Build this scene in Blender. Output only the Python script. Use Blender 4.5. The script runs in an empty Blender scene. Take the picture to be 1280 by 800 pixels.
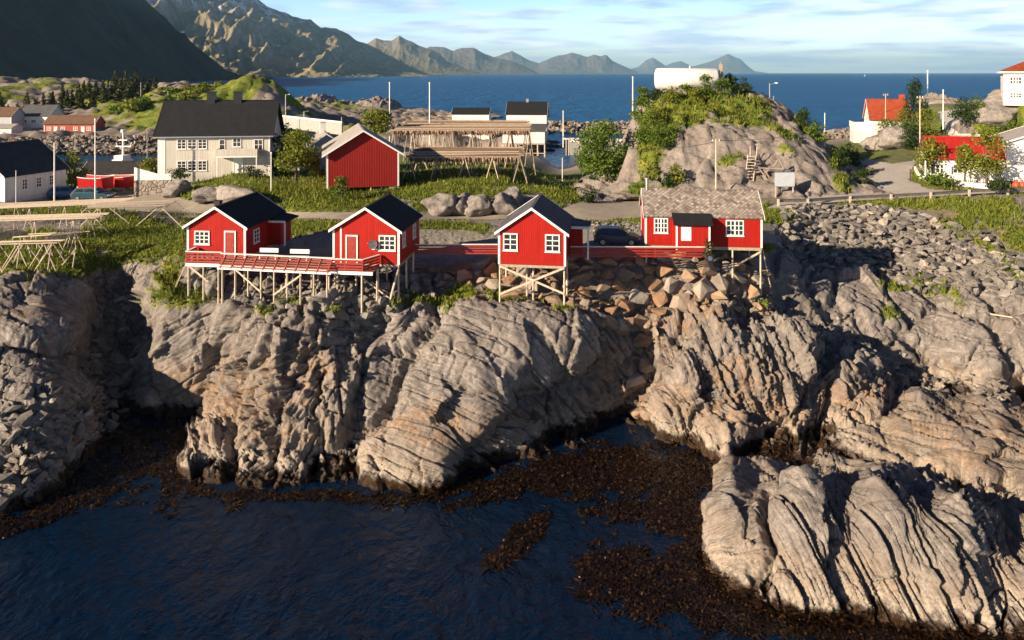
import bpy, bmesh, math, random
import numpy as np
from mathutils import Vector, Matrix, noise as mnoise

scene = bpy.context.scene
col = scene.collection
R = math.radians
random.seed(11)

# ------------------------------------------------------------------ camera
CH = 26.0          # height of the camera above the sea, metres
FP = 950.0         # focal length in photo pixels (1280 wide)
HV = 91.0          # photo row of the horizon
cam_d = bpy.data.cameras.new("camera")
cam = bpy.data.objects.new("camera", cam_d)
col.objects.link(cam)
cam.location = (0, 0, CH)
cam.rotation_euler = (R(90), 0, 0)
cam_d.sensor_width = 36
cam_d.lens = FP / 1280 * 36
cam_d.shift_y = -(400 - HV) / 1280
cam_d.clip_start = 0.5
cam_d.clip_end = 300000
scene.camera = cam

# ------------------------------------------------------------------ light
SUN_EL, SUN_AZ = R(20), R(56)     # azimuth measured from straight behind the camera towards the left
sun_dir = Vector((-math.sin(SUN_AZ) * math.cos(SUN_EL), -math.cos(SUN_AZ) * math.cos(SUN_EL), math.sin(SUN_EL)))
sd = bpy.data.lights.new("sun", 'SUN')
sd.energy = 5.0
sd.angle = R(0.5)
sd.color = (1.0, 0.80, 0.58)
so = bpy.data.objects.new("sun", sd)
so.rotation_euler = sun_dir.to_track_quat('Z', 'Y').to_euler()
col.objects.link(so)

world = bpy.data.worlds.new("World")
scene.world = world
world.use_nodes = True
wn, wl = world.node_tree.nodes, world.node_tree.links
wn.clear()
w_out = wn.new('ShaderNodeOutputWorld')
w_bg = wn.new('ShaderNodeBackground')
w_bg.inputs['Strength'].default_value = 0.05
sky = wn.new('ShaderNodeTexSky')
sky.sky_type = 'NISHITA'
sky.sun_disc = False
sky.sun_elevation = SUN_EL
sky.sun_rotation = math.atan2(sun_dir.x, sun_dir.y)
sky.altitude = 0
sky.air_density = 1.0
sky.dust_density = 0.6
sky.ozone_density = 2.0
# clouds: long flat banks low over the horizon, on a plane projected from the view direction
tc = wn.new('ShaderNodeTexCoord')
sep = wn.new('ShaderNodeSeparateXYZ')
wl.new(tc.outputs['Generated'], sep.inputs[0])
def wmath(op, a, b=None, clamp=False):
    n = wn.new('ShaderNodeMath'); n.operation = op; n.use_clamp = clamp
    for i, s in enumerate((a, b)):
        if s is None: continue
        if isinstance(s, (int, float)): n.inputs[i].default_value = s
        else: wl.new(s, n.inputs[i])
    return n.outputs[0]
az = wmath('ARCTAN2', sep.outputs['X'], sep.outputs['Y'])
comb = wn.new('ShaderNodeCombineXYZ')
wl.new(wmath('MULTIPLY', az, 5.0), comb.inputs[0])
zc = wmath('MAXIMUM', sep.outputs['Z'], 0.0)
wl.new(wmath('MULTIPLY', wmath('POWER', zc, 0.72), 24.0), comb.inputs[1])
nz = wn.new('ShaderNodeTexNoise')
nz.inputs['Scale'].default_value = 1.25
nz.inputs['Detail'].default_value = 8
nz.inputs['Roughness'].default_value = 0.52
nz.inputs['Distortion'].default_value = 0.25
wl.new(comb.outputs[0], nz.inputs['Vector'])
cr = wn.new('ShaderNodeValToRGB')
cr.color_ramp.elements[0].position = 0.43; cr.color_ramp.elements[0].color = (0, 0, 0, 1)
cr.color_ramp.elements[1].position = 0.56; cr.color_ramp.elements[1].color = (1, 1, 1, 1)
wl.new(nz.outputs['Fac'], cr.inputs[0])
# cloud colour: pale tops, grey-blue bases
nz2 = wn.new('ShaderNodeTexNoise')
nz2.inputs['Scale'].default_value = 2.2; nz2.inputs['Detail'].default_value = 5
off = wn.new('ShaderNodeVectorMath'); off.operation = 'ADD'; off.inputs[1].default_value = (0.0, -0.35, 7.3)
wl.new(comb.outputs[0], off.inputs[0]); wl.new(off.outputs[0], nz2.inputs['Vector'])
cc = wn.new('ShaderNodeValToRGB')
cc.color_ramp.elements[0].position = 0.40; cc.color_ramp.elements[0].color = (2.5, 3.0, 3.9, 1)
cc.color_ramp.elements[1].position = 0.66; cc.color_ramp.elements[1].color = (5.4, 5.2, 5.2, 1)
wl.new(nz2.outputs['Fac'], cc.inputs[0])
fade = wmath('MULTIPLY', cr.outputs[0], 0.8)
mixw = wn.new('ShaderNodeMix'); mixw.data_type = 'RGBA'
wl.new(fade, mixw.inputs[0]); 
tint = wn.new('ShaderNodeMix'); tint.data_type = 'RGBA'; tint.blend_type = 'MULTIPLY'; tint.inputs[0].default_value = 1
tint.inputs[7].default_value = (0.88, 0.94, 1.08, 1)
wl.new(sky.outputs[0], tint.inputs[6])
wl.new(tint.outputs[2], mixw.inputs[6]); wl.new(cc.outputs[0], mixw.inputs[7])
# the air is brightest low over the sea and deepens towards the zenith
er = wn.new('ShaderNodeValToRGB')
er.color_ramp.elements[0].position = 0.0; er.color_ramp.elements[0].color = (1.0, 1.0, 1.0, 1)
er.color_ramp.elements[1].position = 0.5; er.color_ramp.elements[1].color = (0.036, 0.047, 0.10, 1)
em = er.color_ramp.elements.new(0.105); em.color = (0.56, 0.62, 0.72, 1)
em = er.color_ramp.elements.new(0.18); em.color = (0.12, 0.145, 0.26, 1)
wl.new(sep.outputs['Z'], er.inputs[0])
mul = wn.new('ShaderNodeMix'); mul.data_type = 'RGBA'; mul.blend_type = 'MULTIPLY'; mul.inputs[0].default_value = 1
wl.new(mixw.outputs[2], mul.inputs[6]); wl.new(er.outputs[0], mul.inputs[7])
gain = wn.new('ShaderNodeMix'); gain.data_type = 'RGBA'; gain.blend_type = 'MULTIPLY'; gain.inputs[0].default_value = 1
gain.inputs[7].default_value = (2.9, 2.9, 2.9, 1)
wl.new(mul.outputs[2], gain.inputs[6])
wl.new(gain.outputs[2], w_bg.inputs['Color'])
wl.new(w_bg.outputs[0], w_out.inputs[0])

scene.view_settings.view_transform = 'Standard'
scene.view_settings.look = 'None'
scene.view_settings.exposure = 1.28
scene.view_settings.gamma = 1
scene.view_settings.use_curve_mapping = False
scene.render.engine = 'CYCLES'
scene.cycles.max_bounces = 6
scene.cycles.diffuse_bounces = 2
scene.cycles.glossy_bounces = 2
scene.cycles.transmission_bounces = 2
scene.cycles.volume_bounces = 0
scene.cycles.use_denoising = True

# ------------------------------------------------------------------ survey helpers
def P(u, v, z):
    """world point of height z that the survey photo shows at (u, v)"""
    y = FP * (CH - z) / (v - HV)
    return Vector(((u - 640) * y / FP, y, z))
def PY(u, v, y):
    """world point at distance y seen at (u, v)"""
    return Vector(((u - 640) * y / FP, y, CH - (v - HV) * y / FP))

# ------------------------------------------------------------------ noise in numpy
_rs = np.random.RandomState(5)
_perm = _rs.permutation(4096).astype(np.int64)
_val = _rs.rand(4096)
def _h(ix, iy, s=0):
    return _perm[(_perm[(ix + 131 * s) & 4095] + iy) & 4095]
def vnoise(x, y, s=0):
    ix = np.floor(x).astype(np.int64); iy = np.floor(y).astype(np.int64)
    fx = x - ix; fy = y - iy
    fx = fx * fx * fx * (fx * (fx * 6 - 15) + 10); fy = fy * fy * fy * (fy * (fy * 6 - 15) + 10)
    a = _val[_h(ix, iy, s)]; b = _val[_h(ix + 1, iy, s)]
    c = _val[_h(ix, iy + 1, s)]; d = _val[_h(ix + 1, iy + 1, s)]
    return (a + (b - a) * fx) * (1 - fy) + (c + (d - c) * fx) * fy
def fbm(x, y, o=4, s=0, g=0.5):
    t = 0; a = 1; n = 0
    for k in range(o):
        t = t + a * (vnoise(x, y, s + k) * 2 - 1); n += a
        a *= g; x = x * 2.03 + 3.1; y = y * 2.03 + 7.7
    return t / n
def ridged(x, y, o=4, s=0, g=0.5):
    t = 0; a = 1; n = 0
    for k in range(o):
        r = 1 - np.abs(vnoise(x, y, s + k) * 2 - 1); t = t + a * r * r; n += a
        a *= g; x = x * 2.1 + 1.3; y = y * 2.1 + 4.9
    return t / n
def voro(x, y, s=0, box=0.0):
    """distances to nearest and second nearest cell point, random id of the cell, offset to its point"""
    ix = np.floor(x).astype(np.int64); iy = np.floor(y).astype(np.int64)
    f1 = np.full(x.shape, 9.0); f2 = np.full(x.shape, 9.0)
    cid = np.zeros(x.shape, np.int64); dx1 = np.zeros(x.shape); dy1 = np.zeros(x.shape)
    for i in (-1, 0, 1):
        for j in (-1, 0, 1):
            h = _h(ix + i, iy + j, s)
            px = ix + i + 0.1 + 0.8 * _val[h]; py = iy + j + 0.1 + 0.8 * _val[(h * 7 + 13) & 4095]
            d = np.sqrt((x - px) ** 2 + (y - py) ** 2)
            if box: d = d * (1 - box) + box * np.maximum(np.abs(x - px), np.abs(y - py))
            m = d < f1
            f2 = np.where(m, f1, np.minimum(f2, d))
            cid = np.where(m, h, cid); dx1 = np.where(m, x - px, dx1); dy1 = np.where(m, y - py, dy1)
            f1 = np.where(m, d, f1)
    return f1, f2, cid, dx1, dy1
def sstep(a, b, x):
    t = np.clip((x - a) / (b - a), 0, 1)
    return t * t * (3 - 2 * t)

# ------------------------------------------------------------------ materials
MATS = {}
class NT:
    """tiny helper round a material's node tree"""
    def __init__(self, name):
        self.m = bpy.data.materials.new(name); self.m.use_nodes = True
        self.t = self.m.node_tree; self.n = self.t.nodes; self.l = self.t.links
        self.b = self.n['Principled BSDF']
        MATS[name] = self.m
    def set(self, sock, v):
        if v is None: return
        if hasattr(v, 'is_output'): self.l.new(v, sock)
        elif isinstance(v, (tuple, list)) and len(v) == 3 and sock.type == 'RGBA': sock.default_value = (*v, 1)
        else: sock.default_value = v
    def coord(self, scale=(1, 1, 1), kind='Object', rot=(0, 0, 0)):
        if kind == 'World':
            g = self.n.new('ShaderNodeNewGeometry').outputs['Position']
        else:
            g = self.n.new('ShaderNodeTexCoord').outputs[kind]
        mp = self.n.new('ShaderNodeMapping'); mp.inputs['Scale'].default_value = scale; mp.inputs['Rotation'].default_value = rot
        self.l.new(g, mp.inputs[0]); return mp.outputs[0]
    def noise(self, vec, scale, detail=4, rough=0.5, dist=0.0):
        n = self.n.new('ShaderNodeTexNoise'); self.l.new(vec, n.inputs['Vector'])
        n.inputs['Scale'].default_value = scale; n.inputs['Detail'].default_value = detail
        n.inputs['Roughness'].default_value = rough; n.inputs['Distortion'].default_value = dist
        return n.outputs['Fac']
    def voronoi(self, vec, scale, feature='F1', out='Distance'):
        n = self.n.new('ShaderNodeTexVoronoi'); n.feature = feature; self.l.new(vec, n.inputs['Vector'])
        n.inputs['Scale'].default_value = scale
        return n.outputs[out]
    def ramp(self, fac, *stops):
        n = self.n.new('ShaderNodeValToRGB'); e = n.color_ramp.elements
        while len(e) < len(stops): e.new(0.5)
        for k, (p, c) in enumerate(stops):
            e[k].position = p
            e[k].color = (c, c, c, 1) if isinstance(c, (int, float)) else (*c, 1)
        self.set(n.inputs[0], fac); return n.outputs[0]
    def mix(self, f, a, b, mode='MIX'):
        n = self.n.new('ShaderNodeMix'); n.data_type = 'RGBA'; n.blend_type = mode
        self.set(n.inputs[0], f); self.set(n.inputs[6], a); self.set(n.inputs[7], b); return n.outputs[2]
    def math(self, op, a, b=None, clamp=False):
        n = self.n.new('ShaderNodeMath'); n.operation = op; n.use_clamp = clamp
        self.set(n.inputs[0], a)
        if b is not None: self.set(n.inputs[1], b)
        return n.outputs[0]
    def sep(self, v):
        n = self.n.new('ShaderNodeSeparateXYZ'); self.l.new(v, n.inputs[0]); return n.outputs
    def attr(self, name):
        n = self.n.new('ShaderNodeAttribute'); n.attribute_name = name; return n
    def bump(self, h, strength=0.5, dist=0.1, normal=None):
        n = self.n.new('ShaderNodeBump'); n.inputs['Strength'].default_value = strength; n.inputs['Distance'].default_value = dist
        self.l.new(h, n.inputs['Height'])
        if normal is not None: self.l.new(normal, n.inputs['Normal'])
        return n.outputs[0]
    def out(self, color=None, rough=None, normal=None, metal=None, spec=None):
        self.set(self.b.inputs['Base Color'], color); self.set(self.b.inputs['Roughness'], rough)
        if normal is not None: self.l.new(normal, self.b.inputs['Normal'])
        self.set(self.b.inputs['Metallic'], metal); self.set(self.b.inputs['Specular IOR Level'], spec)
        return self.m
def boards(name, c, pitch=0.15, rough=0.55, dark=0.8, vert=True, wear=0.1):
    """painted timber cladding with vertical (or horizontal) boards cut in as bump"""
    t = NT(name); v = t.coord()
    s = t.sep(v)
    w = t.math('ADD', s[0], s[1]) if vert else s[2]
    f = t.math('FRACT', t.math('MULTIPLY', w, 1 / pitch))
    groove = t.ramp(f, (0.0, 0.0), (0.10, 1.0), (0.55, 1.0), (0.62, 0.55), (0.94, 0.55), (1.0, 0.0))
    nf = t.noise(t.coord((1, 1, 0.25) if vert else (.25, .25, 1)), 3.0, 5, 0.6)
    d = tuple(x * dark for x in c)
    cl = t.mix(t.ramp(nf, (0.3, 0), (0.7, 1)), d, c)
    n2 = t.noise(v, 14, 3, 0.6)
    cl = t.mix(t.ramp(n2, (0.62, 0), (0.8, wear)), cl, (0.45, 0.38, 0.33))
    # every board weathers a little differently; grime streaks run down, splash marks at the foot
    bid = t.n.new('ShaderNodeTexWhiteNoise'); bid.noise_dimensions = '1D'; t.l.new(t.math('FLOOR', t.math('MULTIPLY', w, 1 / pitch)), bid.inputs['W'])
    cl = t.mix(t.math('MULTIPLY', bid.outputs['Value'], .30), cl, tuple(x * .55 for x in c))
    stn = t.noise(t.coord((2.2, 2.2, .22)), 1.6, 5, .65)
    cl = t.mix(t.ramp(stn, (.56, 0), (.74, .38)), cl, tuple(x * .45 + .015 for x in c))
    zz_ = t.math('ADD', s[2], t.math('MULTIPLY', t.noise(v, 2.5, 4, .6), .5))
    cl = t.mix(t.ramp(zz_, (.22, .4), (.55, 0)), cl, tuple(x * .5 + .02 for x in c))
    cl = t.mix(t.math('SUBTRACT', 1, t.ramp(f, (0.0, 0.0), (0.06, 1.0), (0.92, 1.0), (1.0, 0.0))), cl, tuple(x * 0.35 for x in c))
    return t.out(cl, rough, t.bump(groove, 0.9, 0.03), spec=.2)
def painted(name, c, rough=0.5, var=0.12, scale=3.0, metal=None, bump=0.0):
    t = NT(name); v = t.coord(); n = t.noise(v, scale, 5, 0.6)
    cl = t.mix(t.ramp(n, (0.3, 0), (0.72, 1)), tuple(x * (1 - var * 1.5) for x in c), c)
    nn = t.bump(t.noise(v, scale * 6, 3), bump, 0.02) if bump else None
    return t.out(cl, rough, nn, metal)
# ------------------------------------------------------------------ terrain: survey heights (u, v, metres above the sea)
CTRL = """
-80 690 0|0 655 0|60 640 0|110 612 0|165 562 0|180 545 0|215 545 0|238 560 0.1|205 600 0|240 620 0|330 622 0|430 615 0|470 627 0|540 622 0|620 596 0|700 575 0|790 562 0.05
-80 730 -1.5|0 700 -1.5|60 690 -1.5|125 650 -1.5|180 600 -2|190 640 -2|240 665 -2|330 665 -2|430 660 -2|540 665 -2|590 650 -1.5
0 780 -3|200 760 -3|400 760 -3|560 740 -3|700 770 -3|0 850 -4|200 850 -4|400 850 -4|600 850 -4|800 850 -3|1000 850 -2|1200 850 -1.5|1330 850 -1.5
640 620 -.5|700 620 -.35|760 590 0.12|820 590 0.15|860 600 0.15|720 650 -.2|660 670 0.02|620 690 -.1|650 710 -.5|700 700 -.5|760 650 .02|820 640 .12|860 640 .15|800 675 -.22|850 690 -.12|760 665 -.25|780 705 0.06|840 720 0.08|730 700 -.3|800 745 0.0|760 760 -1.0|700 740 -1.5|870 770 -1
-80 560 3.2|0 560 3|60 565 2.4|-80 500 5|0 500 5|60 500 4.6|0 430 7.3|50 430 7|-80 430 7.4|50 382 8.8|0 385 9|50 352 9.8|0 345 10|-80 345 10.1|100 355 9.2|103 430 6|105 500 3|100 560 1
130 560 .5|150 540 .3|180 520 .1|150 480 1.5|150 420 4|150 360 7.5|150 330 9.5|125 420 4.5|128 360 8|172 420 4.5|172 480 1.5
200 540 .1|245 522 .3|190 500 1.5|230 460 4|270 460 4|185 430 5.5|230 400 8.0|200 385 8.4|280 384 8.9|240 368 9.2|240 340 10.3|200 330 10|170 330 9.8
300 388 9.1|350 380 9.7|420 388 9.3|340 430 7.5|400 430 7.5|440 440 6.6|330 500 4.0|400 500 4.0|440 500 3.8|270 550 1.5|330 565 1.5|400 565 1.5|440 565 1.3
350 350 10.2|350 325 10.7|400 340 10.5|450 350 10.2|490 390 9.1|430 300 11.2|300 340 10.6|500 350 10.1
560 382 8.7|640 387 8.5|700 392 8.1|510 388 8.1|480 420 6.8|600 420 7.5|700 420 7.2|770 412 7|540 450 6.3|640 450 6.4|500 480 4.7|600 480 5.3|700 478 4.6|470 560 1.5|540 560 2.3|600 540 2.7|660 520 2.0|700 540 .45|780 520 .4|760 470 3.1|790 440 4.5|590 585 .5
560 340 9.8|620 350 9.7|640 330 10.6|740 380 8.3|740 330 10.6|850 325 10.8|850 385 7.6|950 350 8.8|950 400 6.8|800 350 9.4|900 350 9.3
830 398 7|900 402 7.2|1000 422 6.2|850 470 4.2|920 470 4.5|1000 465 4.5|835 530 1.3|920 530 1.5|980 530 1.4|850 562 0|930 577 0|960 560 .2
1060 472 3.6|1100 502 2|1010 550 .6|1100 545 .7|1040 440 4.4
1000 350 7.5|1000 300 9.2|1000 268 11|1100 262 11|1100 300 9.0|1100 350 7|1100 400 5.1|1100 440 3.4|1200 262 11.3|1200 300 9.6|1200 350 7.6|1200 400 5.4|1200 450 3|1200 477 1.4|1330 262 11.5|1330 350 8|1330 420 5.5|1330 470 3|1000 400 6
1150 487 1|1280 500 .5|1120 480 1.4|1200 490 .8
1150 502 2.6|1250 508 2.9|1330 520 2.6|1100 530 1.6|1200 560 2.1|1330 580 2|1050 552 .7|1250 622 .9|1150 600 1.3|1330 640 .8|1200 595 1.3
1000 582 .8|950 577 .1|880 600 .1|870 680 0|1060 590 1.2
915 600 3|1000 604 4.3|1100 614 4.4|1200 634 4.2|1330 655 4|895 650 1.8|1000 660 2.9|1100 672 3|1200 692 2.8|1330 715 2.6|905 700 .8|1000 722 1.2|1100 737 1.2|1200 757 1.1|1330 775 1|880 740 0|940 762 0|1000 772 0|1100 785 0|1200 800 0|1330 812 0
0 328 10.2|0 300 10.6|60 270 11|-80 300 10.6|-80 250 11|0 250 11|100 250 11|180 245 11.2|210 238 11.4|205 222 12.6|300 214 13.5|260 235 12.4|340 225 13.2|300 262 11.3|230 265 11.2
100 300 10.8|100 325 10.3|200 300 11
350 268 11|600 271 11|700 269 11|450 247 12|400 235 12.8|450 225 12.6|350 292 11.2|560 290 11|780 275 11.1|900 265 11.2|780 255 11|840 247 11|650 290 11.1|700 300 11.1|760 305 11.1|860 300 11.1|940 300 10.9
520 236 12.6|560 214 13|600 236 12.6|640 214 12.6|700 232 11.5|560 250 12.3|600 250 12.3|636 252 12.1|560 264 11.1|600 264 11.1|640 264 11.1|560 200 11|300 203 12|400 208 11.5|480 205 11.5
700 214 1.5|700 205 -1.5|740 214 6|640 192 3|640 186 -2|500 186 -2|350 188 -2|250 186 2|200 190 -2|150 207 -1|60 215 0|-80 215 0|100 225 8|0 226 9|-80 235 10.5|180 222 8|700 180 -3|0 180 -4|400 170 -4|150 180 -4|0 130 -6|300 130 -6|600 130 -6|800 130 -6
900 236 11.2|1000 240 11.2|1000 225 11.5|1100 236 11.2|1200 241 11.3|1330 243 11.4|1150 217 12|1250 225 11.8|1060 207 12|1050 193 11.5|1100 187 12.6|1130 176 13|1040 180 4|1030 172 -1|1060 168 -2|1170 190 12.6|1200 170 14|1200 145 17|1260 131 20.5|1260 168 14.5|1260 200 12.6|1330 130 21|1330 170 15|1150 150 13|1150 138 -1|1100 150 -2|1200 128 -2|1000 130 -6|1100 128 -6|900 180 -2|1180 134 14|1290 120 -1
-250 690 -1.5|-250 560 3|-250 430 7.4|-250 345 10.2|-250 250 11|-250 205 0|-250 780 -4|1540 262 11.6|1540 350 8|1540 420 5.5|1540 475 3|1540 520 2.6|1540 600 2|1540 660 3.6|1540 720 2.4|1540 790 1|1540 850 -1.5|1540 170 16|1540 130 20
"""
cp = np.array([[float(a) for a in s.split()] for ln in CTRL.strip().splitlines() for s in ln.split('|')])
_cx, _cy, _cz = cp[:, 0] / 100, np.log(cp[:, 1] - 60) * 4.0, cp[:, 2]
_D = np.sqrt((_cx[:, None] - _cx) ** 2 + (_cy[:, None] - _cy) ** 2)
_n = len(_cx)
_A = np.zeros((_n + 3, _n + 3)); _A[:_n, :_n] = _D + np.eye(_n) * 0.004 * -1
_A[:_n, _n] = 1; _A[:_n, _n + 1] = _cx; _A[:_n, _n + 2] = _cy
_A[_n:, :_n] = _A[:_n, _n:].T
_wt = np.linalg.solve(_A, np.concatenate([_cz, [0, 0, 0]]))
def rbf(u, v):
    sh = u.shape; u = u.ravel() / 100; v = np.log(v.ravel() - 60) * 4.0
    out = np.zeros(u.size)
    for a in range(0, u.size, 20000):
        x = u[a:a + 20000]; y = v[a:a + 20000]
        d = np.sqrt((x[:, None] - _cx) ** 2 + (y[:, None] - _cy) ** 2)
        out[a:a + 20000] = d @ _wt[:_n] + _wt[_n] + _wt[_n + 1] * x + _wt[_n + 2] * y
    return out.reshape(sh)

US = np.arange(-242, 1524, 1.6)
VS = np.concatenate([np.arange(856, 240, -1.45), np.arange(240, 124, -1.2)])
U, V = np.meshgrid(US, VS)
Zc = rbf(U, V)
Yc = FP * (CH - Zc) / (V - HV)
Yc = np.maximum.accumulate(Yc + np.arange(len(VS))[:, None] * 0.004, axis=0)    # never folds back towards the sea
Zc = CH - Yc * (V - HV) / FP
Xc = (U - 640) * Yc / FP
def ground(u, v):
    """point of the smooth terrain at survey position (u, v)"""
    i = np.clip(np.searchsorted(-VS, -v), 1, len(VS) - 1); j = int(np.clip(round((u + 242) / 1.6), 0, len(US) - 1))
    t = (VS[i - 1] - v) / (VS[i - 1] - VS[i])
    a = np.array([Xc[i - 1, j], Yc[i - 1, j], Zc[i - 1, j]]); b = np.array([Xc[i, j], Yc[i, j], Zc[i, j]])
    p = a + (b - a) * t
    return Vector(p)
def ground_at(x, y):
    """height of the terrain under world x, y"""
    u = x * FP / y + 640
    j = int(np.clip(round((u + 242) / 1.6), 0, len(US) - 1))
    return float(np.interp(y, YF[:, j], ZF[:, j]))

# along-the-slope length of every column, metres: the second surface coordinate
T = np.zeros_like(Yc)
T[1:] = np.cumsum(np.sqrt(np.diff(Yc, axis=0) ** 2 + np.diff(Zc, axis=0) ** 2), axis=0)
T = T + 0
Tm = T.mean(axis=1, keepdims=True)

# rock masses: outline, bulge (m), edge width (survey px), direction of the strata (deg, 0 = level, + = down to the right), kind
MASS = [
 ([(-260,345),(45,348),(98,358),(112,395),(104,432),(60,438),(0,424),(-260,424)], 1.2, 16, 25, 'slab'),
 ([(-260,432),(0,432),(58,445),(106,440),(112,500),(80,518),(0,505),(-260,505)], .8, 12, 15, 'rub'),
 ([(-260,512),(0,512),(80,525),(112,515),(108,565),(70,600),(0,640),(-260,665)], .8, 14, 20, 'rub'),
 ([(196,380),(300,377),(298,408),(272,440),(262,478),(250,505),(232,520),(205,532),(192,470),(197,440)], 1.5, 17, -20, 'slab'),
 ([(170,455),(192,430),(196,470),(204,520),(186,522),(168,500)], .7, 9, 80, 'slab'),
 ([(166,338),(200,345),(212,368),(196,378),(186,400),(172,380)], .8, 9, 60, 'slab'),
 ([(304,408),(330,400),(326,440),(298,475),(290,520),(294,560),(288,618),(205,612),(215,580),(252,520),(270,480),(280,440)], 1.4, 15, 68, 'col'),
 ([(330,392),(352,388),(340,420),(318,470),(306,478),(314,440)], .9, 8, -60, 'slab'),
 ([(354,400),(384,392),(402,404),(392,438),(372,470),(350,505),(340,530),(322,520),(318,480),(336,440)], 1.5, 14, -12, 'col'),
 ([(386,398),(424,400),(420,424),(396,440)], .9, 9, 10, 'slab'),
 ([(300,480),(318,520),(338,540),(340,600),(318,622),(298,618),(294,560)], 1.0, 12, -50, 'col'),
 ([(376,476),(398,450),(400,500),(392,560),(392,618),(345,618),(346,560),(352,520)], 1.1, 12, -70, 'col'),
 ([(404,440),(448,452),(450,480),(442,530),(420,562),(404,560),(400,500)], 1.6, 12, 80, 'col'),
 ([(402,570),(440,560),(440,612),(400,612)], .6, 9, 80, 'rub'),
 ([(452,450),(470,418),(490,392),(540,378),(548,402),(530,430),(505,462),(490,500),(468,540),(452,552),(455,500)], 1.4, 12, 12, 'slab'),
 ([(552,382),(590,372),(640,380),(700,388),(735,400),(745,440),(722,468),(680,480),(640,492),(636,520),(600,545),(570,580),(562,618),(520,622),(470,618),(440,604),(452,560),(480,540),(496,500),(512,462),(540,430)], 2.1, 20, 22, 'slab'),
 ([(722,385),(765,390),(792,402),(785,418),(750,410)], .9, 8, 15, 'slab'),
 ([(740,415),(786,424),(800,450),(784,500),(750,530),(716,540),(690,530),(690,500),(730,480),(748,450)], 1.2, 12, 40, 'col'),
 ([(640,500),(688,495),(684,540),(640,556),(600,580),(590,570),(612,545)], .8, 10, 20, 'col'),
 ([(818,386),(856,382),(852,418),(836,440),(826,470),(818,440)], 1.0, 9, 88, 'slab'),
 ([(862,384),(912,388),(920,410),(1000,418),(1024,440),(1018,470),(1000,500),(985,525),(955,560),(930,574),(880,570),(815,548),(812,500),(830,470),(846,440)], 1.9, 18, 78, 'col'),
 ([(1004,468),(1012,455),(1040,470),(1024,530),(1000,552),(966,556),(962,540),(990,520)], 1.1, 12, -60, 'col'),
 ([(1040,432),(1062,440),(1110,470),(1124,490),(1118,520),(1090,540),(1050,545),(1034,520),(1034,470)], 1.5, 12, 62, 'col'),
 ([(1060,440),(1090,438),(1140,470),(1150,480),(1124,484),(1100,462)], .8, 8, 30, 'col'),
 ([(960,320),(985,322),(1010,350),(1020,380),(1012,395),(990,370),(965,345)], 1.0, 10, 60, 'slab'),
 ([(1016,350),(1040,345),(1046,372),(1036,384),(1020,375)], .8, 9, 60, 'slab'),
 ([(1046,345),(1070,332),(1100,350),(1120,385),(1134,420),(1110,415),(1078,405),(1056,400),(1046,372)], 1.1, 10, 50, 'slab'),
 ([(1100,345),(1140,360),(1160,380),(1150,405),(1130,400),(1112,370)], .9, 9, 40, 'slab'),
 ([(1144,400),(1180,392),(1230,410),(1246,440),(1262,462),(1250,474),(1200,466),(1160,452),(1136,438),(1124,420)], 1.5, 14, 30, 'slab'),
 ([(1180,362),(1215,360),(1240,395),(1240,405),(1190,385)], .9, 9, 35, 'slab'),
 ([(1100,420),(1140,445),(1150,462),(1120,460),(1090,440)], .8, 8, 30, 'slab'),
 ([(1244,400),(1540,400),(1540,465),(1275,468),(1255,440)], 1.3, 12, 35, 'slab'),
 ([(1230,330),(1540,325),(1540,392),(1260,392)], .8, 12, 35, 'slab'),
 ([(1130,492),(1180,490),(1250,505),(1285,520),(1540,535),(1540,650),(1270,620),(1200,590),(1130,575),(1060,565),(1032,555),(1060,540),(1100,525)], 1.2, 14, 32, 'lay'),
 ([(1030,560),(1100,575),(1150,600),(1100,602),(1050,590),(1005,575)], .6, 8, 28, 'lay'),
 ([(890,590),(912,576),(960,580),(985,596),(975,620),(960,640),(965,700),(940,740),(905,745),(885,715),(880,650)], 1.3, 16, -12, 'slab'),
 ([(980,600),(1040,592),(1080,600),(1120,605),(1200,625),(1280,650),(1540,660),(1540,830),(1200,800),(1100,784),(1000,770),(950,755),(968,700),(966,640)], 1.5, 16, 80, 'flute'),
]
def poly_sd(px, py, poly):
    """signed distance, positive inside"""
    d = np.full(px.shape, 1e9); ins = np.zeros(px.shape, bool)
    n = len(poly)
    for k in range(n):
        ax, ay = poly[k]; bx, by = poly[(k + 1) % n]
        ex, ey = bx - ax, by - ay; wx, wy = px - ax, py - ay
        t = np.clip((wx * ex + wy * ey) / (ex * ex + ey * ey), 0, 1)
        d = np.minimum(d, (wx - ex * t) ** 2 + (wy - ey * t) ** 2)
        c = ((ay <= py) & (by > py)) | ((by <= py) & (ay > py))
        if ey != 0: ins ^= c & (px < ax + (py - ay) / ey * ex)
    d = np.sqrt(d)
    return np.where(ins, d, -d)

X2, T2 = Xc, T + (0)
# surface normal of the smooth slope
def normals(X, Y, Z):
    Pt = np.stack([X, Y, Z], -1)
    du = np.gradient(Pt, axis=1); dv = np.gradient(Pt, axis=0)
    n = np.cross(du, dv); n /= np.linalg.norm(n, axis=-1, keepdims=True) + 1e-9
    n[n[..., 2] < 0] *= -1
    return n
def blur(a, k):
    for _ in range(3):
        c = np.cumsum(np.pad(a, ((k + 1, k), (0, 0)), 'edge'), 0); a = (c[2 * k + 1:] - c[:-2 * k - 1]) / (2 * k + 1)
        c = np.cumsum(np.pad(a, ((0, 0), (k + 1, k)), 'edge'), 1); a = (c[:, 2 * k + 1:] - c[:, :-2 * k - 1]) / (2 * k + 1)
    return a
Nb = normals(Xc, Yc, Zc)
Nb = np.stack([blur(Nb[..., k], 5) for k in range(3)], -1)
Nb[..., 1] = np.minimum(Nb[..., 1], 0)
Nb[..., 0] *= 0.6
Nb /= np.linalg.norm(Nb, axis=-1, keepdims=True)

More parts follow.
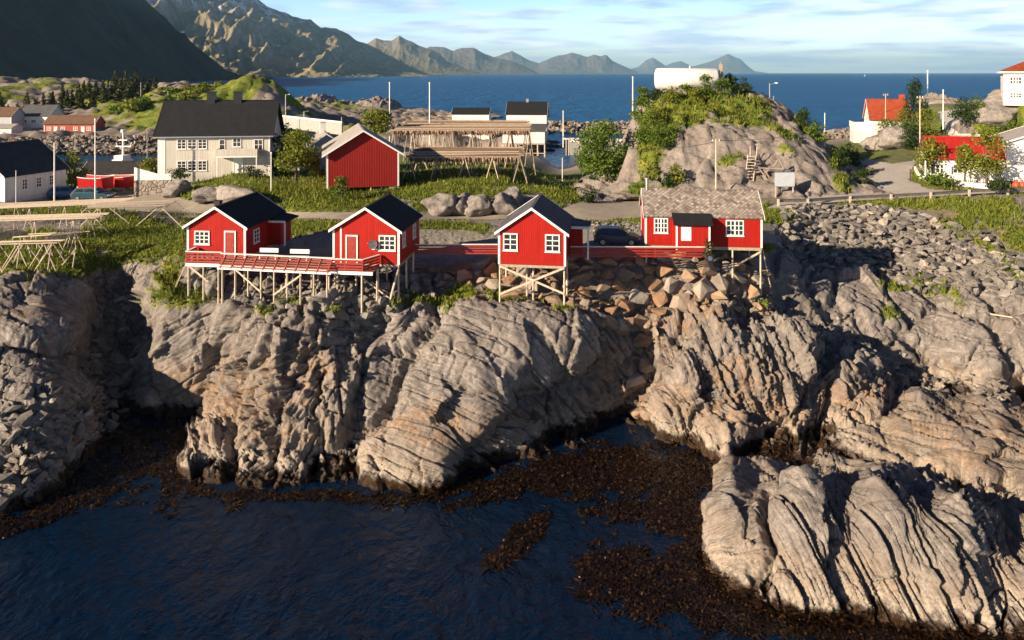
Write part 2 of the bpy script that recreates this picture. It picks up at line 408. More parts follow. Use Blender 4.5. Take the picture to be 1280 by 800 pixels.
# warp so outlines are irregular
wu = U + fbm(U / 26, V / 26, 4, 3) * 9 + fbm(U / 7, V / 7, 2, 41) * 2.2
wv = V + fbm(U / 26, V / 26, 4, 9) * 9 + fbm(U / 7, V / 7, 2, 47) * 2.2
best = np.full(U.shape, -60.0); bulge = np.zeros(U.shape); ang = np.full(U.shape, 30.0); wid = np.full(U.shape, 12.0)
kind = np.zeros(U.shape, int); mid = np.full(U.shape, -1)
KN = {'slab': 1, 'col': 2, 'rub': 3, 'lay': 4, 'flute': 5}
for k, (poly, b, w, a, kd) in enumerate(MASS):
    xs = [p[0] for p in poly]; ys = [p[1] for p in poly]
    m = (U > min(xs) - 40) & (U < max(xs) + 40) & (V > min(ys) - 40) & (V < max(ys) + 40)
    d = np.full(U.shape, -99.0); d[m] = poly_sd(wu[m], wv[m], poly)
    s = d > best
    best = np.where(s, d, best); bulge = np.where(s, b, bulge); ang = np.where(s, a, ang); wid = np.where(s, w, wid)
    kind = np.where(s, KN[kd], kind); mid = np.where(s, k, mid)
best = np.clip(best, -30, 60)
mass = np.clip(best / wid, 0, 1)
dome = (1 - (1 - mass) ** 2.4)
rockzone = sstep(332, 352, V + fbm(U / 40, V / 40, 3, 77) * 14 + np.where((U > 970), 60, 0) + np.where((U > 545) & (U < 970), -22, 0))
under = sstep(-0.6, 0.1, Zc)
amt = rockzone
disp = bulge * .60 * dome * amt - 0.45 * amt * under * (1 - sstep(-14, 2, best)) * 1.0

X, Tc = Xc, T
aa = np.radians(ang + fbm(X / 6, Tc / 6, 2, 15) * 14)
# strata frame: s runs along the layers, q across them
s_ = X * np.cos(aa) - Tc * np.sin(aa)
a0 = np.radians(ang)
w1 = fbm(X / 3.5, Tc / 3.5, 3, 21); w2 = fbm(X / 3.5, Tc / 3.5, 3, 27)
Tp = .75 * Zc + .65 * Yc          # planar beds cut the slope along this
s0 = X * np.cos(a0) - Tp * np.sin(a0) + w1 * 0.25 + mid * 13.7
q0 = X * np.sin(a0) + Tp * np.cos(a0) + w2 * 0.14 + mid * 7.1
slab = (kind == 1); colm = (kind == 2); rub = (kind == 3); lay = (kind == 4); flu = (kind == 5)
def blocks(sx, qx, ls, lq, seed, tilt=0.35, lip=0.1):
    """angular blocks elongated along the strata: height of each, and the joint between them"""
    f1, f2, cid, dx, dy = voro(sx / ls, qx / lq, seed, .8)
    r = _val[cid]; r2 = _val[(cid * 3 + 5) & 4095]; r3 = _val[(cid * 11 + 2) & 4095]
    h = (r - .5) + tilt * ((r2 - .5) * dx + (r3 - .5) * dy) * 2
    joint = 1 - sstep(0.0, lip, f2 - f1)
    return h, joint
def pick(*v):
    o = np.full(U.shape, float(v[0]))
    for k, m in enumerate((slab, colm, rub, lay, flu)):
        o = np.where(m, v[k + 1], o)
    return o
def beds(s, q, ls, lq, seed, tilt=.8, rt_=.5, crack=.05):
    """jointed beds: rows across the strata, each broken into blocks; a saw-tooth gives every bed a sharp lip"""
    qq = q / lq + .20 * fbm(s / (ls * 2.2), q / (lq * 4), 2, seed) + .07 * fbm(s / (ls * .5), q / lq, 2, seed + 2)
    row = np.floor(qq); fq = qq - row; rw_ = _val[_h(row.astype(np.int64), row.astype(np.int64) * 0 + 7, seed)]
    ss = s / (ls * (.6 + .9 * rw_)) + rw_ * 17 + .22 * fbm(s / ls, q / lq, 2, seed + 4)
    cl_ = np.floor(ss); fs = ss - cl_
    hid = _h(row.astype(np.int64), cl_.astype(np.int64), seed + 6)
    r = _val[hid]; r2 = _val[(hid * 5 + 3) & 4095]; r3 = _val[(hid * 9 + 1) & 4095]
    h = (r - .5) * rt_ * 2 + tilt * (fq - .5) * (.4 + .9 * r2) + .5 * (r3 - .5) * (fs - .5)
    eq = np.minimum(fq, 1 - fq) * lq; es = np.minimum(fs, 1 - fs) * ls
    return h, np.maximum((1 - sstep(0, crack, eq)) * (r2 > .35), (1 - sstep(0, crack, es)) * .8)
vB, vjB = blocks(s0, q0, 2.2, 1.1, 61, .7, .08); vM, vjM = blocks(s0 + 5, q0 + 2, .9, .5, 67, .8, .1); vS, vjS = blocks(s0 + 3, q0, .4, .22, 71, .8, .15)
bB, bjB = beds(s0, q0, 5.5, 1.7, 61, .9, .55, .10); bM, bjM = beds(s0, q0, 2.2, .62, 67, .9, .5, .06); bS, bjS = beds(s0, q0, .9, .24, 71, .9, .5, .04)
bF, bjF = beds(s0, q0, 9., 1.6, 75, .8, .6, .18)
hB = np.where(rub, vB, np.where(flu, bF, bB)); jB = np.where(rub, vjB, np.where(flu, bjF, bjB))
hM = np.where(rub, vM, bM); jM = np.where(rub, vjM, bjM); hS = np.where(rub, vS, bS); jS = np.where(rub, vjS, bjS)
f1, f2, cid, dx_, dy_ = voro(X / 4.2 + .3 * w1, Tc / 4.2 + .3 * w2, 91, .3)
facet = (_val[(cid * 3 + 5) & 4095] - .5) * dx_ * 2 + (_val[(cid * 11 + 2) & 4095] - .5) * dy_ * 2
disp += amt * pick(.4, .85, 1.1, .5, .6, .6) * facet
brk = sstep(-.12, .28, fbm(X / 3.2, Tc / 3.2, 3, 99))
aB = pick(.3, .14, .34, .50, .20, .42); aM = pick(.16, .06, .13, .34, .14, .11) * (.15 + 1.0 * brk); aS = pick(.07, .055, .12, .13, .07, .085) * (.2 + 1.1 * brk)
disp += amt * (aB * hB + aM * hM + aS * hS) + amt * pick(0, .04, .42, 0, .05, .12) * vM + amt * pick(0, .10, .35, 0, .08, .10) * vB
disp -= amt * (jB * pick(.3, .26, .34, .5, .22, .45) + jM * aM * 1.0 + jS * aS * .9)
# long open joints and grooves along the strata
def lines(q, s, lq, ls, seed, width):
    n = np.abs(fbm(s / ls, q / lq, 2, seed))
    return 1 - sstep(0, width, n)
g1 = lines(q0, s0, 1.7, 12, 31, .035); g2 = lines(q0, s0, .8, 6, 33, .05); g3 = lines(q0, s0, .3, 3, 35, .09)
disp -= amt * (pick(.2, .35, .5, .1, .4, 1.1) * .8 * g1 + pick(.1, .08, .14, .06, .10, .22) * g2)
# cross joints
g4 = lines(s0, q0, 1.8, 5, 37, .035); disp -= amt * pick(.1, .22, .25, .1, .2, .12) * g4
disp += amt * (fbm(X / 1.1, Tc / 1.1, 4, 51) * .12 + fbm(X / .3, Tc / .3, 3, 55) * .06)
disp += amt * fbm(X / 5.5, Tc / 5.5, 2, 57) * .4
# scree under and between the masses
f1, f2, cid, _, _ = voro(X / .9, Tc / .9, 81)
disp += amt * (1 - sstep(-6, 3, best)) * .35 * np.clip(1 - f1 * 1.5, 0, 1) * (.4 + _val[cid]) * under
# meadow, lawns and gravel: soft unevenness only
soft = (1 - amt)
disp += soft * fbm(X / 3.0, Yc / 3.0, 4, 63) * .16 * sstep(300, 230, V) * 0 
disp = np.where(Zc < -.3, disp * .4, disp)
XF = Xc + Nb[..., 0] * disp; YF = Yc + Nb[..., 1] * disp; ZF = Zc + Nb[..., 2] * disp

# ---- zones: what grows or lies where (R grass, G orange-brown staining, B weed)
def blob(cx, cy, rx, ry, a=0.0):
    c, s = math.cos(R(a)), math.sin(R(a)); dx = U - cx; dy = V - cy
    return 1 - np.sqrt(((dx * c + dy * s) / rx) ** 2 + ((-dx * s + dy * c) / ry) ** 2)
wob = fbm(U / 18, V / 9, 4, 111) * .55 + fbm(U / 5, V / 3.5, 2, 115) * .25
grass = np.zeros(U.shape)
for b in [(60,320,90,32,0),(0,345,60,8,0),(165,300,60,30,0),(120,335,50,16,-20),(230,372,34,13,-8),(212,352,12,26,0),(215,300,24,26,0),(325,275,95,20,3),(330,240,130,30,-3),
          (440,250,70,16,0),(400,290,55,12,0),(380,280,60,16,0),(560,292,62,14,0),(420,392,20,8,0),(505,372,22,9,-25),(548,376,34,9,-20),(575,368,22,16,-30),(563,385,16,9,-60),(650,376,34,6,5),(620,366,18,10,0),
          (560,245,75,17,0),(640,220,100,20,0),(720,243,44,12,0),(520,222,60,20,0),(400,215,60,20,0),(560,272,80,3.5,0),(690,262,34,5,0),(790,276,60,4,0),(770,238,34,10,0),(840,241,60,6,0),(900,240,60,5,0),(960,268,34,12,5),(980,232,60,6,-10),
          (870,311,60,4,0),(940,312,30,6,0),(1140,256,50,6,2),(1236,266,44,20,8),(1180,254,60,6,0),(1200,285,26,10,20),(1275,300,24,16,20),(1235,310,30,5,35),(1265,345,20,10,40),(1160,352,26,8,10),(1120,365,20,6,0),(1190,372,24,6,45),(1110,402,12,9,40),
          (1080,250,50,8,0),(1165,228,34,8,10),(1140,240,60,7,0),(1060,190,60,12,0),(1240,150,60,22,-10),(1165,180,22,40,0),(1120,215,30,10,0),(1280,235,40,6,0),(190,250,60,6,0),(100,262,110,10,0),(460,395,10,6,0),(700,400,14,4,0),(360,372,16,5,0),(330,390,10,5,0),(955,385,14,6,0),
          (180,230,30,14,0),(60,235,120,12,0),(730,220,50,10,0),(820,240,110,8,0)]:
    grass = np.maximum(grass, sstep(-.22, .2, blob(*b) + wob))
grass = np.where(V < 206, np.maximum(grass, .75 * sstep(1, 3, Zc)), grass)
slope = 1 - normals(XF, YF, ZF)[..., 2]
grass = grass * np.where(V > 330, 1 - sstep(.42, .75, slope), 1) * sstep(2.5, 5, Zc)
# grass stands a little proud and tufted
tuft = ridged(X / .5, Tc / .5, 3, 121)
lift = grass * (.05 + .16 * tuft) * np.clip(V - 215, 0, 40) / 40
ZF = ZF + lift
brown = np.zeros(U.shape)
for b in [(830,390,140,40,0),(700,345,80,30,0),(780,450,60,90,0),(240,470,50,24,0),(290,500,60,60,0),(640,520,70,16,0),(540,540,70,26,0),(640,372,90,16,0),(900,480,80,26,0),(1080,500,50,30,0),(70,400,60,10,0),(930,520,110,50,0),(1200,560,110,40,0),(380,480,60,60,0),(1240,290,60,22,20),(1180,262,110,26,4)]:
    brown = np.maximum(brown, sstep(-.3, .6, blob(*b) + wob * 1.1))
gravel = np.zeros(U.shape)
for b in [(500,304,130,18,0),(680,310,140,20,0),(820,296,150,17,0),(740,262,60,13,0),(800,262,50,9,0),(900,255,60,8,0),(420,306,60,12,0),(110,247,130,5,0)]:
    gravel = np.maximum(gravel, sstep(-.1, .1, blob(*b) + wob * .35))
ROADS = [('gravel_yard', [(-240,238),(60,243),(150,243),(198,240),(232,250),(300,259),(350,265),(440,266),(540,268.5),(640,268),(700,262),(730,250),(745,242),(812,240),(812,272),(745,277),(690,276),(600,275.5),(450,276),(360,274),(250,268),(180,266),(100,258),(0,256),(-240,258)]),
 ('road', [(955,262),(975,252),(1010,246),(1060,234),(1090,222),(1098,214),(1075,206),(1060,200),(1085,199),(1115,205),(1152,199),(1140,212),(1138,226),(1160,236),(1200,240),(1300,238),(1520,241),(1520,246),(1280,241.5),(1180,246),(1100,250.5),(1020,256),(975,262)]),
 ('concrete_drive', [(1172,140),(1200,136),(1208,150),(1232,176),(1240,190),(1196,190),(1180,160)])]
for _, _p in ROADS:
    _sd = poly_sd(U, V, _p); ZF = ZF - lift * (_sd > -2) * 1.0; lift = np.where(_sd > -2, 0, lift); grass = np.where(_sd > -.5, 0, grass)
gravel = gravel * (1 - sstep(318, 326, V))
grass = np.where(V > 288, grass * (1 - gravel * .9), grass)

def grid_mesh(name, X, Y, Z, mat, attrs=None, smooth=True):
    nr, nc = X.shape
    me = bpy.data.meshes.new(name)
    co = np.stack([X, Y, Z], -1).reshape(-1, 3).astype(np.float32)
    idx = np.arange(nr * nc).reshape(nr, nc)
    q = np.stack([idx[:-1, :-1], idx[:-1, 1:], idx[1:, 1:], idx[1:, :-1]], -1).reshape(-1, 4).astype(np.int32)
    me.vertices.add(len(co)); me.vertices.foreach_set('co', co.ravel())
    me.loops.add(q.size); me.loops.foreach_set('vertex_index', q.ravel())
    me.polygons.add(len(q)); me.polygons.foreach_set('loop_start', np.arange(0, q.size, 4, dtype=np.int32))
    me.polygons.foreach_set('loop_total', np.full(len(q), 4, dtype=np.int32))
    me.polygons.foreach_set('use_smooth', np.full(len(q), smooth))
    me.update(); me.validate()
    for k, (r, g, b) in (attrs or {}).items():
        at = me.color_attributes.new(k, 'FLOAT_COLOR', 'POINT')
        c = np.ones((nr * nc, 4), np.float32); c[:, 0] = r.ravel(); c[:, 1] = g.ravel(); c[:, 2] = b.ravel()
        at.data.foreach_set('color', c.ravel())
    me.materials.append(mat)
    o = bpy.data.objects.new(name, me); col.objects.link(o)
    return o

# ---- ground material: gneiss, tide bands, grass, gravel
def rock_color(t, v, bias=None):
    """grey-tan banded gneiss; returns colour and a height for bump"""
    n1 = t.noise(v, .35, 6, .6); n2 = t.noise(v, 2.2, 8, .65); n3 = t.noise(v, 11, 6, .7)
    c = t.ramp(n1, (.30, (.11, .097, .088)), (.50, (.24, .215, .195)), (.68, (.38, .345, .315)))
    c2 = t.ramp(n2, (.30, (.06, .053, .048)), (.43, (.20, .178, .16)), (.60, (.36, .325, .295)), (.78, (.60, .56, .52)))
    c = t.mix(.55, c, c2)
    c = t.mix(t.ramp(n3, (.35, .55), (.56, 0)), c, (.07, .062, .06))
    vs = t.coord((1.4, 1.4, .28), 'World'); st = t.noise(vs, 1.7, 5, .6)
    c = t.mix(t.ramp(st, (.52, 0), (.68, .5)), c, (.12, .105, .10))
    h = t.math('ADD', t.math('MULTIPLY', n2, .7), t.math('MULTIPLY', n3, .5))
    if bias:
        # thin bedding lines that follow the strata of each rock mass
        bd = t.attr('bed'); mp = t.n.new('ShaderNodeMapping'); mp.inputs['Scale'].default_value = (.35, 3.2, 1); t.l.new(bd.outputs['Vector'], mp.inputs[0])
        l1 = t.noise(mp.outputs[0], 1.0, 7, .72, .4)
        mp2 = t.n.new('ShaderNodeMapping'); mp2.inputs['Scale'].default_value = (.9, 9, 1); t.l.new(bd.outputs['Vector'], mp2.inputs[0])
        l2 = t.noise(mp2.outputs[0], 1.0, 5, .7, .3)
        c = t.mix(t.ramp(l1, (.33, .5), (.44, 0)), c, (.12, .105, .095))
        c = t.mix(t.ramp(l1, (.55, 0), (.72, .55)), c, (.47, .435, .40))
        c = t.mix(t.ramp(l2, (.36, .6), (.47, 0)), c, (.07, .06, .055))
        big = t.noise(v, .16, 4, .55)
        c = t.mix(t.ramp(big, (.40, .4), (.55, 0)), c, (.15, .125, .105))
        h = t.math('ADD', h, t.math('ADD', t.math('MULTIPLY', l1, 1.3), t.math('MULTIPLY', l2, .9)))
    return c, h
def terrain_material():
    t = NT("rocky shore ground"); w = t.coord(kind='World')
    c, h = rock_color(t, w, True)
    zone = t.attr('zone'); zs = t.n.new('ShaderNodeSeparateColor'); t.l.new(zone.outputs['Color'], zs.inputs[0])
    zn2 = t.attr('zone2'); zs2 = t.n.new('ShaderNodeSeparateColor'); t.l.new(zn2.outputs['Color'], zs2.inputs[0])
    z = t.sep(w)[2]
    zz = t.math('ADD', z, t.math('MULTIPLY', t.math('SUBTRACT', t.noise(w, .8, 4, .6), .5), 1.6))
    zz2 = t.math('ADD', zz, t.math('MULTIPLY', t.math('SUBTRACT', t.noise(w, 5, 3, .6), .5), .7))
    # ochre staining
    o1 = t.ramp(t.noise(w, 1.1, 5, .65), (.40, 0), (.62, .8))
    ochre = t.ramp(t.noise(w, 4, 4, .6), (.35, (.16, .095, .055)), (.6, (.33, .215, .13)), (.8, (.46, .345, .23)))
    c = t.mix(t.math('MULTIPLY', o1, zs.outputs[1]), c, ochre)
    tide = t.ramp(t.math('MULTIPLY', zz, .2), (.12, 0.0), (.22, .7), (.40, .5), (.56, 0.0))     # ochre lower rocks
    c = t.mix(t.math('MULTIPLY', tide, t.ramp(t.noise(w, 1.6, 4, .6), (.36, .1), (.6, .85))), c, t.mix(.5, ochre, (.42, .34, .26)))
    zz3 = t.math('MULTIPLY', zz2, .5)
    pale = t.ramp(zz3, (.38, 0.0), (.48, .75), (.66, .6), (.85, 0.0))           # barnacle band
    c = t.mix(t.math('MULTIPLY', pale, t.ramp(t.noise(w, 6, 4, .7), (.42, 0), (.6, .8))), c, (.46, .42, .34))
    weedm = t.ramp(zz3, (.28, 1.0), (.44, 0.0))
    weedc = t.ramp(t.noise(w, 7, 4, .6), (.35, (.012, .007, .004)), (.6, (.045, .022, .008)), (.8, (.10, .055, .012)))
    c = t.mix(weedm, c, weedc)
    # gravel
    gr = t.ramp(t.noise(w, 1.5, 5, .7), (.3, (.20, .18, .155)), (.7, (.33, .30, .26)))
    c = t.mix(zs2.outputs[0], c, gr)
    # soil and grass
    gn = t.noise(w, .55, 5, .6); gf = t.noise(w, 7, 4, .7)
    g1 = t.ramp(gn, (.30, (.05, .085, .008)), (.44, (.13, .18, .014)), (.58, (.24, .26, .025)), (.72, (.36, .28, .06)))
    g1 = t.mix(t.ramp(gf, (.38, .75), (.6, 0)), g1, (.016, .028, .008))
    c = t.mix(zs.outputs[0], c, g1)
    rough = t.math('SUBTRACT', .88, t.math('MULTIPLY', weedm, .5))
    hh = t.math('ADD', h, t.math('MULTIPLY', gf, t.math('MULTIPLY', zs.outputs[0], 1.2)))
    return t.out(c, rough, t.bump(hh, 1.0, .11), spec=.3)
M_ground = terrain_material()
terrain = grid_mesh("rocky_shore_ground", XF, YF, ZF, M_ground, {'zone': (grass, brown, grass * 0), 'zone2': (gravel, gravel, gravel), 'bed': (s0, q0, s0 * 0)})
terrain['kind'] = 'structure'

# ------------------------------------------------------------------ sea: one sheet to the horizon, finer near the camera
def sea():
    t = NT("sea water"); w = t.coord(kind='World')
    s = t.sep(w)
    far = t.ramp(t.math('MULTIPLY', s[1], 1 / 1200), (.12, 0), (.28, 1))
    vs = t.coord((1, .75, 1), 'World', (0, 0, R(-24)))
    n1 = t.noise(vs, .30, 5, .55, .3); n2 = t.noise(vs, 1.5, 5, .6, .5); n3 = t.noise(t.coord((1, .35, 1), 'World'), .05, 6, .6)
    hgt = t.math('ADD', t.math('MULTIPLY', n1, 1.4), t.math('ADD', t.math('MULTIPLY', n2, .40), t.math('MULTIPLY', n3, t.math('MULTIPLY', far, 14))))
    big = t.noise(t.coord((.5, 2.2, 1), 'World'), .012, 5, .6)
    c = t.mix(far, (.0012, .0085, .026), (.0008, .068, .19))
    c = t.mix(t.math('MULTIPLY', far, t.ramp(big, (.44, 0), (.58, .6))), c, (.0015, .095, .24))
    t.b.inputs['IOR'].default_value = 1.33
    t.b.inputs['Specular Tint'].default_value = (.58, .74, 1.0, 1)
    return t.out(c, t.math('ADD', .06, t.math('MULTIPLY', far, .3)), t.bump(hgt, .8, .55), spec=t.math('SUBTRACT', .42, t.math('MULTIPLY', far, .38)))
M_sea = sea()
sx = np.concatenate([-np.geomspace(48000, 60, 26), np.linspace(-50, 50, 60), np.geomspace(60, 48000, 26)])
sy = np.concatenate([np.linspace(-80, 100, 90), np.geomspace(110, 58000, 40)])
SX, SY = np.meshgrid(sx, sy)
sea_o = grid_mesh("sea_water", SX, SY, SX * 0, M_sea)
sea_o['kind'] = 'structure'
# ------------------------------------------------------------------ mountains across the fjord
def mountain_material(name, green, snow=None, dark=1.0):
    t = NT(name); w = t.coord(kind='World'); z = t.sep(w)[2]
    ge = t.n.new('ShaderNodeNewGeometry'); nz = t.sep(ge.outputs['Normal'])[2]
    n = t.noise(w, .0035, 8, .65); n2 = t.noise(t.coord((1, 1, .35), 'World'), .012, 7, .7)
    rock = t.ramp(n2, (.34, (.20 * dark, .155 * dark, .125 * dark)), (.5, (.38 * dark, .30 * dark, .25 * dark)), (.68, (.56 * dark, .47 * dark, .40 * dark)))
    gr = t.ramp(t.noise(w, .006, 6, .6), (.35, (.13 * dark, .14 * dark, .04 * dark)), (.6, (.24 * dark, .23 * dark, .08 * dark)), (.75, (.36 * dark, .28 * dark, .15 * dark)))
    gz = t.math('MULTIPLY', t.ramp(t.math('MULTIPLY', z, .001), (.02, 1.0), (.35, .85), (.62, 0.0)), t.ramp(t.math('ADD', t.math('MULTIPLY', n, .7), t.math('MULTIPLY', nz, .5)), (.56, 0), (.70, 1)))
    c = t.mix(t.math('MULTIPLY', gz, green), rock, gr)
    if snow:
        sm = t.math('MULTIPLY', t.ramp(t.math('MULTIPLY', z, .001), (snow * .86, 0), (snow, 1)), t.ramp(n2, (.50, 0), (.56, 1)))
        c = t.mix(sm, c, (.8, .8, .82))
    return t.out(c, .95, t.bump(t.math('ADD', n, n2), .9, 60), spec=.1)
def ridge(name, pts, crest, foot, back, mat, seed, spur=.30, scale=900, nu=260, ns=90, foot_u=None):
    us = np.linspace(pts[0][0], pts[-1][0], nu)
    top = np.interp(us, [p[0] for p in pts], [p[1] for p in pts])
    s = np.linspace(0, 1, ns)
    Uu, S = np.meshgrid(us, s)
    topg = np.tile(top, (ns, 1))
    F = np.interp(us, [p[0] for p in foot], [p[1] for p in foot]) if isinstance(foot, list) else np.full(nu, float(foot))
    C = np.interp(us, [p[0] for p in crest], [p[1] for p in crest]) if isinstance(crest, list) else np.full(nu, float(crest))
    sc = .72
    Y = np.where(S < sc, F + (C - F) * S / sc, C + back * (S - sc) / (1 - sc))
    H = CH - (topg - HV) * C / FP
    H = np.maximum(H, 0)
    X = (Uu - 640) * Y / FP
    prof = np.where(S < sc, np.clip(S / sc, 0, 1) ** 1.15, 1 - ((S - sc) / (1 - sc)) ** 1.3 * .8)
    sp = ridged(X / scale, Y / (scale * 2.2), 6, seed, .52)
    env = np.sin(np.pi * np.clip(S / sc, 0, 1)) ** .8 * np.where(S < sc, 1, 0) + np.where(S < sc, 0, .1)
    Z = H * prof + H * spur * (sp - .55) * env * 1.6
    Z += H * .11 * (ridged(X / (scale * .22), Y / (scale * .5), 4, seed + 9) - .5) * (.5 + env)
    Z = np.where(S == 0, -8, Z)
    o = grid_mesh(name, X, Y, Z, mat)
    o['kind'] = 'structure'
    return o
m_main = mountain_material("green mountain slope", .6, .50)
ridge("mountain", [(-120,-150),(60,-120),(150,-38),(180,-30),(205,-34),(240,-40),(262,-38),(285,-22),(300,-16),(320,-4),(333,6),(350,14),(365,19),(389,23),(402,34),(420,34),(436,42),(446,50),(462,56),(480,66),(500,76),(520,86),(536,93)],
      [(-120,6500),(300,6200),(420,6900),(536,7800)], [(-120,3300),(300,3500),(420,4300),(536,5800)], 1800, m_main, 201, .5, 900, 460, 170)
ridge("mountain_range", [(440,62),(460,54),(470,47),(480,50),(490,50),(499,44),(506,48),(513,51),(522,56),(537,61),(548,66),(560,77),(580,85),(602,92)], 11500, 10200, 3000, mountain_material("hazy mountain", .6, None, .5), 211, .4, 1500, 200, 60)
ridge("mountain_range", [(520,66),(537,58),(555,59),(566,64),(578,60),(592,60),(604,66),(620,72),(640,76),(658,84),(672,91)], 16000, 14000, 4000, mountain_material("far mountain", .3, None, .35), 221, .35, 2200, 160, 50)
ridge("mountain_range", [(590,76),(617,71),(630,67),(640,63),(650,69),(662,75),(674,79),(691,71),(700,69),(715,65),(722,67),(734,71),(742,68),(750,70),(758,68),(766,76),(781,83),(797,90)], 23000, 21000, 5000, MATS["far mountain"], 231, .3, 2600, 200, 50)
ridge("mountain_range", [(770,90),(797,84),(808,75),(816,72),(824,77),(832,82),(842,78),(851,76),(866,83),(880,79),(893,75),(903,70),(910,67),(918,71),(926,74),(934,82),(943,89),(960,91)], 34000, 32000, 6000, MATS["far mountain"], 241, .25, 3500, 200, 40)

# steep dark massif on the left, turned away from the sun; shade also put into its colour
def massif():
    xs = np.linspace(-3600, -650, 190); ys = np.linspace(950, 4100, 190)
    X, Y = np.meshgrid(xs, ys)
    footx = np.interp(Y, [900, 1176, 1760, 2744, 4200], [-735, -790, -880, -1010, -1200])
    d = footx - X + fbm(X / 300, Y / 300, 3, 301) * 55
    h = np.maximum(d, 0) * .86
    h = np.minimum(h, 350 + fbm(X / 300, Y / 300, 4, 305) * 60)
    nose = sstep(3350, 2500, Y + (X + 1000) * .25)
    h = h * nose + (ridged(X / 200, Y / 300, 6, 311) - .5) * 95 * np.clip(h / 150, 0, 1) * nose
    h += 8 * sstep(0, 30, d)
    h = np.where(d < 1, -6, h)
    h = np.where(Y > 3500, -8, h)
    o = grid_mesh("mountain", X, Y, h, mountain_material("mountain slope with painted shade", .7, None, .13))  # rock and green darkened so the slope looks shadowed
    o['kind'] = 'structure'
massif()

# ------------------------------------------------------------------ land patches behind the village, from survey points (u, v, distance)
def patch(name, ctrl, x0, x1, y0, y1, step, mat, rough=.5, rscale=6, seed=400, grassf=None, strat=None):
    pts = [];
    for s in ctrl.replace('\n', '|').split('|'):
        if not s.strip(): continue
        u, v, y = [float(a) for a in s.split()]
        p = PY(u, v, y); pts.append((p.x, p.y, p.z))
    pts = np.array(pts); sc = 1 / step / 10
    n = len(pts); D = np.sqrt((pts[:, None, 0] - pts[:, 0]) ** 2 + (pts[:, None, 1] - pts[:, 1]) ** 2) * sc
    A = np.zeros((n + 3, n + 3)); A[:n, :n] = D; A[:n, n] = 1; A[:n, n + 1] = pts[:, 0] * sc; A[:n, n + 2] = pts[:, 1] * sc; A[n:, :n] = A[:n, n:].T
    w = np.linalg.solve(A, np.concatenate([pts[:, 2], [0, 0, 0]]))
    X, Y = np.meshgrid(np.arange(x0, x1, step), np.arange(y0, y1, step))
    Z = w[n] + w[n + 1] * X * sc + w[n + 2] * Y * sc
    for k in range(n): Z = Z + w[k] * np.sqrt((X - pts[k, 0]) ** 2 + (Y - pts[k, 1]) ** 2) * sc
    Z0 = Z
    f1, f2, cid, dx, dy = voro(X / rscale + fbm(X / rscale, Y / rscale, 2, seed + 3) * .4, Y / rscale, seed)
    Z = Z + rough * ((_val[cid] - .5) * 1.0 + (_val[(cid * 3 + 1) & 4095] - .5) * dx * 1.4 - .5 * (1 - sstep(0, .12, f2 - f1))) + rough * fbm(X / (rscale * .5), Y / (rscale * .5), 4, seed + 7) * .7
    # sloping layers
    q = (X * .35 + Z * 1.0 + Y * .25) / (rscale * .22)
    Z = Z - rough * .35 * (1 - sstep(0, .2, np.abs(fbm(q, (X - Y) / (rscale * 4), 2, seed + 11))))
    g = grassf(X, Y, Z0) if grassf else np.zeros_like(X)
    Z = Z + g * .2 * ridged(X / (step * 3), Y / (step * 3), 2, seed + 20)
    o = grid_mesh(name, X, Y, Z, mat, {'zone': (g, g * 0 + .25, g * 0), 'zone2': (g * 0, g * 0, g * 0)})
    o['kind'] = 'structure'
    return o, X, Y, Z

# the big knoll with the tank
def knoll_grass(X, Y, Z):
    u = X * FP / Y + 640; v = HV + (CH - Z) * FP / Y
    wb = fbm(X / 5, Y / 5, 4, 431) * .6 + fbm(X / 1.4, Y / 1.4, 2, 435) * .3
    g = np.zeros_like(X)
    for cx, cy, rx, ry, a in [(826,150,28,30,-35),(812,195,16,34,0),(850,150,44,9,-15),(890,136,70,9,4),(925,150,34,7,0),(910,201,20,9,-15),(978,166,20,8,25),(978,188,16,6,20),(870,126,50,9,0),(950,130,16,7,30),(1010,158,20,8,45),(820,238,34,6,0),(1046,200,12,10,50),(1054,228,14,12,0)]:
        c, s = math.cos(R(a)), math.sin(R(a)); dx = u - cx; dy = v - cy
        g = np.maximum(g, sstep(-.2, .25, 1 - np.sqrt(((dx * c + dy * s) / rx) ** 2 + ((-dx * s + dy * c) / ry) ** 2) + wb))
    return g
knoll, KX, KY, KZ = patch("rocky_knoll", """
725 246 92|760 247 91|800 246 91|850 245 91.5|900 245 92|950 246 91.5|1000 246 91|1050 240 93|1090 232 96
790 225 96.5|850 215 95.5|900 212 95.5|950 214 95.5|1000 218 95.5|1040 222 96
785 185 99|850 172 99|900 170 99|950 178 98.5|1000 188 98|1040 205 98
788 150 106|840 142 107|900 140 107|950 146 106|990 165 104|1030 192 102|1055 215 101
800 122 114|830 112 115|880 111 115|920 113 115|955 121 114|985 138 112|1010 160 110|1040 186 108|1066 214 106
800 122 122|840 116 124|900 117 124|950 127 122|1000 155 118|1045 190 114
776 233 100|774 227 105|772 221 110|770 210 120|770 205 130
850 160 134|920 160 134|990 180 130|1050 215 122|1090 220 110|740 222 112|720 222 100|850 205 145|950 205 145|1050 215 140|750 215 145
""", 8, 58, 90, 140, .30, M_ground, .9, 3.2, 441, knoll_grass)
def knoll_z(x, y):
    i = int(np.clip(round((y - 90) / .30), 0, KX.shape[0] - 1)); j = int(np.clip(round((x - 8) / .30), 0, KX.shape[1] - 1))
    return float(KZ[i, j])

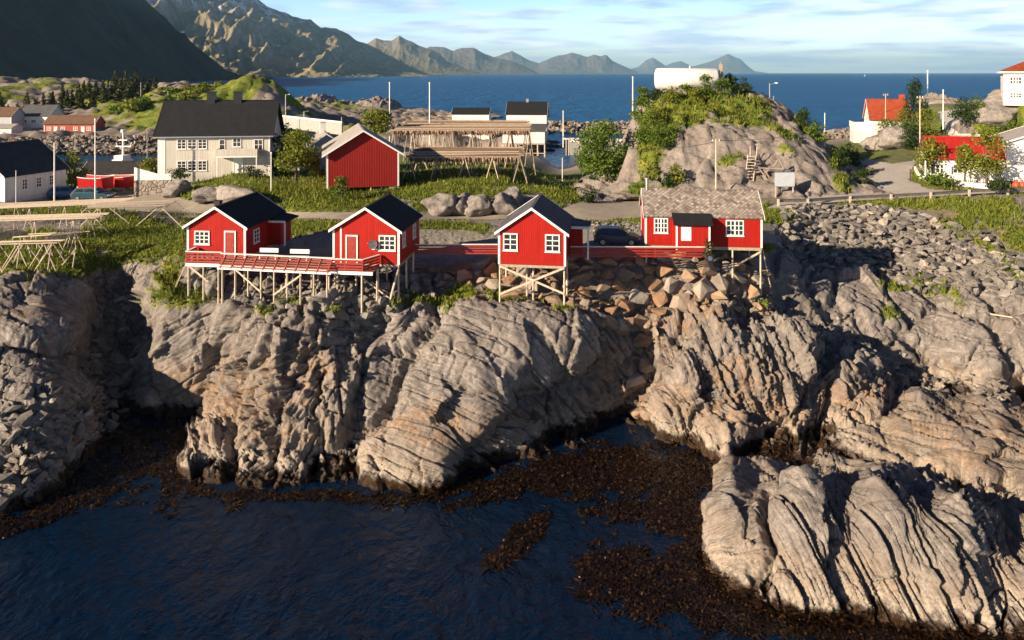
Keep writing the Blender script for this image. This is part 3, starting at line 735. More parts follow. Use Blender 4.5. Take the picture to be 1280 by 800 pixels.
# headland behind the harbour on the left, with quay fill, and the round knoll
def head_grass(X, Y, Z):
    return sstep(-.15, .2, fbm(X / 16, Y / 16, 5, 451) + .0) * sstep(4.5, 7, Z)
head, HX, HY, HZ = patch("rocky_headland", """
-150 200 236|-150 172 250|-150 168 262|-150 150 300|-150 110 360|-150 95 420
0 192 240|0 172 250|0 169 262|0 152 300|0 118 340|0 96 400|0 92 430|-40 92 420
60 191 243|60 171 252|60 168 265|60 150 300|60 122 345|40 100 400|70 98 400
110 191 243|110 171 250|110 167 265|110 148 300|100 118 350|110 100 400
160 190 245|160 170 250|160 167 262|150 145 290|160 126 320|160 112 370
200 190 245|205 170 250|205 166 258|200 140 275|200 120 310|200 104 360|190 112 340
250 190 245|250 170 250|255 165 256|245 128 285|250 112 330|240 106 360
290 190 245|290 165 255|290 132 290|300 118 330|280 108 360
345 190 245|350 165 252|370 152 270|400 156 262|440 160 255|345 150 290
292 140 300|296 110 306|310 97 312|325 93 316|345 103 316|362 122 316|375 138 316|335 96 330|310 100 335|340 125 300|320 132 296
400 145 330|380 143 345|340 120 360|300 125 380|250 115 400|200 115 440|100 115 480|0 115 480
470 200 240|480 172 246|480 165 262|470 168 275|560 200 246|560 172 252|560 168 275|640 200 246|650 176 252|650 170 275|700 190 262|700 182 290|560 175 300|450 172 300|700 230 200
-100 215 225|0 215 225|200 215 225|300 215 225|400 215 225
""", -260, 60, 225, 460, 1.3, M_ground, 2.2, 9, 461, head_grass)
def head_z(x, y):
    i = int(np.clip(round((y - 225) / 1.3), 0, HX.shape[0] - 1)); j = int(np.clip(round((x + 260) / 1.3), 0, HX.shape[1] - 1))
    return float(HZ[i, j])

def islet(name, u0, u1, vtop, Y, depth, seed, label=None):
    xa = (u0 - 640) * Y / FP; xb = (u1 - 640) * Y / FP
    top = CH - (vtop - HV) * Y / FP
    n = 110; X, Yg = np.meshgrid(np.linspace(xa, xb, n), np.linspace(Y - depth / 2, Y + depth / 2, 50))
    a = (X - (xa + xb) / 2) / ((xb - xa) / 2); b = (Yg - Y) / (depth / 2)
    r = np.clip(1 - (np.abs(a) ** 2.4 + b * b), 0, 1) ** .5
    Z = top * r * (.6 + .55 * ridged(X / ((xb - xa) * .16), Yg / (depth * .3), 4, seed)) - .8
    o = grid_mesh(name, X, Yg, Z, M_ground, {'zone': (Z * 0, Z * 0 + .4, Z * 0), 'zone2': (Z * 0, Z * 0, Z * 0)})
    o['kind'] = 'structure'
islet("islet", 360, 432, 116, 540, 50, 471)
islet("islet", 405, 462, 124, 560, 40, 475)
islet("islet", 440, 503, 119, 545, 50, 479)
islet("islet", 1150, 1200, 117, 620, 45, 483)
islet("islet", 1156, 1178, 115, 640, 30, 487)
# ------------------------------------------------------------------ builders
def rotz(a): return Matrix.Rotation(a, 4, 'Z')
class MB:
    """collects faces for ONE mesh"""
    def __init__(self): self.v = []; self.f = []; self.mi = []
    def add(self, vs, fs, m=0):
        n = len(self.v); self.v += [tuple(x) for x in vs]; self.f += [tuple(i + n for i in f) for f in fs]; self.mi += [m] * len(fs); return self
    def box(self, x0, x1, y0, y1, z0, z1, m=0, M=None):
        vs = [Vector((x, y, z)) for x in (x0, x1) for y in (y0, y1) for z in (z0, z1)]
        if M is not None: vs = [M @ v for v in vs]
        return self.add(vs, [(0, 1, 3, 2), (4, 6, 7, 5), (0, 4, 5, 1), (2, 3, 7, 6), (0, 2, 6, 4), (1, 5, 7, 3)], m)
    def beam(self, p, q, w, h=None, m=0):
        """rectangular bar from p to q, w across, h up"""
        p = Vector(p); q = Vector(q); h = h or w
        d = (q - p).normalized(); up = Vector((0, 0, 1)) if abs(d.z) < .95 else Vector((0, 1, 0))
        a = d.cross(up).normalized() * w / 2; b = a.cross(d).normalized() * h / 2
        vs = [p - a - b, p + a - b, p + a + b, p - a + b, q - a - b, q + a - b, q + a + b, q - a + b]
        return self.add(vs, [(3, 2, 1, 0), (4, 5, 6, 7), (0, 1, 5, 4), (1, 2, 6, 5), (2, 3, 7, 6), (3, 0, 4, 7)], m)
    def tube(self, p, q, r0, r1=None, n=8, m=0):
        p = Vector(p); q = Vector(q); r1 = r0 if r1 is None else r1
        d = (q - p).normalized(); up = Vector((0, 0, 1)) if abs(d.z) < .95 else Vector((0, 1, 0))
        a = d.cross(up).normalized(); b = a.cross(d)
        vs = [c + (a * math.cos(2 * math.pi * k / n) + b * math.sin(2 * math.pi * k / n)) * r for c, r in ((p, r0), (q, r1)) for k in range(n)]
        fs = [(k, (k + 1) % n, n + (k + 1) % n, n + k) for k in range(n)] + [tuple(range(n))[::-1], tuple(range(n, 2 * n))]
        return self.add(vs, fs, m)
    def prism(self, pts, y0, y1, m=0):
        """outline in x,z carried from y0 to y1"""
        n = len(pts)
        vs = [(x, y0, z) for x, z in pts] + [(x, y1, z) for x, z in pts]
        fs = [tuple(range(n)), tuple(range(n, 2 * n))[::-1]] + [(k, n + k, n + (k + 1) % n, (k + 1) % n) for k in range(n)]
        return self.add(vs, fs, m)
    def prism_x(self, pts, x0, x1, m=0):
        """outline in y,z carried from x0 to x1"""
        n = len(pts)
        vs = [(x0, y, z) for y, z in pts] + [(x1, y, z) for y, z in pts]
        fs = [tuple(range(n))[::-1], tuple(range(n, 2 * n))] + [(k, (k + 1) % n, n + (k + 1) % n, n + k) for k in range(n)]
        return self.add(vs, fs, m)
    def slab(self, a, b, c, d, t, m=0):
        """sheet through four corners with thickness t downwards"""
        vs = [Vector(x) for x in (a, b, c, d)]; nn = (vs[1] - vs[0]).cross(vs[3] - vs[0]).normalized()
        if nn.z < 0: nn = -nn
        lo = [x - nn * t for x in vs]
        return self.add(vs + lo, [(0, 1, 2, 3), (7, 6, 5, 4), (0, 4, 5, 1), (1, 5, 6, 2), (2, 6, 7, 3), (3, 7, 4, 0)], m)
    def build(self, name, mat, parent=None, smooth=False, mesh_only=False):
        me = bpy.data.meshes.new(name); me.from_pydata(self.v, [], self.f)
        bm = bmesh.new(); bm.from_mesh(me); bmesh.ops.recalc_face_normals(bm, faces=bm.faces); bm.to_mesh(me); bm.free()
        mats = mat if isinstance(mat, (list, tuple)) else [mat]
        for x in mats: me.materials.append(x)
        if len(mats) > 1:
            for p_, k in zip(me.polygons, self.mi): p_.material_index = k
        if smooth:
            for p_ in me.polygons: p_.use_smooth = True
        if mesh_only: return me
        o = bpy.data.objects.new(name, me); col.objects.link(o)
        if parent is not None: o.parent = parent
        return o
def tag(o, label, cat, group=None, kind=None):
    o['label'] = label; o['category'] = cat
    if group: o['group'] = group
    if kind: o['kind'] = kind
    return o
def empty(name, loc, rz=0.0, label=None, cat=None, group=None):
    o = bpy.data.objects.new(name, None); o.location = loc; o.rotation_euler = (0, 0, rz); o.empty_display_size = .3
    col.objects.link(o)
    if label: tag(o, label, cat, group)
    return o
def copy_tree(o, parent=None):
    c = o.copy(); col.objects.link(c); c.parent = parent
    for ch in list(o.children): copy_tree(ch, c)
    return c

RED = (.40, .012, .006)
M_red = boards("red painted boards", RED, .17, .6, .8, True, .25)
M_redh = painted("red painted rails", (.33, .025, .015), .6, .25, 5)
M_deck = painted("red stained decking", (.32, .085, .055), .7, .3, 6)
M_white = painted("white painted timber", (.80, .78, .74), .5, .08, 4)
M_whiteb = boards("white painted boards", (.78, .77, .74), .2, .55, .9, True, .08)
M_creamb = boards("cream painted boards", (.62, .59, .52), .2, .6, .88, True, .12)
M_greyb = boards("pale grey boards", (.52, .54, .55), .2, .6, .88, True, .1)
M_pole = painted("weathered timber", (.42, .34, .26), .85, .3, 5, bump=.4)
M_palepole = painted("pale bare timber", (.60, .50, .38), .8, .25, 4, bump=.4)
M_greypole = painted("old grey timber", (.16, .14, .13), .9, .35, 4, bump=.4)
M_metal = painted("galvanised metal", (.45, .46, .47), .4, .1, 5, metal=.7)
M_concrete = painted("concrete", (.36, .35, .33), .9, .2, 2, bump=.4)
M_black = painted("black enamel", (.012, .012, .014), .4, .1, 5)
M_curtain = painted("curtain cloth", (.5, .48, .45), .9, .2, 6)
def glass():
    t = NT("window glass"); v = t.coord(); n = t.noise(v, 1.3, 3)
    return t.out(t.ramp(n, (.4, (.012, .015, .02)), (.7, (.05, .055, .06))), .06, spec=.7)
M_glass = glass()
def felt(name, c, var=.25, pitch=.6, shingle=False, rough=.85):
    t = NT(name); v = t.coord(); s = t.sep(v); n = t.noise(v, 1.4, 5, .65); n2 = t.noise(v, 16, 3, .6)
    cl = t.ramp(n, (.3, tuple(x * (1 - var * 1.4) for x in c)), (.7, tuple(x * (1 + var) for x in c)))
    cl = t.mix(t.ramp(n2, (.55, 0), (.75, .35)), cl, tuple(min(1, x * 1.8) for x in c))
    f = t.math('FRACT', t.math('MULTIPLY', s[0], 1 / pitch))
    h = t.ramp(f, (0, 0), (.05, 1), (.95, 1), (1, 0))
    return t.out(cl, rough, t.bump(t.math('ADD', h, t.math('MULTIPLY', n2, .5)), .5, .02), spec=.3)
M_roofblack = felt("black roofing felt", (.010, .011, .014), .3, 1.0)
M_roofslate = felt("grey roofing", (.075, .078, .085), .3, .6)
M_roofgrey = felt("pale grey roofing sheet", (.30, .28, .26), .15, .5)
M_rooforange = felt("orange roof tiles", (.27, .048, .018), .25, .3, rough=.7)
M_roofred = felt("red metal roof", (.34, .018, .014), .2, .35, rough=.5)
M_roofbrown = felt("brown roof tiles", (.13, .075, .05), .3, .4)
def shingle_mat():
    """diamond slates in mixed grey and pink-brown"""
    t = NT("diamond slate roof"); v = t.coord(); s = t.sep(v)
    up = t.math('ADD', s[1], s[2])
    a = t.math('MULTIPLY', t.math('ADD', s[0], t.math('MULTIPLY', up, .75)), 2.6); b = t.math('MULTIPLY', t.math('SUBTRACT', s[0], t.math('MULTIPLY', up, .75)), 2.6)
    cb = t.n.new('ShaderNodeCombineXYZ'); t.l.new(t.math('FLOOR', a), cb.inputs[0]); t.l.new(t.math('FLOOR', b), cb.inputs[1])
    wnz = t.n.new('ShaderNodeTexWhiteNoise'); t.l.new(cb.outputs[0], wnz.inputs[0])
    cl = t.ramp(wnz.outputs['Value'], (.0, (.13, .105, .09)), (.35, (.25, .21, .185)), (.7, (.33, .285, .25)), (1.0, (.42, .37, .33)))
    cl = t.mix(t.ramp(t.noise(v, 1.2, 5), (.35, .5), (.65, 0)), cl, (.14, .12, .10))
    fa = t.math('FRACT', a); fb = t.math('FRACT', b)
    e = t.math('MINIMUM', t.ramp(fa, (0, 0), (.14, 1), (1, 1)), t.ramp(fb, (0, 1), (.86, 1), (1, 0)))
    cl = t.mix(t.math('SUBTRACT', 1, e), cl, (.05, .042, .038))
    return t.out(cl, .85, t.bump(e, .8, .03), spec=.2)
M_shingle = shingle_mat()

def face_M(face, w, d):
    """local frame of a wall: x along the wall seen from outside, y outward-negative, z up"""
    if face == 'front': return Matrix.Identity(4)
    if face == 'right': return Matrix.Translation((w / 2, d / 2, 0)) @ rotz(math.pi / 2)
    if face == 'left': return Matrix.Translation((-w / 2, d / 2, 0)) @ rotz(-math.pi / 2)
    return Matrix.Translation((0, d, 0)) @ rotz(math.pi)
def window(par, M, x, z, w, h, cols=3, rows=2, frame=.09, bar=.035, mat=None, label=None):
    """casing, glazing bars and a pane; M puts local y=0 on the wall face, outside towards -y"""
    mat = mat or M_white
    f = MB(); t = .07; e = .003
    f.box(x - w / 2, x + w / 2, -t, -e, z, z + frame, M=M); f.box(x - w / 2, x + w / 2, -t, -e, z + h - frame, z + h, M=M)
    f.box(x - w / 2, x - w / 2 + frame, -t, -e, z + frame, z + h - frame, M=M); f.box(x + w / 2 - frame, x + w / 2, -t, -e, z + frame, z + h - frame, M=M)
    iw = w - 2 * frame; ih = h - 2 * frame
    for k in range(1, cols):
        cx = x - iw / 2 + iw * k / cols; bb = bar * (1.6 if cols == 4 and k == 2 else 1)
        f.box(cx - bb, cx + bb, -.055, -.012, z + frame, z + h - frame, M=M)
    for k in range(1, rows):
        cz = z + frame + ih * k / rows
        f.box(x - iw / 2, x + iw / 2, -.052, -.014, cz - bar * .8, cz + bar * .8, M=M)
    f.box(x - w / 2 - .04, x + w / 2 + .04, -.11, -e, z - .06, z - .002, M=M)
    fo = f.build('window', mat, par)
    g = MB(); g.box(x - iw / 2, x + iw / 2, -.030, -.006, z + frame, z + h - frame, M=M)
    g.build('pane', M_glass, fo)
    if label: fo['label'] = label
    return fo
def door(par, M, x, z, w, h, mat, frame=.1, glazed=False):
    f = MB(); e = .003
    f.box(x - w / 2, x - w / 2 + frame, -.08, -e, z, z + h, M=M); f.box(x + w / 2 - frame, x + w / 2, -.08, -e, z, z + h, M=M)
    f.box(x - w / 2, x + w / 2, -.083, -e, z + h, z + h + frame, M=M)
    d = MB(); d.box(x - w / 2 + frame, x + w / 2 - frame, -.04, -e, z, z + h, M=M)
    for a, b in ((.12, .45), (.52, .9)):
        d.box(x - w / 2 + frame + .12, x + w / 2 - frame - .12, -.055, -.038, z + h * a, z + h * b, M=M)
    do = d.build('door', mat, par); f.build('door_frame', M_white, do)
    hd = MB(); hd.tube(M @ Vector((x + w / 2 - frame - .1, -.05, z + h * .48)), M @ Vector((x + w / 2 - frame - .1, -.12, z + h * .48)), .025, n=6)
    hd.build('handle', M_metal, do)
    return do
def gable_house(par, w, d, wh, rise, wall, roof, trim=M_white, ov=.25, ovf=.25, axis='y', corners=True, rt=.14, barge=.2, corner=.13, base=0.0, bargemat=None):
    """walls with one gable outline; ridge along y (axis y) or along x; origin at the middle of the front wall's foot"""
    m = MB()
    if axis == 'y':
        m.prism([(-w / 2, base), (w / 2, base), (w / 2, wh), (0, wh + rise), (-w / 2, wh)], 0, d)
    else:
        m.prism_x([(0, base), (0, wh), (d / 2, wh + rise), (d, wh), (d, base)], -w / 2, w / 2)
    m.build('wall', wall, par)
    r = MB()
    half = (w if axis == 'y' else d) / 2
    sl = rise / half; lo = wh - sl * ov; k = .03
    if axis == 'y':
        r.slab((-half - ov, -ovf, lo + k + rt), (0, -ovf, wh + rise + k + rt), (0, d + ovf, wh + rise + k + rt), (-half - ov, d + ovf, lo + k + rt), rt)
        r.slab((half + ov, -ovf, lo + k + rt), (0.0, -ovf, wh + rise + k + rt), (0, d + ovf, wh + rise + k + rt), (half + ov, d + ovf, lo + k + rt), rt)
        r.beam((0, -ovf, wh + rise + k + rt), (0, d + ovf, wh + rise + k + rt), .22, .08)
    else:
        r.slab((-w / 2 - ovf, -ov, lo + k + rt), (-w / 2 - ovf, half, wh + rise + k + rt), (w / 2 + ovf, half, wh + rise + k + rt), (w / 2 + ovf, -ov, lo + k + rt), rt)
        r.slab((-w / 2 - ovf, d + ov, lo + k + rt), (-w / 2 - ovf, half, wh + rise + k + rt), (w / 2 + ovf, half, wh + rise + k + rt), (w / 2 + ovf, d + ov, lo + k + rt), rt)
        r.beam((-w / 2 - ovf, half, wh + rise + k + rt), (w / 2 + ovf, half, wh + rise + k + rt), .22, .08)
    ro = r.build('roof', roof, par)
    if barge:
        for end in (0, 1):
            b = MB()
            for sgn in (-1, 1):
                if axis == 'y':
                    y0 = -ovf - .035 if end == 0 else d + ovf + .002
                    pts = [(sgn * (half + ov + .02), lo + rt + k + .03), (0, wh + rise + rt + k + .04), (0, wh + rise + rt + k + .04 - barge), (sgn * (half + ov + .02), lo + rt + k + .03 - barge)]
                    b.prism(pts, y0, y0 + .033)
                else:
                    x0 = -w / 2 - ovf - .035 if end == 0 else w / 2 + ovf + .002
                    yy = half - sgn * (half + ov + .02)
                    pts = [(yy, lo + rt + k + .03), (half, wh + rise + rt + k + .04), (half, wh + rise + rt + k + .04 - barge), (yy, lo + rt + k + .03 - barge)]
                    b.prism_x(pts, x0, x0 + .033)
            b.build('bargeboard', bargemat or trim, ro)
    if corners:
        e = .025
        for sx in (-1, 1):
            for yy in (0, d):
                c = MB(); o = corner
                x0, x1 = sorted((sx * (w / 2 + e), sx * (w / 2 - o)))
                y0, y1 = (-e, o) if yy == 0 else (d - o, d + e)
                c.box(x0, x1, y0, y1, base, wh - .0)
                c.build('corner_board', trim, par)
    return ro
def stilts(par, feet, mat, r=.09, M=None):
    """each stilt a part: (x, y, z top, z foot)"""
    for x, y, zt, zf in feet:
        m = MB(); m.tube((x, y, zf), (x, y, zt), r, r * .85, 7); m.build('stilt', mat, par)
def foot_z(par, x, y):
    """local z of the ground under local x, y"""
    a = par.rotation_euler.z; p = Vector((x * math.cos(a) - y * math.sin(a), x * math.sin(a) + y * math.cos(a))) + Vector(par.location[:2])
    return max(ground_at(p.x, p.y) - par.location.z - .15, -3.6 if par.name.startswith('red_cabin') else -3.1)

# ------------------------------------------------------------------ the four red cabins
FL = 11.6
grp_cab = "red wooden cabins on stilts over the rocks"
def cabin_one():
    Y = 59.3; x = (270.3 - 640) * Y / FP
    c = empty('red_cabin', (x, Y, FL), R(-6), "red cabin farthest left, black roof with small chimney, front window and red door", "cabin", grp_cab)
    w, d = 4.75, 7.0
    ro = gable_house(c, w, d, 2.35, 1.45, M_red, M_roofblack)
    F = face_M('front', w, d); S = face_M('right', w, d)
    window(c, F, -1.15, 1.0, 1.25, 1.05, 3, 3)
    door(c, F, 1.15, .05, .95, 1.95, M_redh)
    window(c, S, -1.6, .8, 1.0, 1.1, 2, 3)
    ch = MB(); ch.box(-1.0, -.55, 1.6, 2.05, 2.9, 4.0); ch.box(-1.05, -.5, 1.55, 2.1, 4.0, 4.12); ch.build('chimney', M_black, ro)
    # small lean-to porch at the back right
    p = MB(); p.box(w / 2, w / 2 + .9, 4.6, 6.8, 0, 1.9); po = p.build('porch', M_red, c)
    q = MB(); q.slab((w / 2 + .02, 4.2, 2.32), (w / 2 + 1.5, 4.2, 2.02), (w / 2 + 1.5, 7.1, 2.02), (w / 2 + .02, 7.1, 2.32), .1); q.build('porch_roof', M_roofblack, po)
    q = MB(); q.box(w / 2 + 1.3, w / 2 + 1.42, 4.3, 4.42, 0, 1.95); q.build('post', M_white, po)
    q = MB(); q.box(w / 2 + .03, w / 2 + 1.5, 4.13, 4.17, 1.95, 2.12); q.build('fascia', M_white, po)
    fl = MB(); fl.box(-w / 2 + .02, w / 2 - .02, .02, d - .02, -.22, -.003); fl.build('floor_frame', M_pole, c)
    stilts(c, [(a, b, -.2, foot_z(c, a, b)) for a in (-w / 2 + .12, 0, w / 2 - .12) for b in (.12, 2.6)], M_palepole)
    br = MB(); br.beam((-w / 2 + .1, .0, -.1), (-w / 2 - .9, -.3, foot_z(c, -w / 2 - .9, -.3)), .09); br.build('brace', M_palepole, c)
    return c
def cabin_two():
    Y = 57.3; x = (457.5 - 640) * Y / FP
    c = empty('red_cabin', (x, Y, FL), R(-7), "red cabin with black roof, satellite dish and deck, second from the left on stilts", "cabin", grp_cab)
    w, d = 5.15, 6.2
    ro = gable_house(c, w, d, 2.5, 1.6, M_red, M_roofblack)
    F = face_M('front', w, d); S = face_M('right', w, d)
    window(c, F, 1.65, 1.05, 1.3, 1.15, 3, 3)
    door(c, F, -1.1, .05, .95, 2.0, M_redh)
    b = MB(); b.box(-2.02, -1.90, -.03, -.003, 0, 2.7); b.build('trim_board', M_white, c)
    window(c, S, -1.9, 1.1, .8, 1.1, 2, 2); window(c, S, 1.3, 1.1, .9, 1.1, 2, 2)
    # satellite dish
    n = 18; vs = [(0, 0, 0)]; fs = []
    rings = 4
    dm = MB(); vs = []
    for i in range(rings + 1):
        rr = .34 * i / rings
        for k in range(n): vs.append((rr * math.cos(k * 2 * math.pi / n), .35 * rr * rr * -1 - .0, rr * math.sin(k * 2 * math.pi / n)))
    fs = [(i * n + k, i * n + (k + 1) % n, (i + 1) * n + (k + 1) % n, (i + 1) * n + k) for i in range(rings) for k in range(n)]
    Md = Matrix.Translation((.62, -.32, 1.55)) @ rotz(R(15)) @ Matrix.Rotation(R(-12), 4, 'X')
    dm.add([Md @ Vector(v) for v in vs], fs); dm.add([Md @ Vector((v[0], v[1] + .03, v[2])) for v in vs], fs)
    do = dm.build('satellite_dish', painted("dark grey dish", (.10, .10, .11), .5), c, True)
    a = MB(); a.tube((.62, -.28, 1.5), (.62, -.0, 1.2), .03); a.tube((.62, -.3, 1.35), (.35, -.75, 1.75), .015); a.box(.5, .95, -.2, -.02, 1.12, 1.2)
    a.build('dish_arm', M_white, do)
    fl = MB(); fl.box(-w / 2 + .02, w / 2 - .02, .02, d - .02, -.22, -.003); fl.build('floor_frame', M_pole, c)
    stilts(c, [(a, b, -.2, foot_z(c, a, b)) for a in (-w / 2 + .12, -.8, .9, w / 2 - .1) for b in (.1, 2.4, 4.6)], M_palepole)
    br = MB(); br.tube((w / 2 - .1, .1, -.3), (w / 2 - .8, -.6, foot_z(c, w / 2 - .8, -.6)), .09, .08, 7); br.build('brace', M_palepole, c)
    br = MB(); br.beam((-1.6, .05, -.2), (1.9, .05, -2.6), .1); br.build('brace', M_palepole, c)
    return c
def cabin_three():
    Y = 56.9; x = (664.8 - 640) * Y / FP
    c = empty('red_cabin', (x, Y, FL), R(-8), "red cabin with grey slate roof and two front windows on tall cross-braced stilts", "cabin", grp_cab)
    w, d = 5.06, 6.4
    ro = gable_house(c, w, d, 2.4, 1.75, M_red, M_roofslate)
    F = face_M('front', w, d)
    window(c, F, -1.62, 1.05, 1.1, 1.3, 2, 3); window(c, F, 1.55, 1.05, 1.1, 1.3, 2, 3)
    p = MB(); p.box(w / 2, w / 2 + 1.0, 3.9, 6.0, 0, 2.0); po = p.build('porch', M_red, c)
    q = MB(); q.slab((w / 2 + .02, 3.5, 2.5), (w / 2 + 1.7, 3.5, 2.2), (w / 2 + 1.7, 6.2, 2.2), (w / 2 + .02, 6.2, 2.5), .1); q.build('porch_roof', M_roofslate, po)
    q = MB(); q.box(w / 2 + 1.45, w / 2 + 1.58, 3.6, 3.73, -.3, 2.15); q.build('post', M_white, po)
    q = MB(); q.box(w / 2 + .03, w / 2 + 1.7, 3.43, 3.47, 2.1, 2.3); q.build('fascia', M_white, po)
    fl = MB(); fl.box(-w / 2 + .02, w / 2 - .02, .02, d - .02, -.2, -.003); fl.build('floor_frame', M_pole, c)
    stilts(c, [(a, b, -.18, foot_z(c, a, b)) for a, b in ((-w / 2 + .1, .1), (w / 2 - .1, .1), (-.55, 1.6), (.0, 1.0), (-w / 2 + .15, 3), (w / 2 - .1, 3))], M_palepole, .085)
    zb = -2.35
    for p_, q_ in (((-w / 2 + .1, -.02, -.15), (w / 2 - .1, -.02, zb + .3)), ((w / 2 - .1, -.10, -.1), (-w / 2 + .1, -.10, zb + .1)), ((-w / 2 + .1, .5, zb + .7), (-.5, 1.5, zb + .2))):
        b = MB(); b.beam(p_, q_, .06, .15); b.build('brace', M_palepole, c)
    return c
def cabin_four():
    Y = 63.0; x = (879 - 640) * Y / FP
    c = empty('red_cabin', (x, Y, FL), R(-6), "long red cabin on the right with diamond slate roof, small entrance porch and two windows", "cabin", grp_cab)
    w, d = 9.5, 5.0
    ro = gable_house(c, w, d, 2.45, 1.75, M_red, M_shingle, axis='x', ov=.2, ovf=.15, barge=.22)
    F = face_M('front', w, d)
    window(c, F, -3.45, 1.05, 1.15, 1.25, 4, 3); window(c, F, 2.55, .95, 1.45, 1.3, 4, 3)
    p = MB(); px = -1.0; pw = 2.75; pd = 1.35
    p.box(px - pw / 2, px + pw / 2, -pd, -.003, 0, 2.0); po = p.build('porch', M_red, c)
    q = MB(); q.slab((px - pw / 2 - .2, -pd - .3, 2.12), (px + pw / 2 + .2, -pd - .3, 2.12), (px + pw / 2 + .2, -.01, 2.75), (px - pw / 2 - .2, -.01, 2.75), .12); q.build('porch_roof', M_roofblack, po)
    for sx in (-1, 1):
        q = MB(); a = px + sx * pw / 2; q.box(min(a, a - sx * .14), max(a, a - sx * .14), -pd - .03, -pd + .1, 0, 2.0); q.build('corner_board', M_white, po)
    q = MB(); q.box(px - .95, px - .15, -pd - .04, -pd - .003, .75, 1.85); q.build('door_panel', M_white, po)
    ch = MB(); ch.tube((-4.45, 2.4, 3.6), (-4.45, 2.4, 5.2), .11, n=8); ch.tube((-4.45, 2.4, 5.2), (-4.45, 2.4, 5.3), .17, n=8); ch.build('stove_pipe', M_metal, ro)
    fl = MB(); fl.box(-w / 2 + .02, w / 2 - .02, .02, d - .02, -.25, -.003); fl.build('floor_frame', M_pole, c)
    stilts(c, [(a, b, -.2, foot_z(c, a, b) - .4) for a, b in ((-w / 2 + .1, .1), (2.4, .1), (w / 2 - .1, .1), (w / 2 - .1, d - .2), (2.4, d - .2))], M_palepole, .085)
    b = MB(); b.beam((w / 2 - .1, -.03, -.3), (2.5, -.03, -1.6), .06, .15); b.build('brace', M_palepole, c)
    b = MB(); b.beam((w / 2 + .1, 1.5, .9), (w / 2 + 1.0, 1.5, foot_z(c, w / 2 + 1.0, 1.5)), .07); b.build('brace', M_palepole, c)
    bn = MB(); 
    return c
C1, C2, C3, C4 = cabin_one(), cabin_two(), cabin_three(), cabin_four()

# decks and the raised walkway between the first two cabins
def rail_panel(par, p, q, h=.85, n=4, lean=0.0, posts=5, topw=True):
    """fence run from p to q: boards, posts; lean tips the top outwards (towards the sea)"""
    p = Vector(p); q = Vector(q); d = (q - p).normalized(); out = Vector((d.y, -d.x, 0))
    m = MB()
    for k in range(n):
        z = h * (k + .6) / n; o = out * lean * z / h
        m.beam(p + Vector((0, 0, z)) + o, q + Vector((0, 0, z)) + o, .03, h / n * .62)
    m.build('rail', M_redh, par)
    for k in range(posts):
        t = k / (posts - 1); a = p + (q - p) * t
        pm = MB(); pm.beam(a - out * .04, a + out * (lean - .04) + Vector((0, 0, h)), .08, .08); pm.build('rail_post', M_redh, par)
    if topw:
        t = MB(); o = out * lean + Vector((0, 0, h + .03)); t.beam(p + o, q + o, .16, .05); t.build('handrail', M_white, par)
def deck(name, loc, rz, w, d, label, boards_mat, z=0.0, poles=()):
    c = empty(name, loc, rz, label, "deck")
    m = MB()
    k = 0; y = 0
    while y < d - .05:
        m.box(-w / 2, w / 2, y, y + .13, -.05, 0); y += .145
    m.build('decking', boards_mat, c)
    b = MB(); b.box(-w / 2, w / 2, -.06, -.01, -.24, .0); b.build('edge_beam', M_white, c)
    j = MB()
    for k in range(5):
        x = -w / 2 + .2 + (w - .4) * k / 4; j.box(x - .05, x + .05, .02, d, -.23, -.053)
    j.build('joists', M_pole, c)
    for x, y in poles:
        s = MB(); s.tube((x, y, foot_z(c, x, y)), (x, y, -.2), .085, .075, 7); s.build('stilt', M_palepole, c)
    return c
p1 = PY(265, 321.5, 58.0)
d1 = deck('deck', (p1.x, 57.7, FL - .08), R(-6), 3.9, 1.5, "small red railed deck in front of the leftmost cabin", M_deck, poles=[(-1.8, .1), (-.6, .1), (.6, .1)])
rail_panel(d1, (-1.95, 0, 0), (.9, 0, 0), .85, 4, 0, 4)
rail_panel(d1, (-1.95, 1.4, 0), (-1.95, 0, 0), .85, 4, 0, 2)
b = MB(); b.beam((-1.8, .05, -.2), (.6, .05, -2.0), .06, .14); b.build('brace', M_palepole, d1)
p2 = PY(437, 333, 55.6)
d2 = deck('deck', (p2.x, 55.6, FL - .12), R(-7), 3.5, 1.75, "white edged deck with red railing in front of the cabin with the satellite dish", M_deck, poles=[(-1.6, .1), (.9, .1), (1.65, 1.4)])
rail_panel(d2, (-1.7, 0, 0), (1.0, 0, 0), .85, 4, 0, 3)
rail_panel(d2, (1.0, 0, 0), (1.75, 1.6, 0), .85, 4, 0, 3)
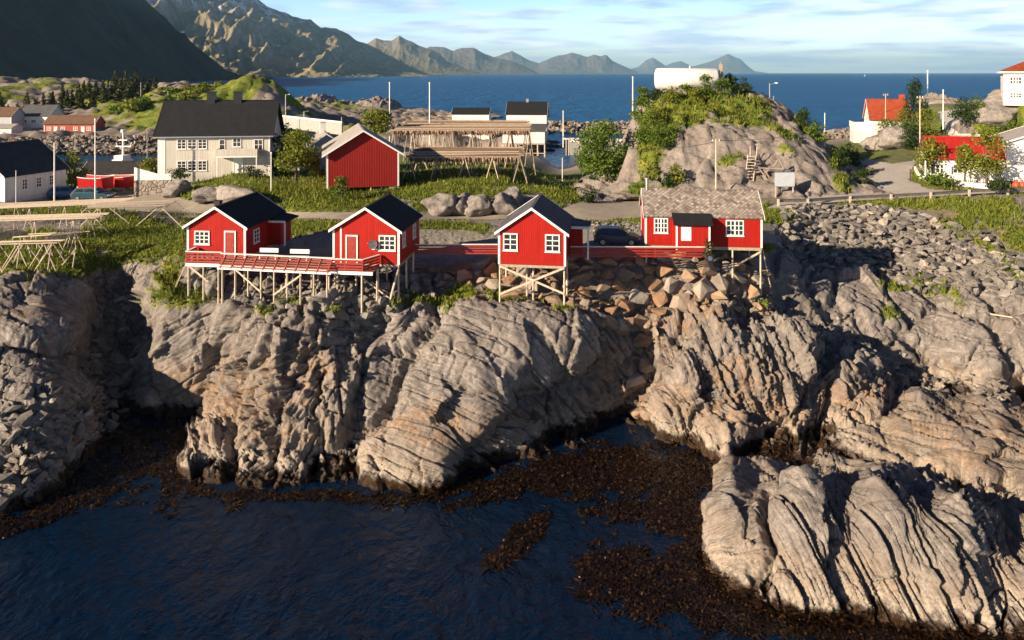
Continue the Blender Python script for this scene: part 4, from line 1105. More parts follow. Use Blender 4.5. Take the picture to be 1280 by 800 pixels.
def walkway():
    a = PY(281, 331, 57.6); z0 = FL - .05
    x0, x1 = a.x, (417 - 640) * 55.9 / FP
    c = empty('raised_walkway', (x0, 57.4, z0), math.atan2(55.9 - 57.4, x1 - x0), "raised timber walkway with outward leaning red railing on pale poles between two cabins", "walkway")
    L = math.hypot(x1 - x0, 1.5)
    m = MB(); x = 0
    while x < L:
        m.box(x, min(x + .135, L), 0, 2.6, -.05, 0); x += .15
    m.build('decking', M_deck, c)
    m = MB(); m.box(-.1, L + .1, -.75, -.69, -.2, -.05); m.box(-.1, L + .1, -.02, .04, -.2, -.05); m.box(-.1, L, 2.5, 2.58, -.25, -.05); m.build('edge_beam', M_white, c)
    # sloping apron of red boards leaning out under a white top rail
    n = 6; ap = MB()
    for k in range(n):
        t = k / (n - 1); y = -.7 + .55 * t; z = -.02 + .72 * t
        ap.beam((0, y, z), (L, y, z), .03, .085)
    ap.build('rail', M_deck, c)
    for k in range(11):
        xx = .15 + (L - .3) * k / 10
        s = MB(); s.beam((xx, -.78, -.1), (xx + .12, -.16, .8), .06, .06); s.build('rail_post', M_redh, c)
    t = MB(); t.beam((-.15, -.10, .84), (L + .1, -.10, .84), .2, .06); t.build('handrail', M_white, c)
    for k in range(9):
        xx = .3 + (L - .5) * k / 8
        for yy in ((-.7, 1.2, 2.4) if k % 2 == 0 else (-.7,)):
            s = MB(); s.tube((xx, yy, foot_z(c, xx, yy)), (xx, yy, -.1), .075, .065, 7); s.build('stilt', M_palepole, c)
    for xa, za, xb, zb in ((1.4, -.15, 3.4, -1.7), (4.4, -1.9, 6.6, -.3)):
        s = MB(); s.beam((xa, -.78, za), (xb, -.78, zb), .05, .12); s.build('brace', M_palepole, c)
    return c
walk = walkway()
def bench(u0, u1, v, Y, label):
    a = PY(u0, v, Y); b = PY(u1, v, Y); w = b.x - a.x
    c = empty('bench', ((a.x + b.x) / 2, Y, FL - .22), R(-5), label, "bench", "white benches on the walkway")
    m = MB(); m.box(-w / 2, w / 2, 0, .35, .42, .47); m.build('seat', M_white, c)
    m = MB(); m.box(-w / 2, w / 2, .36, .40, .62, .95); m.build('backrest', M_white, c)
    for sx in (-1, 1):
        m = MB(); m.box(sx * w / 2 * .85 - .04, sx * w / 2 * .85 + .04, .02, .44, 0, .42); m.build('leg', M_white, c)
bench(322, 346, 313, 58.9, "white bench on the walkway nearer the leftmost cabin")
bench(360, 385, 314, 58.5, "white bench on the walkway further from the leftmost cabin")

# red board fences behind the cabins
def board_fence(pts, h, label, white_end=False, name='board_fence'):
    o = Vector(pts[0]); c = empty(name, o, 0, label, "fence", "red board fences beside the gravel yard")
    for i in range(len(pts) - 1):
        p = Vector(pts[i]) - o; q = Vector(pts[i + 1]) - o
        rail_panel(c, p, q, h, 4, 0, max(3, int((q - p).length / 1.8)))
    return c
board_fence([PY(519, 318.5, 60.5), PY(622, 318.5, 60.0)], .8, "red board fence with white top rail between the two middle cabins")
board_fence([PY(713, 322, 60.2), PY(889, 322.5, 60.6)], .85, "long red board fence with white top rail in front of the blue car")
# ------------------------------------------------------------------ village buildings
def at_ground(u, v, dz=0):
    p = ground(u, v); p.z += dz; return p
def white_house():
    Y = 96.5; x = (268 - 640) * Y / FP
    c = empty('dwelling_house', (x, Y, 12.8), R(8), "large cream house with black roof, two black chimneys and a balcony", "house")
    w, d = 13.6, 8.6
    ro = gable_house(c, w, d, 5.3, 4.1, M_creamb, M_roofblack, ov=.35, ovf=.5, axis='x', barge=.22, bargemat=M_black, base=-1.5)
    F = face_M('front', w, d)
    for x_ in (-3.75, -2.5, -1.25): window(c, F, x_ - .2, 3.55, 1.1, 1.25, 2, 3)
    for x_ in (-3.75, -2.5, -1.25): window(c, F, x_ - .2, .8, 1.1, 1.3, 2, 3)
    window(c, F, 2.75, 3.75, 1.05, 1.2, 2, 2); window(c, F, .95, 3.4, .75, 1.35, 1, 2); window(c, F, 5.4, 3.3, 1.1, 1.4, 2, 2)
    door(c, F, 2.9, .3, 1.2, 2.0, M_white)
    for k, xx in enumerate((-1.35, 2.0)):
        h = MB(); h.box(xx - .5, xx + .5, d / 2 - .45, d / 2 + .45, 8.6, 10.6); h.box(xx - .58, xx + .58, d / 2 - .53, d / 2 + .53, 10.6, 10.75); h.build('chimney', M_black, ro)
    b = MB(); b.box(.5, 5.5, -1.4, -.005, 2.55, 2.75); bo = b.build('balcony', M_white, c)
    b = MB(); b.box(.5, 5.5, -1.42, -1.36, 2.75, 3.6); b.box(.5, .56, -1.36, -.01, 2.75, 3.6); b.box(5.44, 5.5, -1.36, -.01, 2.75, 3.6); b.build('balcony_panel', M_creamb, bo)
    for xx in (.62, 5.38):
        b = MB(); b.box(xx - .06, xx + .06, -1.34, -1.22, -1, 2.55); b.build('post', M_white, bo)
    b = MB(); b.box(-w / 2 - .02, -w / 2 + .9, -.05, -.01, -1.4, 5.1); b.build('trim_board', M_white, c)
    b = MB(); b.beam((-w / 2 - .5, -.42, 5.1), (w / 2 + .5, -.42, 5.1), .1, .12); b.build('gutter', M_metal, ro)
    return c
white_house()
def stone_mat():
    t = NT("mortared field stone"); v = t.coord(); f = t.voronoi(v, 1.8, 'DISTANCE_TO_EDGE'); cc = t.voronoi(v, 1.8, 'F1', 'Color')
    c = t.mix(.5, t.ramp(t.noise(v, 3, 4), (.3, (.18, .15, .12)), (.7, (.36, .31, .26))), t.mix(t.ramp(cc, (.2, 0), (.8, 1)), (.17, .14, .11), (.38, .33, .28)))
    c = t.mix(t.ramp(f, (.0, 1), (.06, 0)), c, (.09, .08, .07))
    return t.out(c, .9, t.bump(t.ramp(f, (0, 0), (.12, 1)), .8, .08))
M_stone = stone_mat()
# garden wall with white boarding on top, left front of the cream house
p = at_ground(200, 233); q = at_ground(244, 231)
c = empty('garden_wall', (p.x, 92.5, 11.0), R(6), "rough stone garden wall topped by white boarding below the cream house", "wall")
m = MB(); m.box(0, 4.3, 0, .5, -1, 1.9); m.build('stone_wall', M_stone, c)
m = MB(); m.prism([(0, 1.905), (4.3, 1.905), (4.3, 2.6), (2.6, 2.7), (0, 3.5)], .05, .12); m.build('white_boarding', M_white, c)

def barn():
    Y = 88; x = (454 - 640) * Y / FP
    c = empty('barn', (x, Y, 12.75), R(14), "large windowless red barn with pale grey roof on short posts above the meadow", "barn")
    w, d = 8.2, 11.5
    gable_house(c, w, d, 3.9, 2.55, boards("barn red boards", (.27, .012, .008), .28, .65, .75, True, .3), M_roofgrey, ov=.55, ovf=.5, barge=.2, corner=.16)
    stilts(c, [(a, b, 0, -2.6) for a in (-w / 2 + .2, -1.9, .9) for b in (.2, 4)], M_palepole, .11)
    m = MB(); m.box(w / 2 - 1.1, w / 2, .1, 1.2, -2.2, -.01); m.build('foundation_block', M_concrete, c)
    m = MB(); m.beam((1.0, .3, -.9), (2.6, .3, -1.5), .12); m.build('brace', M_pole, c)
barn()
def boathouse_house():
    # pale grey gabled house behind the bushes, left of the barn
    Y = 112; x = (408 - 640) * Y / FP
    c = empty('dwelling_house', (x, Y, 11.5), R(18), "pale grey gabled house half hidden behind the bushes left of the red barn", "house")
    gable_house(c, 7.5, 10, 2.7, 2.7, M_greyb, M_roofgrey, ov=.4, ovf=.4, base=-1)
    window(c, face_M('front', 7.5, 10), -1.4, .8, 1.1, 1.2, 2, 2)
    h = MB(); h.box(-.6, .3, 5, 5.8, 4.9, 6.9); h.box(-.7, .4, 4.9, 5.9, 6.9, 7.05); h.build('chimney', M_white, c)
    Y = 116; x = (388 - 640) * Y / FP
    c = empty('outbuilding', (x, Y, 11.3), R(20), "low building with dark blue roof beside the pale grey gabled house", "outbuilding")
    gable_house(c, 6, 8, 2.4, 2.6, M_greyb, felt("dark blue roofing", (.02, .035, .08), .3, .6), axis='x', ov=.4, ovf=.3, base=-1)
boathouse_house()
def left_house():
    c = empty('dwelling_house', (0, 0, 0), 0, "white house with dark roof at the left edge beside the drying racks", "house")
    near = Vector((-59.4, 89.0)); far = Vector((-57.0, 96.6)); dr = (far - near); a = math.atan2(-dr.x, dr.y)
    w, d = 9.6, dr.length + .3
    nx = Vector((math.cos(a), math.sin(a)))
    o = near - nx * w / 2
    c.location = (o.x, o.y, 11.0); c.rotation_euler = (0, 0, a)
    ro = gable_house(c, w, d, 2.9, 3.3, M_whiteb, felt("dark slate roof", (.030, .038, .045), .3, .4), ov=.35, ovf=.35, base=-.8)
    S = face_M('right', w, d)
    for k in (-1.6, .3, 2.1): window(c, S, k, .95, .75, 1.3, 2, 3)
    window(c, face_M('front', w, d), 3.2, 1.0, 1.0, 1.2, 2, 2)
    b = MB(); b.box(w / 2 + .0, w / 2 + .04, .1, d - .1, -.8, -.35); b.build('plinth', M_concrete, c)
left_house()
def sheds_left():
    Y = 106; x = (127 - 640) * Y / FP
    c = empty('boathouse', (x, Y, 9.0), R(-4), "low boathouse with wide black corrugated roof and white gable edge behind the red boats", "boathouse")
    w, d = 8.0, 7
    gable_house(c, w, d, 1.5, 2.6, M_whiteb, felt("black corrugated roof", (.022, .020, .022), .35, .35), axis='x', ov=.4, ovf=.3, barge=.35, base=-1.5)
    Y = 112; x = (178 - 640) * Y / FP
    c = empty('shed', (x, Y, 9.6), R(10), "small shed with dark blue-black roof between the boathouse and the cream house", "shed")
    gable_house(c, 4.0, 5, 1.6, 1.3, M_greyb, M_roofblack, axis='x', ov=.3, ovf=.3, base=-1.5)
sheds_left()
def far_buildings():
    def mk(name, u0, u1, v, Y, wh, rise, d, wall, roof, rz, label, cat, axis='x', wins=(), barge=.2, base=-1.5, hwin=1.2, zw=1.0, ww=1.1, mx=M_white):
        a = PY(u0, v, Y); b = PY(u1, v, Y); w = (b.x - a.x)
        c = empty(name, ((a.x + b.x) / 2, Y, a.z), R(rz), label, cat)
        ro = gable_house(c, w, d, wh, rise, wall, roof, ov=.4, ovf=.3, axis=axis, barge=barge, base=base, rt=.2, corner=.2)
        for wx in wins: window(c, face_M('front', w, d), wx * w / 2, zw, ww, hwin, 2, 2, .15, .06)
        return c, w, ro
    M_salmon = boards("faded red boards", (.42, .09, .06), .3, .65, .8, True, .2)
    c, w, ro = mk('harbour_building', 55, 118, 166.5, 262, 3.2, 2.6, 7, M_salmon, M_roofbrown, 0, "long faded red building with brown roof on the far quay", "building", wins=(-.8, -.25, .25, .78), ww=1.5)
    door(c, face_M('front', w, 7), w * .27, 0, 1.2, 2.2, M_white); door(c, face_M('front', w, 7), -w * .27, 0, 1.2, 2.2, M_white)
    c, w, ro = mk('harbour_building', 22, 62, 160, 275, 4.4, 3.6, 9, M_whiteb, M_roofslate, -4, "white house with grey roof beside the long faded red building on the far quay", "house", wins=(-.6, 0, .6), zw=1.8, ww=1.9)
    h = MB(); h.box(-.4, .4, 4, 4.8, 7.6, 9.4); h.build('chimney', M_roofbrown, ro)
    mk('harbour_building', -30, 14, 158, 268, 3.6, 2.8, 8, M_greyb, M_roofbrown, 0, "grey shed with brown roof at the far left of the far quay", "shed")
    mk('harbour_building', -20, 14, 172, 256, 3.2, 1.0, 6, M_whiteb, M_roofgrey, 0, "small flat white shed at the edge of the far quay", "shed", wins=(.5,))
    # white buildings of the fish landing, beyond the racks
    c, w, ro = mk('fish_warehouse', 565, 611, 168, 262, 7.0, 1.8, 8, M_whiteb, M_roofblack, -4, "long low white warehouse with black roof behind the drying racks", "warehouse", wins=(.1, .55), zw=1.6, base=-3)
    window(c, face_M('right', w, 8), 0, 1.8, 1.2, 1.4, 2, 2); h = MB(); h.box(-w / 2 + .6, -w / 2 + 1.4, 2, 2.8, 5.3, 7.4); h.build('chimney', M_white, ro)
    c, w, ro = mk('fish_warehouse', 633, 683, 170, 250, 7.2, 3.7, 10, M_whiteb, M_roofblack, -5, "tall white warehouse with black roof at the water's edge", "warehouse", wins=(.55,), zw=2.8, ww=1.5, base=-2)
    for k in (-1.6, 1.4): window(c, face_M('right', w, 10), k, 2.8, 1.0, 1.6, 2, 2)
    h = MB(); h.box(-.4, .4, 4.7, 5.5, 10.8, 12.1); h.build('roof_vent', M_metal, ro)
    a = PY(628, 179, 236); b = PY(681, 179, 236); w = b.x - a.x
    c = empty('fish_warehouse', ((a.x + b.x) / 2, 236, a.z), R(-5), "white waterside wing with flat grey roof on tall timber piles", "warehouse")
    m = MB(); m.prism_x([(0, 0), (0, 3.6), (9, 5.2), (9, 0)], -w / 2, w / 2); m.build('wall', M_whiteb, c)
    m = MB(); m.slab((-w / 2 - .3, -.4, 3.9), (w / 2 + .3, -.4, 3.9), (w / 2 + .3, 9.2, 5.5), (-w / 2 - .3, 9.2, 5.5), .25); m.build('roof', M_roofslate, c)
    for k in (1.2, 4.2): window(c, face_M('right', w, 9), k - 3, 1.2, .9, 1.0, 1, 2)
    m = MB(); m.box(-w / 2 - .4, w / 2 + .1, -.8, 9, -.35, -.01); m.build('platform', M_pole, c)
    for k in range(7):
        for yy in (-.6, 3.5):
            m = MB(); xx = -w / 2 + w * k / 6; m.tube((xx, yy, -6.5), (xx, yy, -.36), .2, n=6); m.build('pile', M_palepole, c)
    m = MB(); m.beam((-w / 2, -.8, -3), (w / 2, -.8, -3), .2); m.build('cross_beam', M_palepole, c)
    # white quay wall running right of it
    c = empty('quay', PY(712, 176, 240), R(2), "pale concrete quay with white edge right of the tall white warehouse", "quay")
    m = MB(); m.box(0, 24, 0, 10, -7, -.4); m.build('quay_wall', M_concrete, c)
    m = MB(); m.box(0, 24, -.2, .4, -.395, .6); m.build('parapet', M_white, c)
    c = empty('landing_stage', PY(704, 173, 222), 0, "small white topped landing stage on legs beside the quay", "landing stage")
    m = MB(); m.box(0, 5.2, 0, 2, -.3, 0); m.build('platform', M_white, c)
    for xx in (.9, 1.6, 4.6):
        m = MB(); m.tube((xx, .2, -5), (xx, .2, -.3), .13, n=6); m.build('leg', M_palepole, c)
    # right-hand side
    c, w, ro = mk('dwelling_house', 1090, 1136, 166, 150, 2.7, 3.6, 7, M_whiteb, M_rooforange, 0, "white house with bright orange roof behind the green bushes near the sea", "house", base=-3)
    return
far_buildings()
def orange_house():
    # replace the plain outline: gable end towards the sea on the left, roof slope towards the road
    for o in [o for o in col.objects if o.get('label', '').startswith('white house with bright orange roof')]:
        Y = 150
        o.rotation_euler = (0, 0, R(-16))
        w = (1134 - 1088) * Y / FP
        F = face_M('left', w, 7)
        window(o, face_M('front', w, 7), .6, .9, 1.2, 1.1, 2, 2, .12, .05); window(o, face_M('front', w, 7), 2.4, .9, 1.2, 1.1, 2, 2, .12, .05)
        h = MB(); h.box(2.2, 3.2, 3.0, 3.9, 5.6, 7.5); h.build('chimney', M_rooforange, o)
        m = MB(); m.box(-w / 2 - 3.0, -w / 2 - .01, .5, 5.5, -2.2, .9); ex = m.build('extension', M_whiteb, o)
        m = MB(); m.box(-w / 2 - 3.1, -w / 2 - .01, .4, 5.6, .905, 1.2); m.box(-w / 2 - 3.1, -w / 2 - 3.0, .4, 5.6, 1.2, 2.0); m.box(-w / 2 - 3.0, -w / 2 - .02, .4, .5, 1.2, 2.0); m.build('terrace_rail', M_white, ex)
orange_house()
def top_right_house():
    p = PY(1253, 125, 140)
    c = empty('dwelling_house', (p.x + 4.9, 137.2, p.z), R(-30), "white two storey house with orange hipped roof at the top right corner", "house")
    w, d, wh = 11, 9, 5.2
    m = MB(); m.box(-w / 2, w / 2, 0, d, -1, wh); m.build('wall', M_whiteb, c)
    ov = .6; m = MB()
    a, b = (-w / 2 - ov, -ov, wh), (w / 2 + ov, -ov, wh); e, f = (w / 2 + ov, d + ov, wh), (-w / 2 - ov, d + ov, wh)
    g, h = (-w / 2 + 3.6, d / 2, wh + 2.0), (w / 2 - 3.6, d / 2, wh + 2.0)
    m.add([a, b, e, f, g, h], [(0, 1, 5, 4), (1, 2, 5), (2, 3, 4, 5), (3, 0, 4), (0, 3, 2, 1)]); ro = m.build('roof', M_rooforange, c)
    m = MB(); m.box(-w / 2 - ov - .02, w / 2 + ov + .02, -ov - .04, -ov, wh - .25, wh + .05); m.box(-w / 2 - ov - .04, -w / 2 - ov, -ov, d + ov, wh - .25, wh + .05); m.build('fascia', M_white, ro)
    F = face_M('front', w, d)
    for z in (.4, 2.9): window(c, F, -3.6, z, 1.9, 1.4 if z > 1 else 1.0, 4, 2, .12, .06); window(c, F, .5, z, 1.4, 1.3, 3, 2, .12, .05)
top_right_house()
def red_roof_house():
    Y = 104; a = PY(1156, 229, Y)
    c = empty('dwelling_house', (0, 0, 0), R(-19), "long low white house with bright red roof and veranda among small trees by the road", "house")
    w = 11.2; d = 7
    c.location = (a.x + w / 2 + .6, Y - 1.5, 11.4)
    z2 = 3.2
    gable_house(c, w, d, z2, 2.3, M_whiteb, M_roofred, ov=.6, ovf=.4, axis='x', barge=.22, bargemat=painted("dark blue fascia", (.06, .06, .12)), base=-.6)
    F = face_M('front', w, d)
    for k in (-4.4, -2.3, 2.0, 4.4): window(c, F, k, .9, 1.2, 1.3, 2, 2, .12, .05)
    door(c, F, 0, .1, 1.1, 2.1, M_white)
    m = MB(); m.box(-w / 2 - 1.2, w / 2, -2.0, -.02, -.5, .0); v = m.build('veranda', M_concrete, c)
    for k in range(7):
        m = MB(); xx = -w / 2 - .9 + k * 2.2; m.box(xx - .07, xx + .07, -1.95, -1.81, 0, 2.7); m.build('post', M_white, v)
    m = MB()
    for k in range(60): m.box(-w / 2 - 1.0 + k * .22, -w / 2 - .9 + k * .22, -1.98, -1.94, .1, .9)
    m.box(-w / 2 - 1.1, w / 2, -1.99, -1.93, .9, .98); m.build('railing', M_white, v)
    Y = 99
    c = empty('garage', ((1306 - 640) * Y / FP, Y, 11.4), R(-22), "white building with terrace wall cut off by the right edge", "garage")
    gable_house(c, 8.4, 9, 5.4, 1.6, M_whiteb, M_roofgrey, ov=.4, ovf=.4, base=-.5, corner=.2)
    m = MB(); m.box(-6.6, 4.2, -2.6, -.02, .6, 2.6); m.build('terrace_wall', M_white, c)
    m = MB(); m.box(-6.4, 4.2, -2.5, -.1, -.5, .59); m.build('terrace_base', M_roofbrown, c)
    # low white wall round the garden
    pts = [(1144, 213), (1148, 222), (1160, 227.5), (1180, 230), (1205, 233), (1232, 235.5), (1256, 237)]
    o = at_ground(*pts[0]); c = empty('garden_wall', o, 0, "low curving white garden wall beside the road on the right", "wall")
    m = MB()
    for i in range(len(pts) - 1):
        p = at_ground(*pts[i]) - o; q = at_ground(*pts[i + 1]) - o; m.beam(p + Vector((0, 0, .1)), q + Vector((0, 0, .1)), .25, 1.0)
    m.build('wall_run', M_white, c)
red_roof_house()

# ------------------------------------------------------------------ tank on the knoll
def tank():
    Y = 116; x0 = (819 - 640) * Y / FP; x1 = (897 - 640) * Y / FP; r = 1.62; z = CH - (98 - HV) * Y / FP - .05
    L = x1 - x0
    c = empty('storage_tank', ((x0 + x1) / 2, Y, z - r), R(-6), "large white cylindrical storage tank lying on the knoll top", "tank")
    m = MB(); n = 28; rings = [(-L / 2, .0), (-L / 2, r * .62), (-L / 2 + .12, r * .86), (-L / 2 + .35, r), (L / 2 - .35, r), (L / 2 - .12, r * .86), (L / 2, r * .62), (L / 2, 0)]
    vs = [(xx, rr * math.cos(2 * math.pi * k / n), r + rr * math.sin(2 * math.pi * k / n)) for xx, rr in rings for k in range(n)]
    fs = [(i * n + k, i * n + (k + 1) % n, (i + 1) * n + (k + 1) % n, (i + 1) * n + k) for i in range(len(rings) - 1) for k in range(n)]
    m.add(vs, fs); m.build('tank_body', painted("white tank paint", (.74, .73, .70), .45, .15, 1.2), c, True)
    for xx in (-L * .28, L * .25):
        m = MB(); m.box(xx - .25, xx + .25, -r * .8, r * .8, -1.6, .55); m.build('saddle', M_concrete, c)
    m = MB(); m.tube((0.6, 0, 2 * r), (.6, 0, 2 * r + .35), .25, n=10); m.build('manhole', M_metal, c)
    l = MB(); lx = L / 2 + .25
    for dy in (-.25, .25): l.beam((lx, dy - .4, -.8), (lx, dy - .4, 2 * r + .9), .07)
    for k in range(12): l.beam((lx, -.65, -.5 + k * .36), (lx, -.15, -.5 + k * .36), .04)
    l.build('ladder', M_pole, c)
    for xx in (-.4, .3): 
        l = MB(); l.box(lx - .1, lx + .5, .0 + xx, .1 + xx, 0, 2 * r + .6)
    l.build('pipe_column', M_pole, c)
tank()
# ------------------------------------------------------------------ roads: sheets laid on the ground
def asphalt_mat(name, a, b):
    t = NT(name); w = t.coord(kind='World'); n = t.noise(w, .8, 5, .6); n2 = t.noise(w, 9, 3, .7)
    c = t.ramp(n, (.3, a), (.7, b)); c = t.mix(t.ramp(n2, (.4, .4), (.6, 0)), c, tuple(x * .6 for x in a))
    return t.out(c, .93, t.bump(n2, .3, .03), spec=.2)
M_asph = asphalt_mat("worn asphalt", (.38, .35, .315), (.48, .445, .40))
M_slabc = asphalt_mat("pale concrete drive", (.42, .40, .37), (.52, .50, .46))
M_grav = asphalt_mat("pale gravel road surface", (.27, .235, .19), (.37, .33, .27))
def road_sheet(name, poly, mat, lift=.07):
    """all terrain cells inside the outline, raised a little: follows every fold of the ground"""
    xs = [p[0] for p in poly]; ys = [p[1] for p in poly]
    us = np.arange(min(xs) - 1, max(xs) + 1, 2.0); vs = np.arange(min(ys) - 1, max(ys) + 1, .8)
    UU, VV = np.meshgrid(us, vs); sdm = poly_sd(UU + fbm(UU / 9, VV / 3, 3, 700) * 1.6, VV + fbm(UU / 14, VV / 4, 3, 705) * 1.0, poly)
    idx = -np.ones(UU.shape, int); m = MB(); pts = []
    need = sdm > 0
    cell = need[:-1, :-1] & need[1:, :-1] & need[:-1, 1:] & need[1:, 1:]
    def vid(i, j):
        if idx[i, j] < 0:
            p = ground(UU[i, j], VV[i, j]); idx[i, j] = len(m.v); m.v.append((p.x, p.y, p.z + lift))
        return int(idx[i, j])
    for i, j in np.argwhere(cell):
        m.f.append((vid(i, j), vid(i, j + 1), vid(i + 1, j + 1), vid(i + 1, j))); m.mi.append(0)
    o = m.build(name, mat); o['kind'] = 'structure'
    for p_ in o.data.polygons: p_.use_smooth = True
    return o
for k, (nm, poly) in enumerate(ROADS):
    road_sheet(nm, poly, {'road': M_asph, 'gravel_yard': M_grav}.get(nm, M_slabc), .07 + .012 * k)

# ------------------------------------------------------------------ boulders and rubble
def hull_rock(seed, flat=.75, n=15, jag=.25):
    r = random.Random(seed); bm = bmesh.new()
    for _ in range(n):
        v = Vector((r.gauss(0, 1), r.gauss(0, 1), r.gauss(0, 1))).normalized()
        v *= .5 * (1 - jag * r.random()); bm.verts.new((v.x * (1 + .25 * r.random()), v.y, v.z * flat))
    res = bmesh.ops.convex_hull(bm, input=bm.verts)
    bmesh.ops.delete(bm, geom=list({g for g in res['geom_interior'] if isinstance(g, bmesh.types.BMVert)}), context='VERTS')
    bmesh.ops.bevel(bm, geom=list(bm.edges), offset=.012, segments=1, affect='EDGES', profile=.6)
    bmesh.ops.triangulate(bm, faces=bm.faces)
    bmesh.ops.recalc_face_normals(bm, faces=bm.faces)
    return bm
def boulder_mat(name, warm):
    t = NT(name); v = t.coord(); oi = t.n.new('ShaderNodeObjectInfo')
    ad = t.n.new('ShaderNodeVectorMath'); ad.operation = 'ADD'; t.l.new(v, ad.inputs[0]); t.l.new(oi.outputs['Location'], ad.inputs[1]); v = ad.outputs[0]
    n = t.noise(v, 1.4, 6, .65); n2 = t.noise(v, 7, 5, .7)
    rnd = oi.outputs['Random']
    if warm:
        base = t.ramp(rnd, (0, (.20, .115, .065)), (.25, (.33, .185, .10)), (.5, (.26, .20, .15)), (.7, (.36, .235, .14)), (.85, (.34, .315, .285)), (1, (.22, .14, .09)))
    else:
        base = t.ramp(rnd, (0, (.12, .112, .105)), (.4, (.19, .178, .165)), (.8, (.25, .23, .205)), (1, (.34, .31, .28)))
    c = t.mix(t.ramp(n, (.35, .75), (.62, 0)), base, (.13, .10, .075) if warm else (.10, .095, .09))
    c = t.mix(t.ramp(n2, (.55, 0), (.75, .5)), c, (.48, .42, .35))
    return t.out(c, .9, t.bump(t.math('ADD', n, n2), .7, .12), spec=.25)
M_bw = boulder_mat("warm brown boulder", True); M_bg = boulder_mat("grey boulder", False)
rw, rg = [], []
for k in range(9):
    for lst, mt in ((rw, M_bw), (rg, M_bg)):
        bm = hull_rock(900 + k, .7 + .04 * k, 11 + k % 3, .48); me = bpy.data.meshes.new("boulder"); bm.to_mesh(me); bm.free(); me.materials.append(mt); lst.append(me)
def surf(u, v):
    """displaced terrain surface at survey position"""
    i = int(np.clip(np.searchsorted(-VS, -v), 1, len(VS) - 2)); j = int(np.clip(round((u + 242) / 1.6), 1, len(US) - 2))
    return Vector((XF[i, j], YF[i, j], ZF[i, j]))
def inpoly(u, v, poly): return float(poly_sd(np.array([u]), np.array([v]), poly)[0])
rb = random.Random(77)
def scatter(poly, n, smin, smax, power=2.2, tight=.40, avoid=None, dens=None):
    xs = [p[0] for p in poly]; ys = [p[1] for p in poly]; out = []
    cand = sorted([smin + (smax - smin) * rb.random() ** power for _ in range(n)], reverse=True)
    cell = {}
    for s in cand:
        for _ in range(14):
            u = rb.uniform(min(xs), max(xs)); v = rb.uniform(min(ys), max(ys))
            if inpoly(u, v, poly) < 0 or (dens and rb.random() > dens(u, v)): continue
            p = surf(u, v)
            key = (int(p.x // 2), int(p.y // 2)); ok = True
            for a in (-1, 0, 1):
                for b in (-1, 0, 1):
                    for q, t in cell.get((key[0] + a, key[1] + b), ()):
                        if (q - p).length < (s + t) * tight: ok = False; break
            if ok:
                cell.setdefault(key, []).append((p, s)); out.append((p, s)); break
    return out
WARM = [(590,335),(640,322),(735,322),(880,318),(935,330),(965,350),(968,385),(940,392),(880,386),(830,382),(822,420),(810,455),(812,520),(796,528),(790,500),(800,450),(790,410),(760,392),(715,388),(640,372),(590,360),(548,345),(520,335)]
GREY = [(975,262),(1010,258),(1100,260),(1150,268),(1190,282),(1240,300),(1290,330),(1290,385),(1220,368),(1160,358),(1120,345),(1080,336),(1045,336),(1010,338),(985,305)]
UNDER = [(225,330),(300,335),(400,342),(520,345),(560,352),(540,372),(500,378),(470,420),(450,440),(430,420),(400,392),(340,380),(290,378),(240,362)]
GULLY = [(118,345),(165,335),(180,380),(178,440),(165,520),(130,540),(112,560),(112,480),(115,400)]
FOOT = [(1140,462),(1170,468),(1260,480),(1280,500),(1240,506),(1180,492),(1140,486)]
rocks = []
rocks += [('w', p, s) for p, s in scatter(WARM, 1800, .4, 2.2, 2.6, .33)]
rocks += [('g', p, s) for p, s in scatter(GREY, 5000, .42, 1.35, 2.2, .33)]
rocks += [('g', p, s) for p, s in scatter(UNDER, 330, .3, 1.5, 2.4)]
rocks += [('g', p, s) for p, s in scatter(GULLY, 300, .35, 1.5, 2.2)]
rocks += [('g', p, s) for p, s in scatter(FOOT, 160, .35, 1.0, 2)]
rocks += [('g', p, s) for p, s in scatter([(0, 505), (105, 500), (112, 560), (70, 600), (0, 640)], 170, .35, 1.4, 2.5)]
rocks += [('g', p, s) for p, s in scatter([(1060, 390), (1150, 470), (1130, 485), (1010, 430), (1000, 400)], 110, .3, 1.1, 2.5)]
rocks += [('g', p, s) for p, s in scatter([(740, 279), (805, 281), (805, 290), (740, 290)], 120, .3, .8, 2.5)]
def persp(r): return r[2] / r[1].y
def place_rock(me, p, s, name, label, group):
    o = bpy.data.objects.new(name, me); col.objects.link(o)
    o.location = (p.x, p.y, p.z + s * .12); o.scale = (s * rb.uniform(.95, 1.35), s * rb.uniform(.8, 1.15), s * rb.uniform(.75, 1.1))
    o.rotation_euler = (rb.uniform(-.5, .5), rb.uniform(-.5, .5), rb.uniform(0, 6.28))
    tag(o, label, "boulder", group)
ws = sorted([r for r in rocks if r[0] == 'w'], key=persp, reverse=True); gs = sorted([r for r in rocks if r[0] == 'g'], key=persp, reverse=True)
for k, (t_, p, s) in enumerate(ws[:165]):
    place_rock(rw[k % 9], p, s, 'boulder', "brown or pale quarried boulder in the bank below the red cabins and fence", "brown boulders of the bank below the cabins")
for k, (t_, p, s) in enumerate(gs[:125]):
    place_rock(rg[k % 9], p, s, 'boulder', "grey angular boulder among the loose rocks of the shore and gullies", "grey boulders lying loose on the shore")
